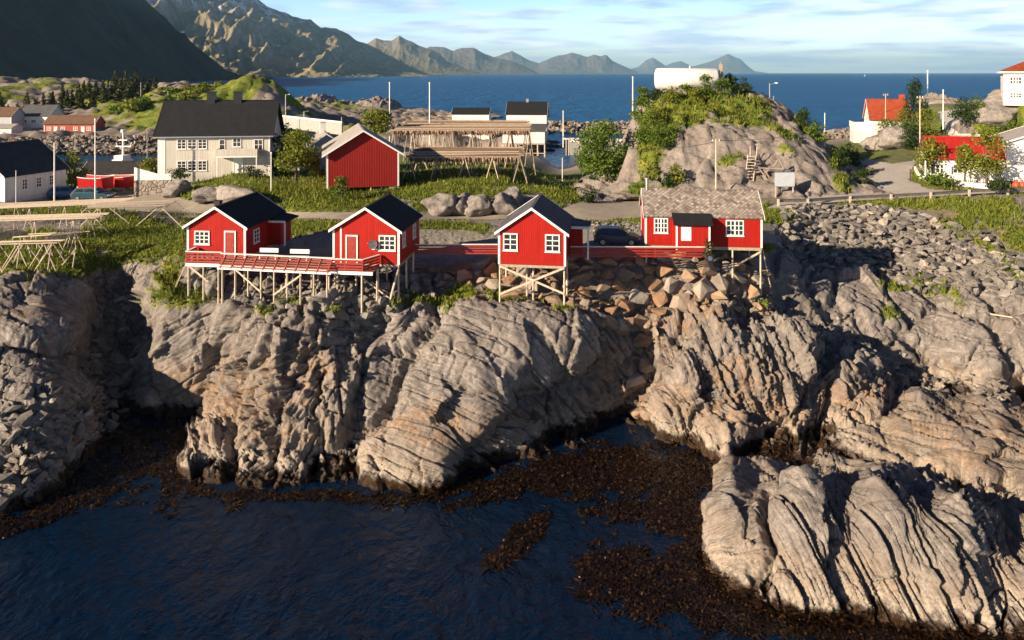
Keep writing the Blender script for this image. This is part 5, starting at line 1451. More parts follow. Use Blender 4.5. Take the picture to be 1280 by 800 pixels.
def merge_rocks(name, lst, mats, seed=1):
    r = random.Random(seed); V_, F_, MI = [], [], []
    base = []
    for k in range(6):
        bm = hull_rock(950 + k, .75, 10, .45); base.append(([v.co.copy() for v in bm.verts], [tuple(v.index for v in f.verts) for f in bm.faces])); bm.free()
    vs_all = []; fs_all = []; n0 = 0; rcol = []
    for t_, p, s in lst:
        bv, bf = base[r.randrange(6)]
        M = Matrix.Translation((p.x, p.y, p.z + s * .1)) @ Matrix.Rotation(r.uniform(0, 6.3), 4, 'Z') @ Matrix.Rotation(r.uniform(-.6, .6), 4, 'X') @ Matrix.Diagonal((s * r.uniform(.9, 1.4), s * r.uniform(.8, 1.1), s * r.uniform(.9, 1.35), 1))
        vs_all += [tuple(M @ v) for v in bv]; fs_all += [tuple(i + n0 for i in f) for f in bf]; n0 += len(bv)
        rcol += [(1.0 if t_ == 'w' else 0.0, r.random())] * len(bv)
    me = bpy.data.meshes.new(name); me.from_pydata(vs_all, [], fs_all); at = me.color_attributes.new('tone', 'FLOAT_COLOR', 'POINT')
    c = np.ones((len(vs_all), 4), np.float32); c[:, :2] = np.array(rcol); at.data.foreach_set('color', c.ravel())
    me.materials.append(mats); o = bpy.data.objects.new(name, me); col.objects.link(o); return o
def rubble_mat():
    t = NT("loose rock"); w = t.coord(kind='World'); a = t.attr('tone'); s = t.n.new('ShaderNodeSeparateColor'); t.l.new(a.outputs['Color'], s.inputs[0])
    g = t.ramp(s.outputs[1], (0, (.10, .095, .088)), (.5, (.20, .187, .17)), (.85, (.30, .275, .245)), (1, (.40, .35, .29)))
    wm = t.ramp(s.outputs[1], (0, (.20, .11, .06)), (.5, (.33, .20, .11)), (.8, (.28, .22, .17)), (1, (.34, .30, .26)))
    c = t.mix(s.outputs[0], g, wm)
    c = t.mix(t.ramp(t.noise(w, 3, 5, .7), (.35, .6), (.6, 0)), c, (.08, .07, .06))
    z = t.sep(w)[2]; c = t.mix(t.ramp(z, (.3, 1), (.9, 0)), c, (.035, .022, .014))
    return t.out(c, .9, t.bump(t.noise(w, 6, 4, .7), .6, .1), spec=.25)
M_rub = rubble_mat()
o = merge_rocks('rubble', ws[165:] + gs[125:], M_rub); tag(o, "loose grey and brown rubble between the bigger boulders of the shore", "rubble", None, 'stuff')
# rock-fill banks and breakwaters
def bank(name, pts, n, smin, smax, label, width, seed):
    r = random.Random(seed); lst = []
    for _ in range(n):
        k = r.random() * (len(pts) - 1); i = int(k); f = k - i
        a = Vector(pts[i]); b = Vector(pts[i + 1]); p = a + (b - a) * f; h = p.z
        t = r.uniform(-1, 1)
        lst.append(('w' if r.random() < .25 else 'g', Vector((p.x + r.uniform(-1, 1), p.y + t * width, h * (1 - abs(t) ** 1.3) - .3)), smin + (smax - smin) * r.random() ** 1.5))
    o = merge_rocks(name, lst, M_rub, seed); tag(o, label, "breakwater", None, 'stuff')
bank('breakwater', [PY(440, 158, 330), PY(500, 155, 332), PY(600, 155, 335), PY(700, 152.5, 330), PY(800, 153, 325), PY(860, 154, 320)], 2600, 1.2, 3.2, "long rock-fill breakwater crossing behind the white warehouses", 9, 31)
bank('breakwater', [PY(1020, 166, 300), PY(1050, 162, 300), PY(1080, 158, 300), PY(1096, 160, 300)], 700, 1.2, 3.2, "rock-fill breakwater between the knoll and the orange roofed house", 8, 32)
bank('rock_fill', [PY(-60, 171.5, 247), PY(60, 171.5, 247), PY(120, 170.5, 247), PY(200, 169.5, 247), PY(260, 168, 247)], 1500, .8, 2.4, "rock-fill bank under the far quay road", 6.5, 33)

# ------------------------------------------------------------------ foliage
def leaf_mat(name, a, b, c3):
    t = NT(name); w = t.coord(kind='World'); at = t.attr('tone'); s = t.n.new('ShaderNodeSeparateColor'); t.l.new(at.outputs['Color'], s.inputs[0])
    c = t.ramp(s.outputs[0], (0, a), (.55, b), (1, c3))
    c = t.mix(t.ramp(t.noise(w, .8, 3), (.4, .45), (.6, 0)), c, a)
    t.b.inputs['Subsurface Weight'].default_value = 0
    m = t.out(c, .6, spec=.25)
    # light coming through the leaves
    tr = t.n.new('ShaderNodeBsdfTranslucent'); t.l.new(c, tr.inputs['Color']); mx = t.n.new('ShaderNodeMixShader'); mx.inputs[0].default_value = .3
    out = [n for n in t.n if n.type == 'OUTPUT_MATERIAL'][0]
    t.l.new(t.b.outputs[0], mx.inputs[1]); t.l.new(tr.outputs[0], mx.inputs[2]); t.l.new(mx.outputs[0], out.inputs['Surface'])
    return m
M_leaf = leaf_mat("fresh green leaves", (.035, .075, .010), (.115, .18, .020), (.22, .27, .035))
M_leafd = leaf_mat("dark green leaves", (.012, .028, .008), (.035, .065, .014), (.07, .10, .02))
M_leafy = leaf_mat("yellow green leaves", (.08, .10, .012), (.18, .215, .022), (.30, .29, .04))
M_con = leaf_mat("spruce needles", (.022, .030, .010), (.06, .07, .018), (.13, .11, .03))
M_bark = painted("grey bark", (.14, .11, .09), .9, .3, 8, bump=.5)
def leaves(name, lobes, n, size, mat, seed, parent=None, shell=.55):
    """small leaf sprays through a set of lobes (centre, radii)"""
    rs = np.random.RandomState(seed); wts = np.array([l[1][0] * l[1][1] * l[1][2] for l in lobes]) ** .67; wts /= wts.sum()
    pick_ = rs.choice(len(lobes), n, p=wts)
    C_ = np.array([l[0] for l in lobes])[pick_]; Rr = np.array([l[1] for l in lobes])[pick_]
    d = rs.normal(size=(n, 3)); d /= np.linalg.norm(d, axis=1)[:, None]
    rad = shell + (1.12 - shell) * rs.rand(n) ** .7
    lump = 1 + .28 * np.sin(d[:, 0] * 5 + pick_) * np.sin(d[:, 1] * 4.3 + 2 * pick_) + .16 * np.sin(d[:, 2] * 9 + pick_)
    P_ = C_ + d * Rr * (rad * lump)[:, None]
    a = rs.normal(size=(n, 3)); a /= np.linalg.norm(a, axis=1)[:, None]
    b = np.cross(a, rs.normal(size=(n, 3))); b /= np.linalg.norm(b, axis=1)[:, None]
    s = size * (.5 + rs.rand(n)); a *= s[:, None]; b *= (s * .6)[:, None]
    vs = np.stack([P_ - a, P_ - b, P_ + a, P_ + b], 1).reshape(-1, 3)
    me = bpy.data.meshes.new(name); me.vertices.add(4 * n); me.vertices.foreach_set('co', vs.astype(np.float32).ravel())
    me.loops.add(4 * n); me.loops.foreach_set('vertex_index', np.arange(4 * n, dtype=np.int32)); me.polygons.add(n)
    me.polygons.foreach_set('loop_start', np.arange(0, 4 * n, 4, dtype=np.int32)); me.polygons.foreach_set('loop_total', np.full(n, 4, dtype=np.int32)); me.update()
    at = me.color_attributes.new('tone', 'FLOAT_COLOR', 'POINT'); c = np.ones((4 * n, 4), np.float32)
    tone = np.clip(rs.normal(.5, .22, n) + .0, 0, 1); c[:, 0] = np.repeat(tone, 4); at.data.foreach_set('color', c.ravel())
    me.materials.append(mat); o = bpy.data.objects.new(name, me); col.objects.link(o)
    if parent is not None: o.parent = parent
    return o
def tree(u, v, Y, h, w, mat, label, group=None, n=2600, size=.16, seed=1, name='bush', cat='bush', z=None, trunk=.28, lobes=9):
    r = random.Random(seed); p = PY(u, v, Y)
    if z is not None: p.z = z
    c = empty(name, p, 0, label, cat, group)
    L = []
    if name != 'leafy_tree':
        trunk = min(trunk, .12)
        for k in range(5): L.append(((math.cos(k * 1.26 + seed) * w * .27, math.sin(k * 1.26 + seed) * w * .24, h * .16), (w * .24, w * .22, h * .17)))
    for k in range(lobes):
        a = r.uniform(0, 6.28); q = r.random() ** .5; t = r.uniform(trunk, .84)
        spread = w / 2 * (.75 if t < .7 else .45)
        L.append(((math.cos(a) * q * spread, math.sin(a) * q * spread * .8, h * t), (w * r.uniform(.19, .30), w * r.uniform(.18, .28), h * r.uniform(.12, .20))))
    L.append(((0, 0, h * .88), (w * .15, w * .15, h * .12)))
    leaves('crown', L, n, size, mat, seed, c)
    m = MB(); m.tube((0, 0, -.5), (0, 0, h * .55), .03 * w + .04, .02 * w + .02, 7)
    for l in L[:6]: m.tube((0, 0, h * r.uniform(.1, .35)), l[0], .022 * w + .02, .015, 5)
    m.build('trunk', M_bark, c, True)
    return c
def conifer(u, v, Y, h, label, group, seed, z=None):
    r = random.Random(seed); p = PY(u, v, Y)
    if z is not None: p.z = z
    c = empty('spruce_tree', p, 0, label, "tree", group)
    L = [((r.uniform(-.1, .1), r.uniform(-.1, .1), h * t), ((1.05 - t) * h * .24, (1.05 - t) * h * .24, h * .07)) for t in (.14, .26, .38, .5, .62, .74, .86, .95)]
    leaves('crown', L, 420, .5, M_con, seed, c, .3)
    m = MB(); m.tube((0, 0, -1), (0, 0, h * .9), .22, .04, 6); m.build('trunk', M_bark, c)
tree(370, 222, 92, 5.8, 5.0, M_leafy, "bright yellow-green leafy tree right of the cream house", None, 5200, .13, 501, 'leafy_tree', 'tree', lobes=13)
tree(345, 216, 99, 5.2, 4.4, M_leafd, "dark bush squeezed between the cream house and the bright tree", None, 2200, .14, 502)
tree(357, 190, 108, 4.2, 4.5, M_leafd, "dark leafy bush behind the bright yellow-green tree", None, 2200, .15, 503)
tree(396, 222, 93, 2.6, 2.2, M_leafy, "small pale green bush beside the left corner of the red barn", None, 1300, .11, 504)
tree(312, 222, 94, 1.4, 3.4, M_leafd, "low dark shrub under the balcony of the cream house", None, 1000, .1, 505)
tree(225, 222, 93, 1.3, 2.6, M_leafd, "low shrub at the left foot of the cream house", None, 800, .1, 506)
tree(470, 176, 122, 5.2, 5.2, M_leafy, "leafy tree behind the red barn roof beside the flagpole", None, 2400, .18, 507, 'leafy_tree', 'tree')
tree(427, 243, 84, 2.0, 2.2, M_leaf, "green shrub under the red barn", None, 1100, .1, 508)
tree(758, 222, 104, 8.0, 7.2, M_leaf, "big round green bush left of the knoll", None, 6500, .17, 509, lobes=15)
tree(741, 210, 108, 5.2, 4.8, M_leaf, "smaller green bush at the left side of the big round bush", None, 2400, .17, 530)
tree(694, 238, 95, 2.1, 1.6, M_leafd, "slim dark shrub at the shaded foot of the rack mound", None, 700, .1, 510)
tree(735, 252, 88, 1.9, 2.2, M_leafd, "dark low shrub beside the gravel road", None, 900, .1, 511)
ks = [(812,.0,101.5,4.2,4.4,M_leaf,"green bush low on the left flank of the knoll"),(826,0,99,3.4,3.6,M_leaf,"green bush near the foot of the knoll's left flank"),(802,0,106,3.0,3.4,M_leaf,"green bush high on the left edge of the knoll"),
      (815,0,103.5,3.3,3.6,M_leafy,"yellow-green bush in the middle of the knoll's left flank"),(838,0,110.5,2.0,3.0,M_leafy,"yellow-green low bush below the left end of the tank"),(858,0,112.5,2.2,2.4,M_leaf,"green bush in front of the tank, left of its middle"),
      (880,0,112,3.1,3.2,M_leaf,"tall green bush in front of the tank's right half"),(868,0,110,2.2,2.8,M_leafy,"yellow-green bush below the middle of the tank"),(904,0,111.5,3.0,2.4,M_leaf,"green bush at the right end of the tank"),
      (929,0,115,3.0,3.8,M_leafd,"dark round bush on the knoll top right of the tank"),(912,0,117,2.2,2.6,M_leafd,"dark small bush behind the right end of the tank"),(806,0,114,2.0,3.0,M_leaf,"green bush on the crest at the left end of the tank"),
      (822,0,113,1.8,2.4,M_leafd,"dark small bush under the left end of the tank"),(1006,0,108,4.2,3.0,M_leafd,"dark upright bush on the right shoulder of the knoll"),(1018,0,106,2.6,3.0,M_leaf,"green bush below the dark upright one on the knoll's right shoulder"),(1052,0,103,2.6,2.6,M_leafd,"dark bush low on the knoll's shaded right side"),
      (846,0,94.2,2.2,2.4,M_leafy,"yellow-green bush at the knoll foot left of the utility pole"),(832,0,94.0,2.0,2.2,M_leafd,"dark bush at the knoll foot left of the yellow-green one"),(948,0,110,1.5,1.8,M_leafy,"small yellow-green shrub on the knoll top far right of the tank"),(908,0,106,1.2,1.8,M_leafy,"small yellow-green shrub below the tank's right end"),
      (1078,0,98,2.4,2.2,M_leafd,"dark slim bush where the knoll meets the right-hand road")]
for k, (u, _, y, h, w, mt, lb) in enumerate(ks):
    x = (u - 640) * y / FP
    zz = knoll_z(x, y) if 8 < x < 57 else ground_at(x, y)
    tree(u, 0, y, h, w, mt, lb, "bushes growing on the knoll", int(420 + h * w * 150), .12, 540 + k, z=zz - .2, trunk=.12, lobes=8)
rt = [(1147,166,148,10.5,4.6,M_leafd,"tall dark tree behind the orange roofed house, beside the flagpole",'leafy_tree','tree'),(1112,176,140,4.2,5.0,M_leaf,"round green bush in front of the orange roofed house",'bush','bush'),(1131,178,136,6.2,4.6,M_leaf,"tall green bush right of the orange roofed house",'bush','bush'),
      (1146,188,128,5.5,5.0,M_leafd,"dark green bush beside the utility pole on the right",'bush','bush'),(1158,170,134,5.0,5.2,M_leafy,"yellow-green bush left of the concrete drive",'bush','bush'),(1165,222,104,5.6,3.8,M_leafy,"spreading yellow-green tree at the left end of the red roofed house",'leafy_tree','tree'),
      (1206,226,99,4.8,3.4,M_leafy,"slim tree in front of the middle of the red roof",'leafy_tree','tree'),(1233,228,97,7.0,4.0,M_leafy,"tallest garden tree in front of the right part of the red roof",'leafy_tree','tree'),(1176,229,98,1.5,4.6,M_leaf,"low hedge inside the curving white wall",'hedge','hedge'),
      (1205,150,142,4.5,5.0,M_leafd,"dark bush at the top of the concrete drive",'bush','bush'),(1219,148,143,4.5,5.5,M_leaf,"green bush right of the dark one on the rocky hill edge",'bush','bush'),(1262,190,118,5,5,M_leaf,"green bush behind the garage roof",'bush','bush'),
      (1248,236,92,1.8,2.6,M_leafd,"small dark shrub beside the red buoys",'bush','bush'),(1062,208,112,3.4,3.2,M_leafd,"dark bush where the road bends behind the knoll",'bush','bush'),(94,230,99,4.4,3.4,M_leafy,"yellow-green bush right of the white left-edge house",'bush','bush'),
      (186,214,108,2.0,3.0,M_leafy,"brownish shrub between the small shed and the cream house",'bush','bush')]
for k, (u, v, y, h, w, mt, lb, nm, ct) in enumerate(rt):
    tree(u, v, y, h, w, mt, lb, None, int(450 + h * w * 62), .15, 580 + k, nm, ct, lobes=11)
rc = random.Random(9); k = 0
for (u, y, h) in [(112,330,9),(120,326,8),(128,332,9.5),(135,328,9),(143,336,11),(150,331,10),(157,334,11.5),(163,330,10),(170,338,11),(178,332,8.5),(105,334,7.5),(98,330,8),(90,325,7),(78,330,8),(66,326,7),(54,318,8),(44,316,7),(10,300,8),(22,305,7),(186,338,8),(194,333,7),(34,320,9),(84,318,8),(116,318,7.5),(147,322,8),(0,312,9),(100,316,8),(62,310,9),(76,306,7),(130,316,8.5),(160,320,8)]:
    x = (u - 640) * y / FP
    conifer(u, 0, y, h * 1.05, "dark spruce in the far grove behind the harbour road", "spruces in the grove across the harbour", 620 + k, z=head_z(x, y) - .5); k += 1
for k, (u, y, h, w) in enumerate([(205,320,3,8),(220,318,3,8),(236,322,3.5,8),(212,300,3,7),(232,300,3,8),(180,298,4,9),(165,292,4,9),(256,326,3.5,7),(248,310,3,8),(148,300,4,9),(275,330,5,6)]):
    x = (u - 640) * y / FP
    tree(u, 0, y, h, w, M_leaf if k % 2 else M_leafy, "low green scrub bush on the far rocky headland", "scrub bushes on the far headland", 500, .5, 660 + k, z=head_z(x, y) - .3)

# grass tufts and herbs where the zones say grass, close enough to show blades
def tufts():
    rs = np.random.RandomState(4)
    gk = knoll_grass(KX, KY, KZ)
    sets = []
    for Xs, Ys, Zs, m, n_, wgt in ((XF, YF, ZF, (grass > .5) & (V > 236) & (V < 430) & (Zc > 2), 24000, (Yc / 60) ** 2), (XF, YF, ZF, (grass > .5) & (V > 205) & (V <= 245) & (Zc > 6), 9000, Yc * 0 + 1), (KX, KY, KZ, gk > .45, 11000, KX * 0 + 1)):
        ii = np.argwhere(m); pr = wgt[ii[:, 0], ii[:, 1]]; ii = ii[rs.choice(len(ii), n_, p=pr / pr.sum())]
        sets.append(np.stack([Xs[ii[:, 0], ii[:, 1]], Ys[ii[:, 0], ii[:, 1]], Zs[ii[:, 0], ii[:, 1]] - .03], 1))
    Pn = np.concatenate(sets) + rs.normal(size=(sum(len(a) for a in sets), 3)) * [.10, .14, 0]
    Pn = Pn + 0; n = len(Pn); k = 3; Pn = np.repeat(Pn, k, 0); N = n * k
    far_ = np.clip(Pn[:, 1] / 75, 1, 1.6)
    ang_ = rs.rand(N) * 6.28; hgt = np.clip(rs.gamma(3, .07, N), .08, .6) * far_; w = (.035 + .05 * rs.rand(N)) * far_
    dx = np.cos(ang_); dy = np.sin(ang_); lean = hgt * rs.rand(N) * .7; la = rs.rand(N) * 6.28
    a = Pn + np.stack([-dx * w, -dy * w, 0 * w], 1); b = Pn + np.stack([dx * w, dy * w, 0 * w], 1)
    c = Pn + np.stack([np.cos(la) * lean, np.sin(la) * lean, hgt], 1)
    vs = np.stack([a, b, c], 1).reshape(-1, 3).astype(np.float32)
    me = bpy.data.meshes.new('grass'); me.vertices.add(3 * N); me.vertices.foreach_set('co', vs.ravel()); me.loops.add(3 * N); me.loops.foreach_set('vertex_index', np.arange(3 * N, dtype=np.int32))
    me.polygons.add(N); me.polygons.foreach_set('loop_start', np.arange(0, 3 * N, 3, dtype=np.int32)); me.polygons.foreach_set('loop_total', np.full(N, 3, dtype=np.int32)); me.update()
    at = me.color_attributes.new('tone', 'FLOAT_COLOR', 'POINT'); cc = np.ones((3 * N, 4), np.float32); cc[:, 0] = np.repeat(np.clip(rs.normal(.55, .25, N), 0, 1), 3); at.data.foreach_set('color', cc.ravel())
    me.materials.append(leaf_mat("meadow grass", (.06, .095, .010), (.17, .215, .022), (.32, .29, .05))); o = bpy.data.objects.new('grass', me); col.objects.link(o)
    tag(o, "green and yellowing meadow grass on the ledges and banks round the cabins", "grass", None, 'stuff')
tufts()

# ------------------------------------------------------------------ seaweed along the waterline
def seaweed():
    rs = np.random.RandomState(8)
    W = [(790,590,90,30,0),(705,583,80,13,-8),(765,568,50,14,0),(640,600,50,7,-22),(860,590,60,26,0),(720,600,60,22,0),(640,612,70,10,-15),(840,640,40,40,0),(790,640,60,14,0),(780,722,50,36,10),(850,730,40,40,0),(820,750,60,16,0),(870,680,20,70,0),(650,672,42,14,-35),(626,700,26,8,-20),(570,612,70,6,-14),(480,624,60,5,0),(350,620,120,5,0),(250,615,40,8,15),(218,585,16,50,10),(225,545,24,16,0),
         (170,575,26,40,15),(115,608,36,18,-35),(60,640,46,14,-25),(5,660,36,10,-10),(120,614,26,6,0),(150,540,26,26,0),(900,765,50,22,10),(960,775,60,18,5),(1040,784,80,16,4),(1130,795,80,16,4),(1220,805,80,14,4),(1310,812,60,14,0),(890,740,30,40,0),(930,600,40,8,-10),(1000,570,60,8,0),(900,580,50,8,0)]
    pts = []; uu = rs.uniform(-20, 1300, 300000); vv = rs.uniform(515, 815, 300000)
    g = np.full(uu.shape, -9.0)
    for cx, cy, rx, ry, a in W:
        c, s = math.cos(R(a)), math.sin(R(a)); dx = uu - cx; dy = vv - cy
        g = np.maximum(g, 1 - np.sqrt(((dx * c + dy * s) / rx) ** 2 + ((-dx * s + dy * c) / ry) ** 2))
    hole = np.maximum(1 - np.sqrt(((uu - 810) / 55) ** 2 + ((vv - 676) / 12) ** 2), 1 - np.sqrt(((uu - 745) / 26) ** 2 + ((vv - 650) / 8) ** 2))
    g = g + fbm(uu / 14, vv / 8, 4, 801) * .9 + fbm(uu / 4, vv / 3, 2, 805) * .4
    keep = (g > .10) & (hole < .15)
    uu, vv, g = uu[keep], vv[keep], g[keep]
    i = np.clip(np.searchsorted(-VS, -vv), 1, len(VS) - 2); j = np.clip(np.round((uu + 242) / 1.6).astype(int), 1, len(US) - 2)
    X_ = XF[i, j]; Y_ = YF[i, j]; Z_ = ZF[i, j]
    # floating or lying: on the rock where it is out of the water, on the surface elsewhere
    wz = np.maximum(Z_, .0); Yw = FP * CH / (vv - HV)
    low = Z_ < 0.0
    X_ = np.where(low, (uu - 640) * Yw / FP, X_); Y_ = np.where(low, Yw, Y_)
    ok = (wz < .55 + .25 * fbm(uu / 10, vv / 10, 2, 811)) & (np.abs(X_) < 60)
    X_, Y_, wz = X_[ok], Y_[ok], wz[ok]
    n = min(len(X_), 52000); sel = rs.permutation(len(X_))[:n]; X_, Y_, wz = X_[sel], Y_[sel], wz[sel]
    X_ = X_ + rs.normal(0, .05, n); Y_ = Y_ + rs.normal(0, .05, n)
    base = np.stack([X_, Y_, wz + .01], 1)
    a = rs.rand(n) * 6.28; L = .10 + .17 * rs.rand(n); w = .035 + .06 * rs.rand(n); h = .02 + .13 * rs.rand(n) ** 1.5
    lng = rs.rand(n) < .22; L = np.where(lng, .3 + .4 * rs.rand(n), L); w = np.where(lng, .03 + .03 * rs.rand(n), w); h = np.where(lng, .02 + .05 * rs.rand(n), h)
    sc_ = .6 + .9 * vnoise(X_ / 1.3, Y_ / 1.3, 821); L = L * sc_; w = w * sc_
    d = np.stack([np.cos(a), np.sin(a), 0 * a], 1); s = np.stack([-np.sin(a), np.cos(a), 0 * a], 1); up = np.array([0, 0, 1.0])
    p0 = base - s * (w * .5)[:, None]; p1 = base + s * (w * .5)[:, None]
    m0 = base + d * (L * .5)[:, None] + up * h[:, None] - s * w[:, None]; m1 = base + d * (L * .5)[:, None] + up * (h * (.6 + .6 * rs.rand(n)))[:, None] + s * w[:, None]
    e = base + d * L[:, None] + up * (h * rs.uniform(-.2, .9, n))[:, None]
    vs = np.stack([p0, p1, m1, e, m0], 1).reshape(-1, 3).astype(np.float32)
    me = bpy.data.meshes.new('seaweed'); me.vertices.add(5 * n); me.vertices.foreach_set('co', vs.ravel())
    b = np.arange(n)[:, None] * 5; q = b + np.array([0, 1, 2, 4]); t = b + np.array([4, 2, 3])
    idx = np.concatenate([q, t], 1).ravel().astype(np.int32); me.loops.add(len(idx)); me.loops.foreach_set('vertex_index', idx)
    ls = (np.arange(n)[:, None] * 7 + np.array([0, 4])).ravel().astype(np.int32); me.polygons.add(2 * n); me.polygons.foreach_set('loop_start', ls)
    me.polygons.foreach_set('loop_total', np.tile(np.array([4, 3], dtype=np.int32), n)); me.update()
    at = me.color_attributes.new('tone', 'FLOAT_COLOR', 'POINT'); cc = np.ones((5 * n, 4), np.float32); cc[:, 0] = np.repeat(rs.rand(n), 5); at.data.foreach_set('color', cc.ravel())
    tt = NT("wet brown seaweed"); sp = tt.n.new('ShaderNodeSeparateColor'); tt.l.new(tt.attr('tone').outputs['Color'], sp.inputs[0])
    c = tt.ramp(sp.outputs[0], (0, (.003, .0015, .001)), (.55, (.009, .0045, .0025)), (.85, (.022, .010, .004)), (1, (.060, .030, .009)))
    me.materials.append(tt.out(c, .30, spec=.4)); o = bpy.data.objects.new('seaweed', me); col.objects.link(o)
    tag(o, "wet brown bladderwrack covering the waterline rocks and floating in the cove", "seaweed", None, 'stuff')
seaweed()
# ------------------------------------------------------------------ drying racks
def rack(name, A, B, depth, drop, label, npole=7, nframe=4, r=.055, mat=None, group=None, splay=.8, fish=0, fl=None, seed=1, foot=None, dy=1.0):
    """long poles lying on A-frames: A and B are the ends of the near top edge; every frame and pole its own part"""
    rr = random.Random(seed); A = Vector(A); B = Vector(B); c = empty(name, A, 0, label, "drying rack", group)
    d = B - A; mat = mat or M_palepole
    for k in range(npole):
        y = depth * k / max(1, npole - 1)
        m = MB(); o1 = rr.uniform(-.5, .1); o2 = rr.uniform(-.1, .5); dn = d.normalized()
        m.tube(Vector((0, y, .0)) + dn * o1 + Vector((0, 0, rr.uniform(-.04, .06))), d + Vector((0, y, rr.uniform(-.05, .05))) + dn * o2, r, r * .75, 6)
        m.build('long_pole', mat, c)
    for k in range(nframe):
        t = (k + .5) / nframe if nframe > 2 else k
        p = d * t
        g = (foot if foot is not None else None)
        for s in (-1, 1):
            for yy in (0, depth):
                q = p + Vector((s * splay * .5, yy + (-.3 if yy == 0 else .3), 0)); gz = ground_at(A.x + q.x, A.y + q.y) - A.z - .1 if g is None else g
                gz = max(gz, -drop)
                m = MB(); m.tube((q.x, q.y, gz), (p.x, p.y + yy, p.z - .05), .05, .045, 6); m.build('leg', mat, c)
        m = MB(); m.tube((p.x, -.3, p.z - .1), (p.x, depth + .3, p.z - .1), .05, n=6); m.build('cross_pole', mat, c)
    return c
rack_splay = .7
G = "bare stockfish racks in the meadow at the lower left"
rack('drying_rack', PY(-30, 262, 74), PY(146, 254, 76), 3.2, 4, "longest bare rack of bundled poles at the back of the left meadow", 14, 4, group=G, seed=1)
rack('drying_rack', PY(108, 260, 72), PY(200, 257, 74), 3.0, 4, "bare rack of pale poles on splayed legs ending by the gravel road", 14, 2, group=G, seed=2, splay=5)
rack('drying_rack', PY(-30, 277, 67), PY(116, 273, 68), 2.6, 4, "bare rack of two tiers of poles in the middle of the left meadow", 12, 3, group=G, seed=3)
rack('drying_rack', PY(-30, 306, 62.5), PY(72, 303, 62.5), 1.0, 4.4, "lowest bare rack standing above the left cliff edge", 3, 3, group=G, seed=4, splay=2.5)
rack('drying_rack', PY(18, 297, 65.5), PY(100, 292, 65), 1.0, 4.4, "short bare rack leaning behind the lowest one on the left", 3, 3, group=G, seed=5, splay=1.5)
# loose slatted panels lying on the racks
for (u0, v0, u1, v1, Y, lb) in [(40, 302, 92, 284, 63.5, "grey slatted panel of old poles leaning on the left racks"), (-20, 296, 22, 286, 65, "grey slatted panel at the left edge of the meadow")]:
    p = PY(u0, v0, Y); q = PY(u1, v1, Y + 1.5); c = empty('slatted_panel', p, 0, lb, "slatted panel"); d = q - p
    for k in range(9):
        m = MB(); w = Vector((.25, 0, -.09)) * k * .5; m.beam(w, w + d, .07, .05); m.build('slat', M_greypole, c)
for k, (u, v, Y, h) in enumerate([(57, 352, 60, 3.0), (18, 350, 61, 3.0), (88, 345, 63, 2.4)]):
    p = PY(u, v, Y); c = empty('rack_prop', p, 0, ["pale upright prop pole on the cliff edge in front of the racks", "pale prop pole nearer the left edge in front of the racks", "thin prop pole beside the dark gully"][k], "prop pole")
    m = MB(); m.tube((0, 0, -.4), (.35, .2, h), .06, .05, 6); m.build('upright_pole', M_palepole, c); m = MB(); m.tube((-1.7, .3, -.2), (.45, .1, h - .1), .05, .045, 6); m.build('diagonal_pole', M_palepole, c)

M_rackpole = painted("brown rack pole", (.20, .13, .09), .85, .3, 3)
def fish_rack(name, x0, x1, y0, y1, z, ground_z, label, nx, nfish, seed, zrow):
    rr = random.Random(seed); rs = np.random.RandomState(seed)
    c = empty(name, (x0, y0, z), 0, label, "drying rack", "stockfish racks full of drying fish"); W = x1 - x0; D = y1 - y0
    # long poles, a hundred at most
    n = zrow
    for k in range(n):
        y = D * k / (n - 1); m = MB(); m.tube((rr.uniform(-.6, .2), y, rr.uniform(-.05, .1)), (W + rr.uniform(-.4, .8), y, rr.uniform(-.05, .1)), .07, .06, 5); m.build('long_pole', M_rackpole if k % 4 else M_palepole, c)
    for k in range(nx):
        x = W * k / (nx - 1); m = MB(); m.tube((x, -.3, -.14), (x, D + .3, -.14), .08, n=5); m.build('cross_pole', M_pole, c)
        for yy in (0, D * .35, D * .7, D):
            for s in (-1, 1):
                gz = ground_z - z; m = MB(); m.tube((x + s * .9, yy - (.7 if yy == 0 else .2) * 1.0, gz), (x, yy, -.1), .065, .055, 6); m.build('leg', M_palepole if rr.random() < .5 else M_pole, c)
    # hanging fish, paired by the tail over the poles
    vs = []; fs = []; nn = 0
    mm = MB()
    for _ in range(nfish):
        y = D * round(rr.random() ** 1.6 * (n - 1)) / (n - 1); x = rr.uniform(0, W); l = rr.uniform(.45, .95); w = rr.uniform(.12, .22); a = rr.uniform(0, 3.14)
        ca, sa = math.cos(a) * w, math.sin(a) * w; z0 = .04; y += rr.choice((-.07, .07))
        mm.add([(x, y, z0), (x + ca, y + sa, -l * .35), (x - sa * .5, y + ca * .5, -l * .4), (x - ca, y - sa, -l * .35), (x + sa * .5, y - ca * .5, -l * .4), (x + rr.uniform(-.05, .05), y, -l)],
               [(0, 1, 2), (0, 2, 3), (0, 3, 4), (0, 4, 1), (5, 2, 1), (5, 3, 2), (5, 4, 3), (5, 1, 4)])
    t = NT("dried fish " + name); w_ = t.coord(); nz_ = t.noise(w_, 2.5, 4, .7)
    o = mm.build('drying_fish', t.out(t.ramp(nz_, (.3, (.06, .035, .022)), (.5, (.20, .12, .075)), (.7, (.46, .34, .25))), .7), None)
    o.location = (x0, y0, z)
    tag(o, "drying stockfish hanging in rows under " + ("the big upper rack" if seed == 3 else "the lower nearer rack"), "dried fish", None, 'stuff')
    return c
pa = PY(492, 163, 116); pb = PY(662, 165, 116)
fish_rack('stockfish_rack', pa.x, pb.x, 116, 140, pa.z, 10.5, "big upper stockfish rack, its poles and fish hiding the foot of the white warehouses", 8, 5200, 3, 34)
pa = PY(512, 196, 95); pb = PY(650, 197, 95)
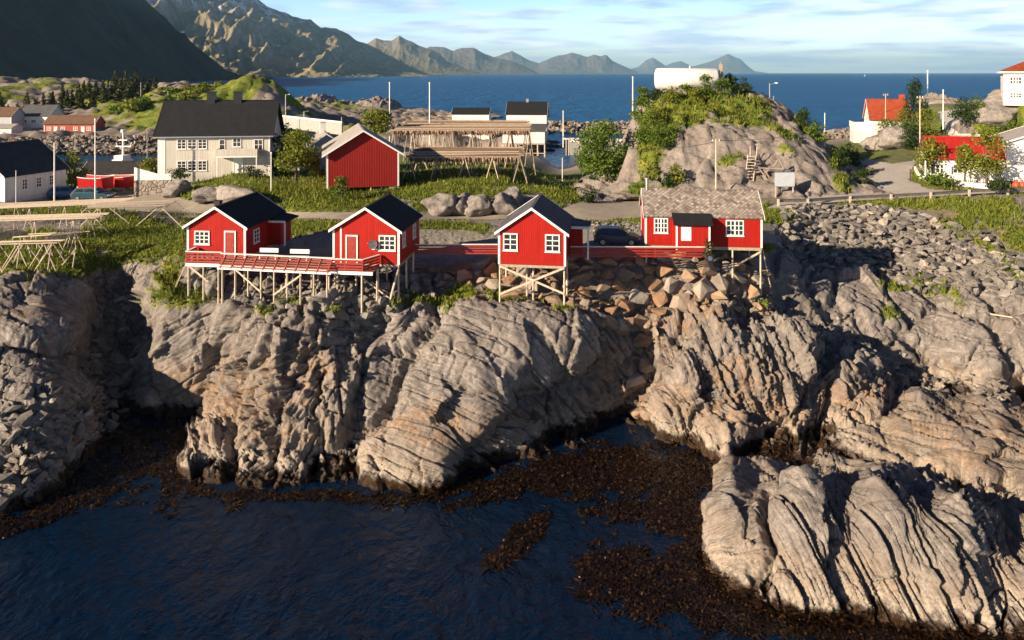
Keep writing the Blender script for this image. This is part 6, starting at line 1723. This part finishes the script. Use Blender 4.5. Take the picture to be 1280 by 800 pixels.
fish_rack('stockfish_rack', pa.x, pb.x, 95, 107, pa.z, 12.3, "lower stockfish rack on splayed legs over the green mound", 5, 1900, 4, 26)

# rock outcrops of the mound under the racks, and knoll foot blocks
def outcrop(u, v, Y, w, h, d, label, seed, name='rock_outcrop', sink=.5):
    bm = bmesh.new(); bmesh.ops.create_icosphere(bm, subdivisions=4, radius=1)
    rp = random.Random(seed * 7 + 1); planes = []
    for _ in range(16):
        nv = Vector((rp.gauss(0, 1), rp.gauss(0, 1), rp.gauss(0, .8))).normalized(); planes.append((nv, rp.uniform(.55, .85)))
    for vv in bm.verts:
        p = vv.co.copy()
        for nv, dd in planes:
            e_ = p.dot(nv) - dd
            if e_ > 0: p -= nv * e_ * .92
        q = Vector((round(p.x * 1.6) / 1.6, round(p.y * 1.6) / 1.6, round(p.z * 2) / 2))
        s = 1 + .22 * mnoise.fractal(p * 1.6 + Vector((seed * 3.1, 0, 0)), 1, 2, 4) + .12 * (mnoise.voronoi(p * 2.2 + Vector((seed, 0, 0)))[0][1] - mnoise.voronoi(p * 2.2 + Vector((seed, 0, 0)))[0][0])
        p = p * 1.15
        vv.co = Vector((p.x * w / 2 * s, p.y * d / 2 * s, p.z * h / 2 * s + h / 2 - sink))
    me = bpy.data.meshes.new(name); bm.to_mesh(me); bm.free()
    for p_ in me.polygons: p_.use_smooth = True
    me.materials.append(M_outc); o = bpy.data.objects.new(name, me); col.objects.link(o); o.location = PY(u, v, Y); o.rotation_euler = (0, 0, seed)
    tag(o, label, "rock outcrop"); return o
def outc_mat():
    t = NT("outcrop gneiss"); w = t.coord(kind='World'); c, h = rock_color(t, w); return t.out(c, .9, t.bump(h, .9, .15), spec=.25)
M_outc = outc_mat()
for k, (u, v, Y, w, h, d, lb) in enumerate([(555,268,81,4.6,3.0,3,"grey rock face at the left foot of the rack mound"),(576,267,81.5,3.2,2.6,3,"grey rock face in the middle of the mound foot"),(598,268,81,2.6,3.0,2.6,"steep pale rock block under the lower rack"),(628,268,82,4.2,2.6,3,"shaded dark rock block right of the pale one"),(640,264,84,3.4,3.0,3,"pointed rock at the right foot of the rack mound"),
      (505,262,83,4.4,1.4,3,"low rounded rock right below the barn"),(478,240,90,2.5,1.2,2,"low rock slab beside the barn"),(395,245,86,1.8,.9,1.5,"small pale stone in the grass left of the barn"),(290,252,84,6.5,2.2,3,"pale rock face in the lawn below the cream house"),(262,250,85,4.5,2.0,3,"pale rock face left of the bigger one below the cream house"),(332,254,84,2.6,1.1,2,"small brown rock in the lawn below the cream house"),(470,312,66,2,1,1.4,"flat stone in the yard behind the second cabin"),
      (222,244,90,3.5,2.2,2.4,"rock face joining the stone garden wall"),(1118,185,132,7,4.5,6,"grey rock hump below the orange roofed house"),(1098,188,134,5,3.5,5,"grey rock hump nearer the road bend"),(1240,160,143,9,5.6,9,"smooth grey rock dome right of the concrete drive"),(1262,150,146,9,6.4,8,"smooth grass-topped rock dome under the hipped roof house"),
      (268,362,58.6,2.2,2.0,1.8,"round pale boulder between the stilts of the leftmost cabin"),(248,352,60.5,1.7,1.6,1.4,"round boulder behind the leftmost cabin's front stilts"),(408,385,55.8,2.0,1.9,1.8,"large grey boulder under the walkway end")]):
    outcrop(u, v, Y, w, h, d, lb, k + 1)

# ------------------------------------------------------------------ poles, lamps, wires
def pole(u, vt, vb, Y, r, label, mat=None, name='flagpole', cat='flagpole', group=None, lamp=0, z0=None):
    b = PY(u, vb, Y); h = (vb - vt) * Y / FP
    c = empty(name, b, 0, label, cat, group)
    m = MB(); m.tube((0, 0, -1.5), (0, 0, h), r, r * .7, 8); m.build('pole_shaft', mat or M_white, c)
    if name == 'flagpole':
        m = MB(); m.tube((0, 0, h), (0, 0, h + .18), r * 1.6, r * .6, 8); m.build('finial', mat or M_white, c)
    if lamp:
        m = MB(); m.tube((0, 0, h - .3), (lamp, 0, h), .05, n=6); m.build('lamp_arm', M_metal, c)
        m = MB(); m.box(min(lamp, lamp * 1.5), max(lamp, lamp * 1.5), -.15, .15, h - .05, h + .12); m.build('lamp_head', M_white, c)
    if name == 'utility_pole':
        m = MB(); m.box(-.5, .5, -.06, .06, h - .35, h - .22); m.build('crossarm', M_pole, c)
        for s in (-.4, 0, .4):
            m = MB(); m.tube((s, 0, h - .22), (s, 0, h - .02), .04, n=6); m.build('insulator', M_white, c)
    return c
pole(119, 150, 247, 90, .09, "tall white flagpole in front of the red boats on the left")
pole(68, 178, 246, 91, .10, "thick white pole in front of the white left-edge house", name='lamp_post', cat='lamp post')
pole(20, 213, 256, 84, .05, "short thin white pole by the left-edge house wall", name='post', cat='post')
pole(339, 192, 251, 86, .08, "white flagpole in the lawn between cream house and barn")
pole(487, 104, 176, 125, .10, "white flagpole at the left end of the upper rack")
pole(537, 104, 170, 132, .12, "white flagpole with ball top behind the upper rack")
pole(791, 97, 136, 118, .11, "white mast on the left rim of the knoll")
pole(895, 174, 246, 91, .11, "pale wooden utility pole in front of the knoll", M_palepole, 'utility_pole', 'utility pole')
pole(962, 104, 128, 116, .10, "street lamp on the right rim of the knoll", M_metal, 'street_lamp', 'street lamp', None, .8)
pole(967, 120, 132, 115, .09, "short pole beside the lamp on the knoll rim", M_metal, 'post', 'post')
pole(1031, 141, 172, 108, .08, "thin white pole at the right shoulder of the knoll", name='lamp_post', cat='lamp post')
pole(1107, 117, 150, 145, .10, "pale pole in front of the orange roof", M_palepole, 'utility_pole', 'utility pole')
pole(1150, 120, 222, 112, .12, "tall wooden utility pole at the bend of the right-hand road", M_palepole, 'utility_pole', 'utility pole')
pole(1159.5, 89, 140, 150, .14, "tallest white flagpole beside the dark tree on the right")
pole(1179, 113, 152, 146, .12, "white flagpole at the edge of the concrete drive")
pole(704, 139, 178, 228, .16, "white flagpole at the quay beside the tall warehouse")
pole(703, 197, 225, 120, .07, "thin white post rising before the harbour water", name='post', cat='post')
pole(184, 164, 206, 125, .07, "thin pole behind the small shed", M_metal, 'post', 'post')
pole(94, 165, 215, 118, .08, "pale mast behind the boathouse roof", M_palepole, 'mast', 'mast')
for k, (u, v, Y, vt) in enumerate([(357, 157, 236, 118), (380, 150, 240, 139), (427, 160, 224, 146)]):
    pole(u, vt, v, Y, .14, ["tall lamp post on the far quay road below the round knoll", "lamp post on the far quay road with small head", "pale square post where the quay road reaches the barn roof"][k], M_metal if k < 2 else M_palepole, 'street_lamp' if k < 2 else 'post', 'street lamp' if k < 2 else 'post', None, (.9 if k < 2 else 0))
pole(210, 114, 128, 300, .14, "lamp post on the far green headland", M_metal, 'street_lamp', 'street lamp', None, -1.2)
pole(176, 103, 116, 330, .14, "distant mast among the far spruces", M_metal, 'mast', 'mast')
def wire(a, b, sag, label):
    a = Vector(a); b = Vector(b); c = MB(); prev = a
    for k in range(1, 15):
        t = k / 14; p = a.lerp(b, t); p.z -= sag * 4 * t * (1 - t); c.tube(prev, p, .022, n=4); prev = p
    o = c.build('overhead_wire', M_black); tag(o, label, "wire", "overhead wires")
wire(PY(895, 176, 91), PY(1150, 122, 112), 1.6, "overhead wire from the knoll's utility pole to the tall pole at the road bend")
wire(PY(895, 177, 91), PY(700, 170, 86), 1.2, "overhead wire running left from the knoll's utility pole")
wire(PY(1150, 122, 112), PY(1300, 96, 120), 1.5, "overhead wire running off the right edge")

# ------------------------------------------------------------------ cars
M_tyre = painted("tyre rubber", (.012, .012, .012), .85)
M_rim = painted("alloy rim", (.4, .4, .42), .35, metal=.9)
M_lamp = painted("headlamp glass", (.6, .6, .58), .15)
M_tail = painted("red lamp glass", (.35, .01, .01), .2)
def car(loc, rz, paint, label, L=4.25, W=1.78, H=1.55, group=None):
    c = empty('parked_car', loc, rz, label, "car", group); k = L / 4.25; kh = H / 1.55
    side = [(-2.1, .30), (-2.12, .62), (-2.05, .95), (-1.85, 1.02), (-.2, 1.0), (1.0, .98), (1.75, .86), (2.05, .70), (2.12, .50), (2.08, .28), (1.75, .22)]
    bm = bmesh.new(); secs = []
    ys = [-W / 2, -W / 2 + .10, 0, W / 2 - .10, W / 2]; sc = [.94, 1, 1.01, 1, .94]
    for y, s in zip(ys, sc):
        secs.append([bm.verts.new((x * k * s, y, (z - .6) * (s if s < 1 else 1) * kh + .6 * kh)) for x, z in side])
    n = len(side)
    for a, b in zip(secs[:-1], secs[1:]):
        for i in range(n): bm.faces.new((a[i], a[(i + 1) % n], b[(i + 1) % n], b[i]))
    bm.faces.new(secs[0][::-1]); bm.faces.new(secs[-1]); bmesh.ops.recalc_face_normals(bm, faces=bm.faces)
    me = bpy.data.meshes.new('body'); bm.to_mesh(me); bm.free(); me.materials.append(paint); o = bpy.data.objects.new('body', me); col.objects.link(o); o.parent = c
    md = o.modifiers.new('b', 'BEVEL'); md.width = .05; md.segments = 3; md.limit_method = 'ANGLE'
    top = [(-1.98, .98), (-1.62, 1.46), (-1.2, 1.53), (.1, 1.52), (.45, 1.42), (1.15, 1.0)]
    def shell(y0, y1, inset, zs, name, mat, par):
        m = MB(); a = [(x * k, y0, z * kh) for x, z in top]; nn = len(top)
        vs = []
        for x, z in top:
            f = (z - .98) / .55; yy = (W / 2 - .07) - inset * f
            vs.append((x * k, -yy, z * kh)); 
        for x, z in top:
            f = (z - .98) / .55; yy = (W / 2 - .07) - inset * f; vs.append((x * k, yy, z * kh))
        fs = [tuple(range(nn)), tuple(range(nn, 2 * nn))[::-1]] + [(i, (i + 1) % nn, nn + (i + 1) % nn, nn + i) for i in range(nn)]
        m.add(vs, fs); return m.build(name, mat, par)
    shell(0, 0, .20, 1, 'cabin_shell', paint, c)
    # glazing set just proud of the cabin
    def glassq(xs, name):
        for s in (-1, 1):
            m = MB(); vs = []
            for x, z in xs:
                f = (z - .98) / .55; vs.append((x * k, s * ((W / 2 - .07) - .20 * f + .012), z * kh))
            m.add(vs, [tuple(range(len(vs)))]); m.build('side_window', M_glass, c)
    glassq([(-1.72, 1.06), (-1.45, 1.40), (-.75, 1.44), (-.75, 1.05)], 'a'); glassq([(-.66, 1.05), (-.66, 1.44), (.08, 1.43), (.34, 1.34), (.85, 1.05)], 'b')
    for a, b, nm in (((1.10, 1.04), (.47, 1.42), 'windscreen'), ((-1.96, 1.04), (-1.65, 1.42), 'rear_window')):
        m = MB(); vs = []
        for (x, z), s in ((a, -1), (a, 1), (b, 1), (b, -1)):
            f = (z - .98) / .55; off = .02 if nm == 'windscreen' else -.02; vs.append(((x + off) * k, s * ((W / 2 - .14) - .20 * f), (z + .012) * kh))
        m.add(vs, [(0, 1, 2, 3)]); m.build(nm, M_glass, c)
    for x in (-1.3, 1.3):
        for s in (-1, 1):
            m = MB(); y = s * (W / 2 - .10); m.tube((x * k, y - .10, .33), (x * k, y + .12, .33), .33, n=20); w = m.build('wheel', M_tyre, c)
            m = MB(); yy = y + s * .125; m.tube((x * k, yy - .01, .33), (x * k, yy + .01, .33), .21, n=12); m.build('rim', M_rim, w)
    for s in (-1, 1):
        m = MB(); m.box(1.92 * k, 2.10 * k, s * W * .40 - .16, s * W * .40 + .16, .58 * kh, .72 * kh); m.build('headlight', M_lamp, c)
        m = MB(); m.box(-2.13 * k, -2.0 * k, s * W * .41 - .12, s * W * .41 + .12, .66 * kh, .86 * kh); m.build('tail_light', M_tail, c)
        m = MB(); m.box(.75 * k, .95 * k, s * (W / 2 + .02) - .09, s * (W / 2 + .02) + .09, .98 * kh, 1.12 * kh); m.build('wing_mirror', paint, c)
    return c
def paint(name, c): 
    t = NT(name); t.b.inputs['Coat Weight'].default_value = .8; t.b.inputs['Coat Roughness'].default_value = .08; return t.out(c, .35, metal=.3)
P_blue = paint("dark blue car paint", (.006, .018, .07)); P_teal = paint("blue-green car paint", (.02, .07, .10)); P_silver = paint("silver car paint", (.30, .31, .32)); P_lblue = paint("mid blue car paint", (.02, .09, .22))
def place(u, v, z): return P(u, v, z)
pp = ground(771, 305.5); car((pp.x, pp.y, pp.z + .03), R(-5), P_blue, "dark blue hatchback parked on the gravel between the third and fourth cabins", 4.1)
pp = ground(117, 250); car((pp.x, pp.y, pp.z + .03), R(2), P_teal, "blue-green estate car parked before the red boats on the left", 4.6)
pp = ground(88, 247); car((pp.x, pp.y - .6, pp.z + .03), R(12), P_lblue, "mid blue car beside the white left-edge house", 4.0)
pp = ground(191, 237); car((pp.x, pp.y, pp.z + .03), R(75), P_silver, "silver car seen from behind beside the stone garden wall", 4.2)

# ------------------------------------------------------------------ boats
def open_boat(u0, u1, v, Y, label, h=1.1, W=2.2):
    a = PY(u0, v, Y); b = PY(u1, v, Y); L = b.x - a.x
    c = empty('open_boat', ((a.x + b.x) / 2, Y, a.z), R(3), label, "boat", "red open work boats on land")
    m = MB(); n = 9; vs = []
    for i in range(n):
        t = i / (n - 1); x = -L / 2 + L * t; w = W / 2 * (1 - max(0, (t - .7) / .3) ** 2 * .85); sh = h * (1 + .12 * (2 * t - 1) ** 2)
        vs += [(x, -w, sh), (x, -w * .75, .15), (x, w * .75, .15), (x, w, sh), (x, w - .08, sh), (x, w * .7, .3), (x, -w * .7, .3), (x, -w + .08, sh)]
    fs = [(i * 8 + j, i * 8 + (j + 1) % 8, (i + 1) * 8 + (j + 1) % 8, (i + 1) * 8 + j) for i in range(n - 1) for j in range(8)] + [tuple(range(8)), tuple(range((n - 1) * 8, n * 8))[::-1]]
    m.add(vs, fs); m.build('hull', M_boatred, c)
    m = MB()
    for i in range(n - 1):
        for s in (0, 3): m.beam(vs[i * 8 + s], vs[(i + 1) * 8 + s], .12, .10)
    m.build('gunwale', M_white, c)
    for t in (.3, .6):
        m = MB(); x = -L / 2 + L * t; m.box(x - .15, x + .15, -W / 2 + .15, W / 2 - .15, h * .6, h * .66); m.build('thwart', M_white, c)
    for t in (.2, .75):
        m = MB(); x = -L / 2 + L * t; m.box(x - .1, x + .1, -W / 2, W / 2, -.25, .15); m.build('cradle', M_pole, c)
M_boatred = painted("bright red boat paint", (.55, .012, .010), .4, .15)
open_boat(103, 142, 236.5, 95, "nearer bright red open boat on land behind the blue-green car", 1.5, 2.4)
open_boat(124, 170, 235, 98.5, "farther bright red open boat on land reaching toward the cream house", 1.5, 2.4)
def fishing_boat():
    Y = 190; c = empty('fishing_boat', ((158 - 640) * Y / FP, Y, 0), R(80), "white fishing boat moored in the harbour, only mast and radar showing above the boathouse", "boat")
    m = MB(); vs = []; n = 9
    for i in range(n):
        t = i / (n - 1); x = -6 + 12 * t; w = 2.1 * (1 - max(0, (t - .55) / .45) ** 2 * .95); sh = 1.7 + .9 * t * t
        vs += [(x, -w, sh), (x, -w * .8, 0), (x, 0, -.8), (x, w * .8, 0), (x, w, sh)]
    m.add(vs, [(i * 5 + j, i * 5 + j + 1, i * 5 + j + 6, i * 5 + j + 5) for i in range(n - 1) for j in range(4)] + [(i * 5, i * 5 + 5, i * 5 + 9, i * 5 + 4) for i in range(n - 1)] + [tuple(range(5))]); m.build('hull', M_white, c)
    m = MB(); m.box(-3.5, .5, -1.4, 1.4, 1.9, 4.6); m.box(-3.0, 0, -1.2, 1.2, 4.6, 5.6); m.build('wheelhouse', M_white, c)
    m = MB(); m.tube((-1.2, 0, 5.6), (-1.2, 0, 11.2), .28, .2, 8); m.build('mast', M_white, c)
    m = MB(); m.box(-1.4, -1.0, -2.3, 2.0, 7.6, 7.85); m.box(-1.4, -1.0, -1.2, 1.2, 9.2, 9.4); m.tube((-1.2, 1.6, 7.8), (-1.2, 1.9, 8.6), .1); m.tube((-1.2, -2.0, 7.8), (-1.2, -2.4, 8.8), .1); m.build('spreader', M_white, c)
    m = MB(); m.tube((-1.2, 0, 11.2), (-1.2, 0, 11.9), .55, .55, 12); m.build('radar_dome', M_white, c)
fishing_boat()
def sail_boat():
    Y = 5200; p = PY(1081, 95.75, Y); c = empty('sailing_boat', (p.x, Y, 0), R(20), "tiny white sailing boat far out on the open sea", "boat")
    m = MB(); m.add([(-7, -2, 1.5), (-7, 2, 1.5), (7, 0, 2.2), (-6, 0, -1)], [(0, 1, 2), (0, 2, 3), (1, 3, 2), (0, 3, 1)]); m.build('hull', M_white, c)
    m = MB(); m.add([(0, 0, 2.5), (-7, .3, 2.7), (0, .1, 19), (.2, 0, 2.5), (6.5, 0, 2.5), (.2, .1, 17)], [(0, 1, 2), (3, 4, 5)]); 
    m.tube((0, 0, 0), (0, 0, 20), .15); m.build('sails', M_white, c)
sail_boat()

# ------------------------------------------------------------------ along the right-hand road
def guardrail():
    pts = [(972, 258), (1010, 257.5), (1062, 254), (1113, 251.5), (1162, 249), (1211, 245.5), (1259, 243.5), (1310, 242)]
    o = ground(*pts[0]); c = empty('guard_rail', o, 0, "long roadside guard rail with pale posts above the rubble slope", "guard rail")
    m = MB(); P_ = [ground(*p) - o for p in pts]
    for a, b in zip(P_[:-1], P_[1:]):
        m.beam(a + Vector((0, 0, .62)), b + Vector((0, 0, .62)), .06, .28); m.beam(a + Vector((0, 0, .80)), b + Vector((0, 0, .80)), .14, .05)
    m.build('rail', painted("weathered guard rail", (.17, .15, .13), .7, .3, 2), c)
    for a in P_:
        m = MB(); m.box(a.x - .11, a.x + .11, a.y - .24, a.y - .04, a.z - .5, a.z + .85); m.build('rail_post', M_palepole, c)
guardrail()
def info_sign():
    p = PY(981, 247, 91.5); p.z = ground_at(p.x, p.y); Y = 91.5
    c = empty('information_board', (p.x, Y, p.z), R(4), "pale grey rectangular board on two legs at the knoll foot", "sign")
    m = MB(); m.box(-1.25, 1.2, -.06, 0, 1.35, 3.05); bo = m.build('board', painted("pale grey sign panel", (.50, .54, .58), .5), c)
    m = MB()
    for a, b, z0, z1 in ((-1.25, 1.2, 1.31, 1.37), (-1.25, 1.2, 3.03, 3.09)): m.box(a, b, -.09, .02, z0, z1)
    m.build('board_frame', M_metal, bo)
    for x in (-1.1, 1.05):
        m = MB(); m.box(x - .06, x + .06, .01, .12, -.4, 1.5); m.build('leg', M_palepole, c)
    # timber clutter behind it and the ladder up the rock
    p = PY(938, 243, 93.5); p.z = ground_at(p.x, p.y)
    c = empty('wooden_steps', p, R(-10), "steep wooden steps climbing the front of the knoll", "steps")
    for s in (-.5, .5):
        m = MB(); m.beam((s - .35, 0, 0), (s + .55, 2.6, 4.6), .09, .16); m.build('stringer', M_palepole, c)
    for k in range(13):
        t = (k + .5) / 13; m = MB(); m.box(-.5 - .35 + .9 * t, .5 - .35 + .9 * t, 2.6 * t - .14, 2.6 * t + .14, 4.6 * t - .03, 4.6 * t + .03); m.build('tread', M_palepole, c)
    m = MB(); m.beam((1.1, 2.6, 4.4), (1.1, 2.6, 5.6), .1); m.beam((.3, 2.6, 4.4), (.3, 2.6, 5.7), .1); m.build('handrail_post', M_palepole, c)
    p = PY(964, 238, 94.5); c = empty('timber_frame', p, 0, "broken timber frame of old poles behind the pale grey board", "timber frame")
    for a, b in (((-1.6, 0, 2.8), (1.6, 0, 2.7)), ((-1.4, 0, 2.6), (.4, 0, 0)), ((-.9, .2, 2.6), (1.0, .2, 0)), ((.2, 0, 2.9), (.9, 0, 3.9)), ((.9, 0, 3.9), (1.5, 0, 2.8)), ((-1.8, .3, 2.2), (-.4, .3, 2.5))):
        m = MB(); m.beam(a, b, .13); m.build('timber', M_pole, c)
info_sign()
# barrel at the foot of the steps
m = MB(); m.tube((0, 0, 0), (0, 0, .9), .3, .3, 14); m.tube((0, 0, .28), (0, 0, .33), .32, .32, 14); m.tube((0, 0, .6), (0, 0, .65), .32, .32, 14)
o = m.build('barrel', M_black); p = ground(942, 243); o.location = p; tag(o, "black barrel at the foot of the wooden steps", "barrel")
# tyre leaning at the end of the long red fence
def tyre():
    bm = bmesh.new(); n, k = 22, 8; V_ = []
    for i in range(n):
        a = 2 * math.pi * i / n
        V_.append([bm.verts.new(((.27 + .09 * math.cos(2 * math.pi * j / k)) * math.cos(a), .10 * math.sin(2 * math.pi * j / k), (.27 + .09 * math.cos(2 * math.pi * j / k)) * math.sin(a))) for j in range(k)])
    for i in range(n):
        for j in range(k): bm.faces.new((V_[i][j], V_[i][(j + 1) % k], V_[(i + 1) % n][(j + 1) % k], V_[(i + 1) % n][j]))
    me = bpy.data.meshes.new('tyre'); bm.to_mesh(me); bm.free(); me.materials.append(M_tyre); o = bpy.data.objects.new('tyre', me); col.objects.link(o)
    p = PY(887, 323, 59.5); o.location = p; o.rotation_euler = (R(-12), 0, R(10)); tag(o, "old tyre leaning at the right end of the long red fence", "tyre")
    m = MB(); m.tube((0, -.03, 0), (0, .03, 0), .19, n=14); m.build('rim', M_rim, o)
tyre()
p = PY(889, 318, 59.8); tree(884, 322, 59.9, 1.6, .9, M_leafd, "small dark bush at the right end of the long red fence", None, 500, .07, 690)
# pale pole washed up on the rocks
a = ground(1238, 400); b = ground(1295, 409); m = MB(); m.tube((0, 0, .5), (b - a) + Vector((0, 0, .5)), .07, .06, 8); o = m.build('driftwood_pole', M_palepole); o.location = a; tag(o, "long pale pole lying across the rocks at the right edge", "pole")
# buoys
for k, (u, v) in enumerate([(1270, 236), (1278, 236), (1247, 236)]):
    bm = bmesh.new(); bmesh.ops.create_uvsphere(bm, u_segments=14, v_segments=10, radius=.42)
    for q in bm.verts: q.co.z = q.co.z * 1.15 + .45
    bmesh.ops.create_cone(bm, cap_ends=True, segments=10, radius1=.12, radius2=.08, depth=.25, matrix=Matrix.Translation((0, 0, 1.0)))
    me = bpy.data.meshes.new('buoy'); bm.to_mesh(me); bm.free(); me.materials.append(painted("orange-red buoy plastic", (.6, .07, .03), .4)); o = bpy.data.objects.new('buoy', me); col.objects.link(o); o.location = ground(u, v)
    tag(o, ["orange-red buoy left of another under the terrace wall", "orange-red buoy nearest the right edge", "orange-red buoy beside the small dark shrub"][k], "buoy", "buoys by the garden wall")

# ------------------------------------------------------------------ the walker on the road
def person():
    p = ground(1012, 256.5); H = 1.78
    c = empty('person', (p.x, p.y, p.z + .08), R(-70), "person walking along the road in black jacket and pale blue trousers", "person")
    J = [(0, 0, .95), (0, 0, 1.15), (0, 0, 1.38), (0, 0, 1.50), (0, 0, 1.62), (-.10, -.02, .90), (-.11, -.16, .50), (-.11, -.10, .08), (-.11, -.24, .05), (.10, .02, .90), (.11, .05, .50), (.11, .24, .12), (.11, .12, .03),
         (-.19, 0, 1.40), (-.25, .10, 1.14), (-.25, .02, .92), (.19, 0, 1.40), (.25, -.06, 1.13), (.25, -.20, .95), (0, -.01, 1.72)]
    E = [(0, 1), (1, 2), (2, 3), (3, 4), (4, 19), (0, 5), (5, 6), (6, 7), (7, 8), (0, 9), (9, 10), (10, 11), (11, 12), (2, 13), (13, 14), (14, 15), (2, 16), (16, 17), (17, 18)]
    Rr = [.15, .14, .16, .065, .095, .10, .07, .05, .045, .10, .07, .05, .045, .075, .055, .04, .075, .055, .04, .085]
    me = bpy.data.meshes.new('body'); me.from_pydata(J, E, []); o = bpy.data.objects.new('body', me); col.objects.link(o); o.parent = c
    sk = o.modifiers.new('skin', 'SKIN'); o.modifiers.new('sub', 'SUBSURF').levels = 2; o.modifiers['sub'].render_levels = 2
    for i, v in enumerate(me.skin_vertices[0].data): v.radius = (Rr[i], Rr[i] * .85); v.use_root = i == 0
    t = NT("walker's clothes"); z = t.sep(t.coord())[2]; cr_ = t.ramp(z, (.0, (.03, .02, .02)), (.09, (.16, .22, .34)), (.93, (.16, .22, .34)), (.935, (.012, .012, .015)), (1.0, (.012, .012, .015)))
    t2 = t.ramp(t.math('SUBTRACT', z, 1.0), (.0, 0), (.53, 0), (.535, 1)); me.materials.append(t.out(t.mix(t2, cr_, (.45, .25, .17)), .8))
    bm = bmesh.new(); bmesh.ops.create_uvsphere(bm, u_segments=14, v_segments=10, radius=.125)
    for v in bm.verts: v.co = Vector((v.co.x * .9, v.co.y + .02, v.co.z * .85 + 1.72 + (.0 if v.co.y > -.05 else .05)))
    me = bpy.data.meshes.new('hair'); bm.to_mesh(me); bm.free(); me.materials.append(painted("blond hair", (.45, .33, .18), .8)); h = bpy.data.objects.new('hair', me); col.objects.link(h); h.parent = c
    for s in (-1, 1):
        m = MB(); m.box(s * .11 - .045, s * .11 + .045, (-.32 if s < 0 else .06), (-.06 if s < 0 else .30), (.0 if s < 0 else .02), (.09 if s < 0 else .12)); m.build('shoe', M_black, c)
person()
# far quay road and its white kerb rail
c = empty('quay_rail', PY(335, 143, 250), 0, "white topped kerb rail of the far quay road", "kerb rail"); a = PY(335, 143, 250); b = PY(428, 153, 226); m = MB(); m.beam((0, 0, 0), b - a, .5, .5); m.build('rail', M_white, c)
m = MB(); m.beam((0, -.3, -2.0), (b - a) + Vector((0, -.3, -2.0)), .5, 3.4); m.build('quay_face', M_concrete, c)
# ------------------------------------------------------------------ air over the fjord
def haze():
    t = bpy.data.materials.new("haze"); t.use_nodes = True; n = t.node_tree.nodes; l = t.node_tree.links
    n.clear(); o = n.new('ShaderNodeOutputMaterial'); p = n.new('ShaderNodeVolumePrincipled')
    p.inputs['Density'].default_value = HAZE
    p.inputs['Color'].default_value = (.36, .70, 1.0, 1)
    p.inputs['Anisotropy'].default_value = .1
    l.new(p.outputs[0], o.inputs['Volume'])
    me = bpy.data.meshes.new("haze")
    bm = bmesh.new(); bmesh.ops.create_cube(bm, size=1)
    for v in bm.verts:
        v.co = ((v.co.x) * 97000, 28000 + v.co.y * 62000, -10 if v.co.z < 0 else 1150)
    bm.to_mesh(me); bm.free()
    me.materials.append(t)
    ob = bpy.data.objects.new("haze", me); ob['kind'] = 'stuff'; col.objects.link(ob)
HAZE = 3.0e-5
haze()
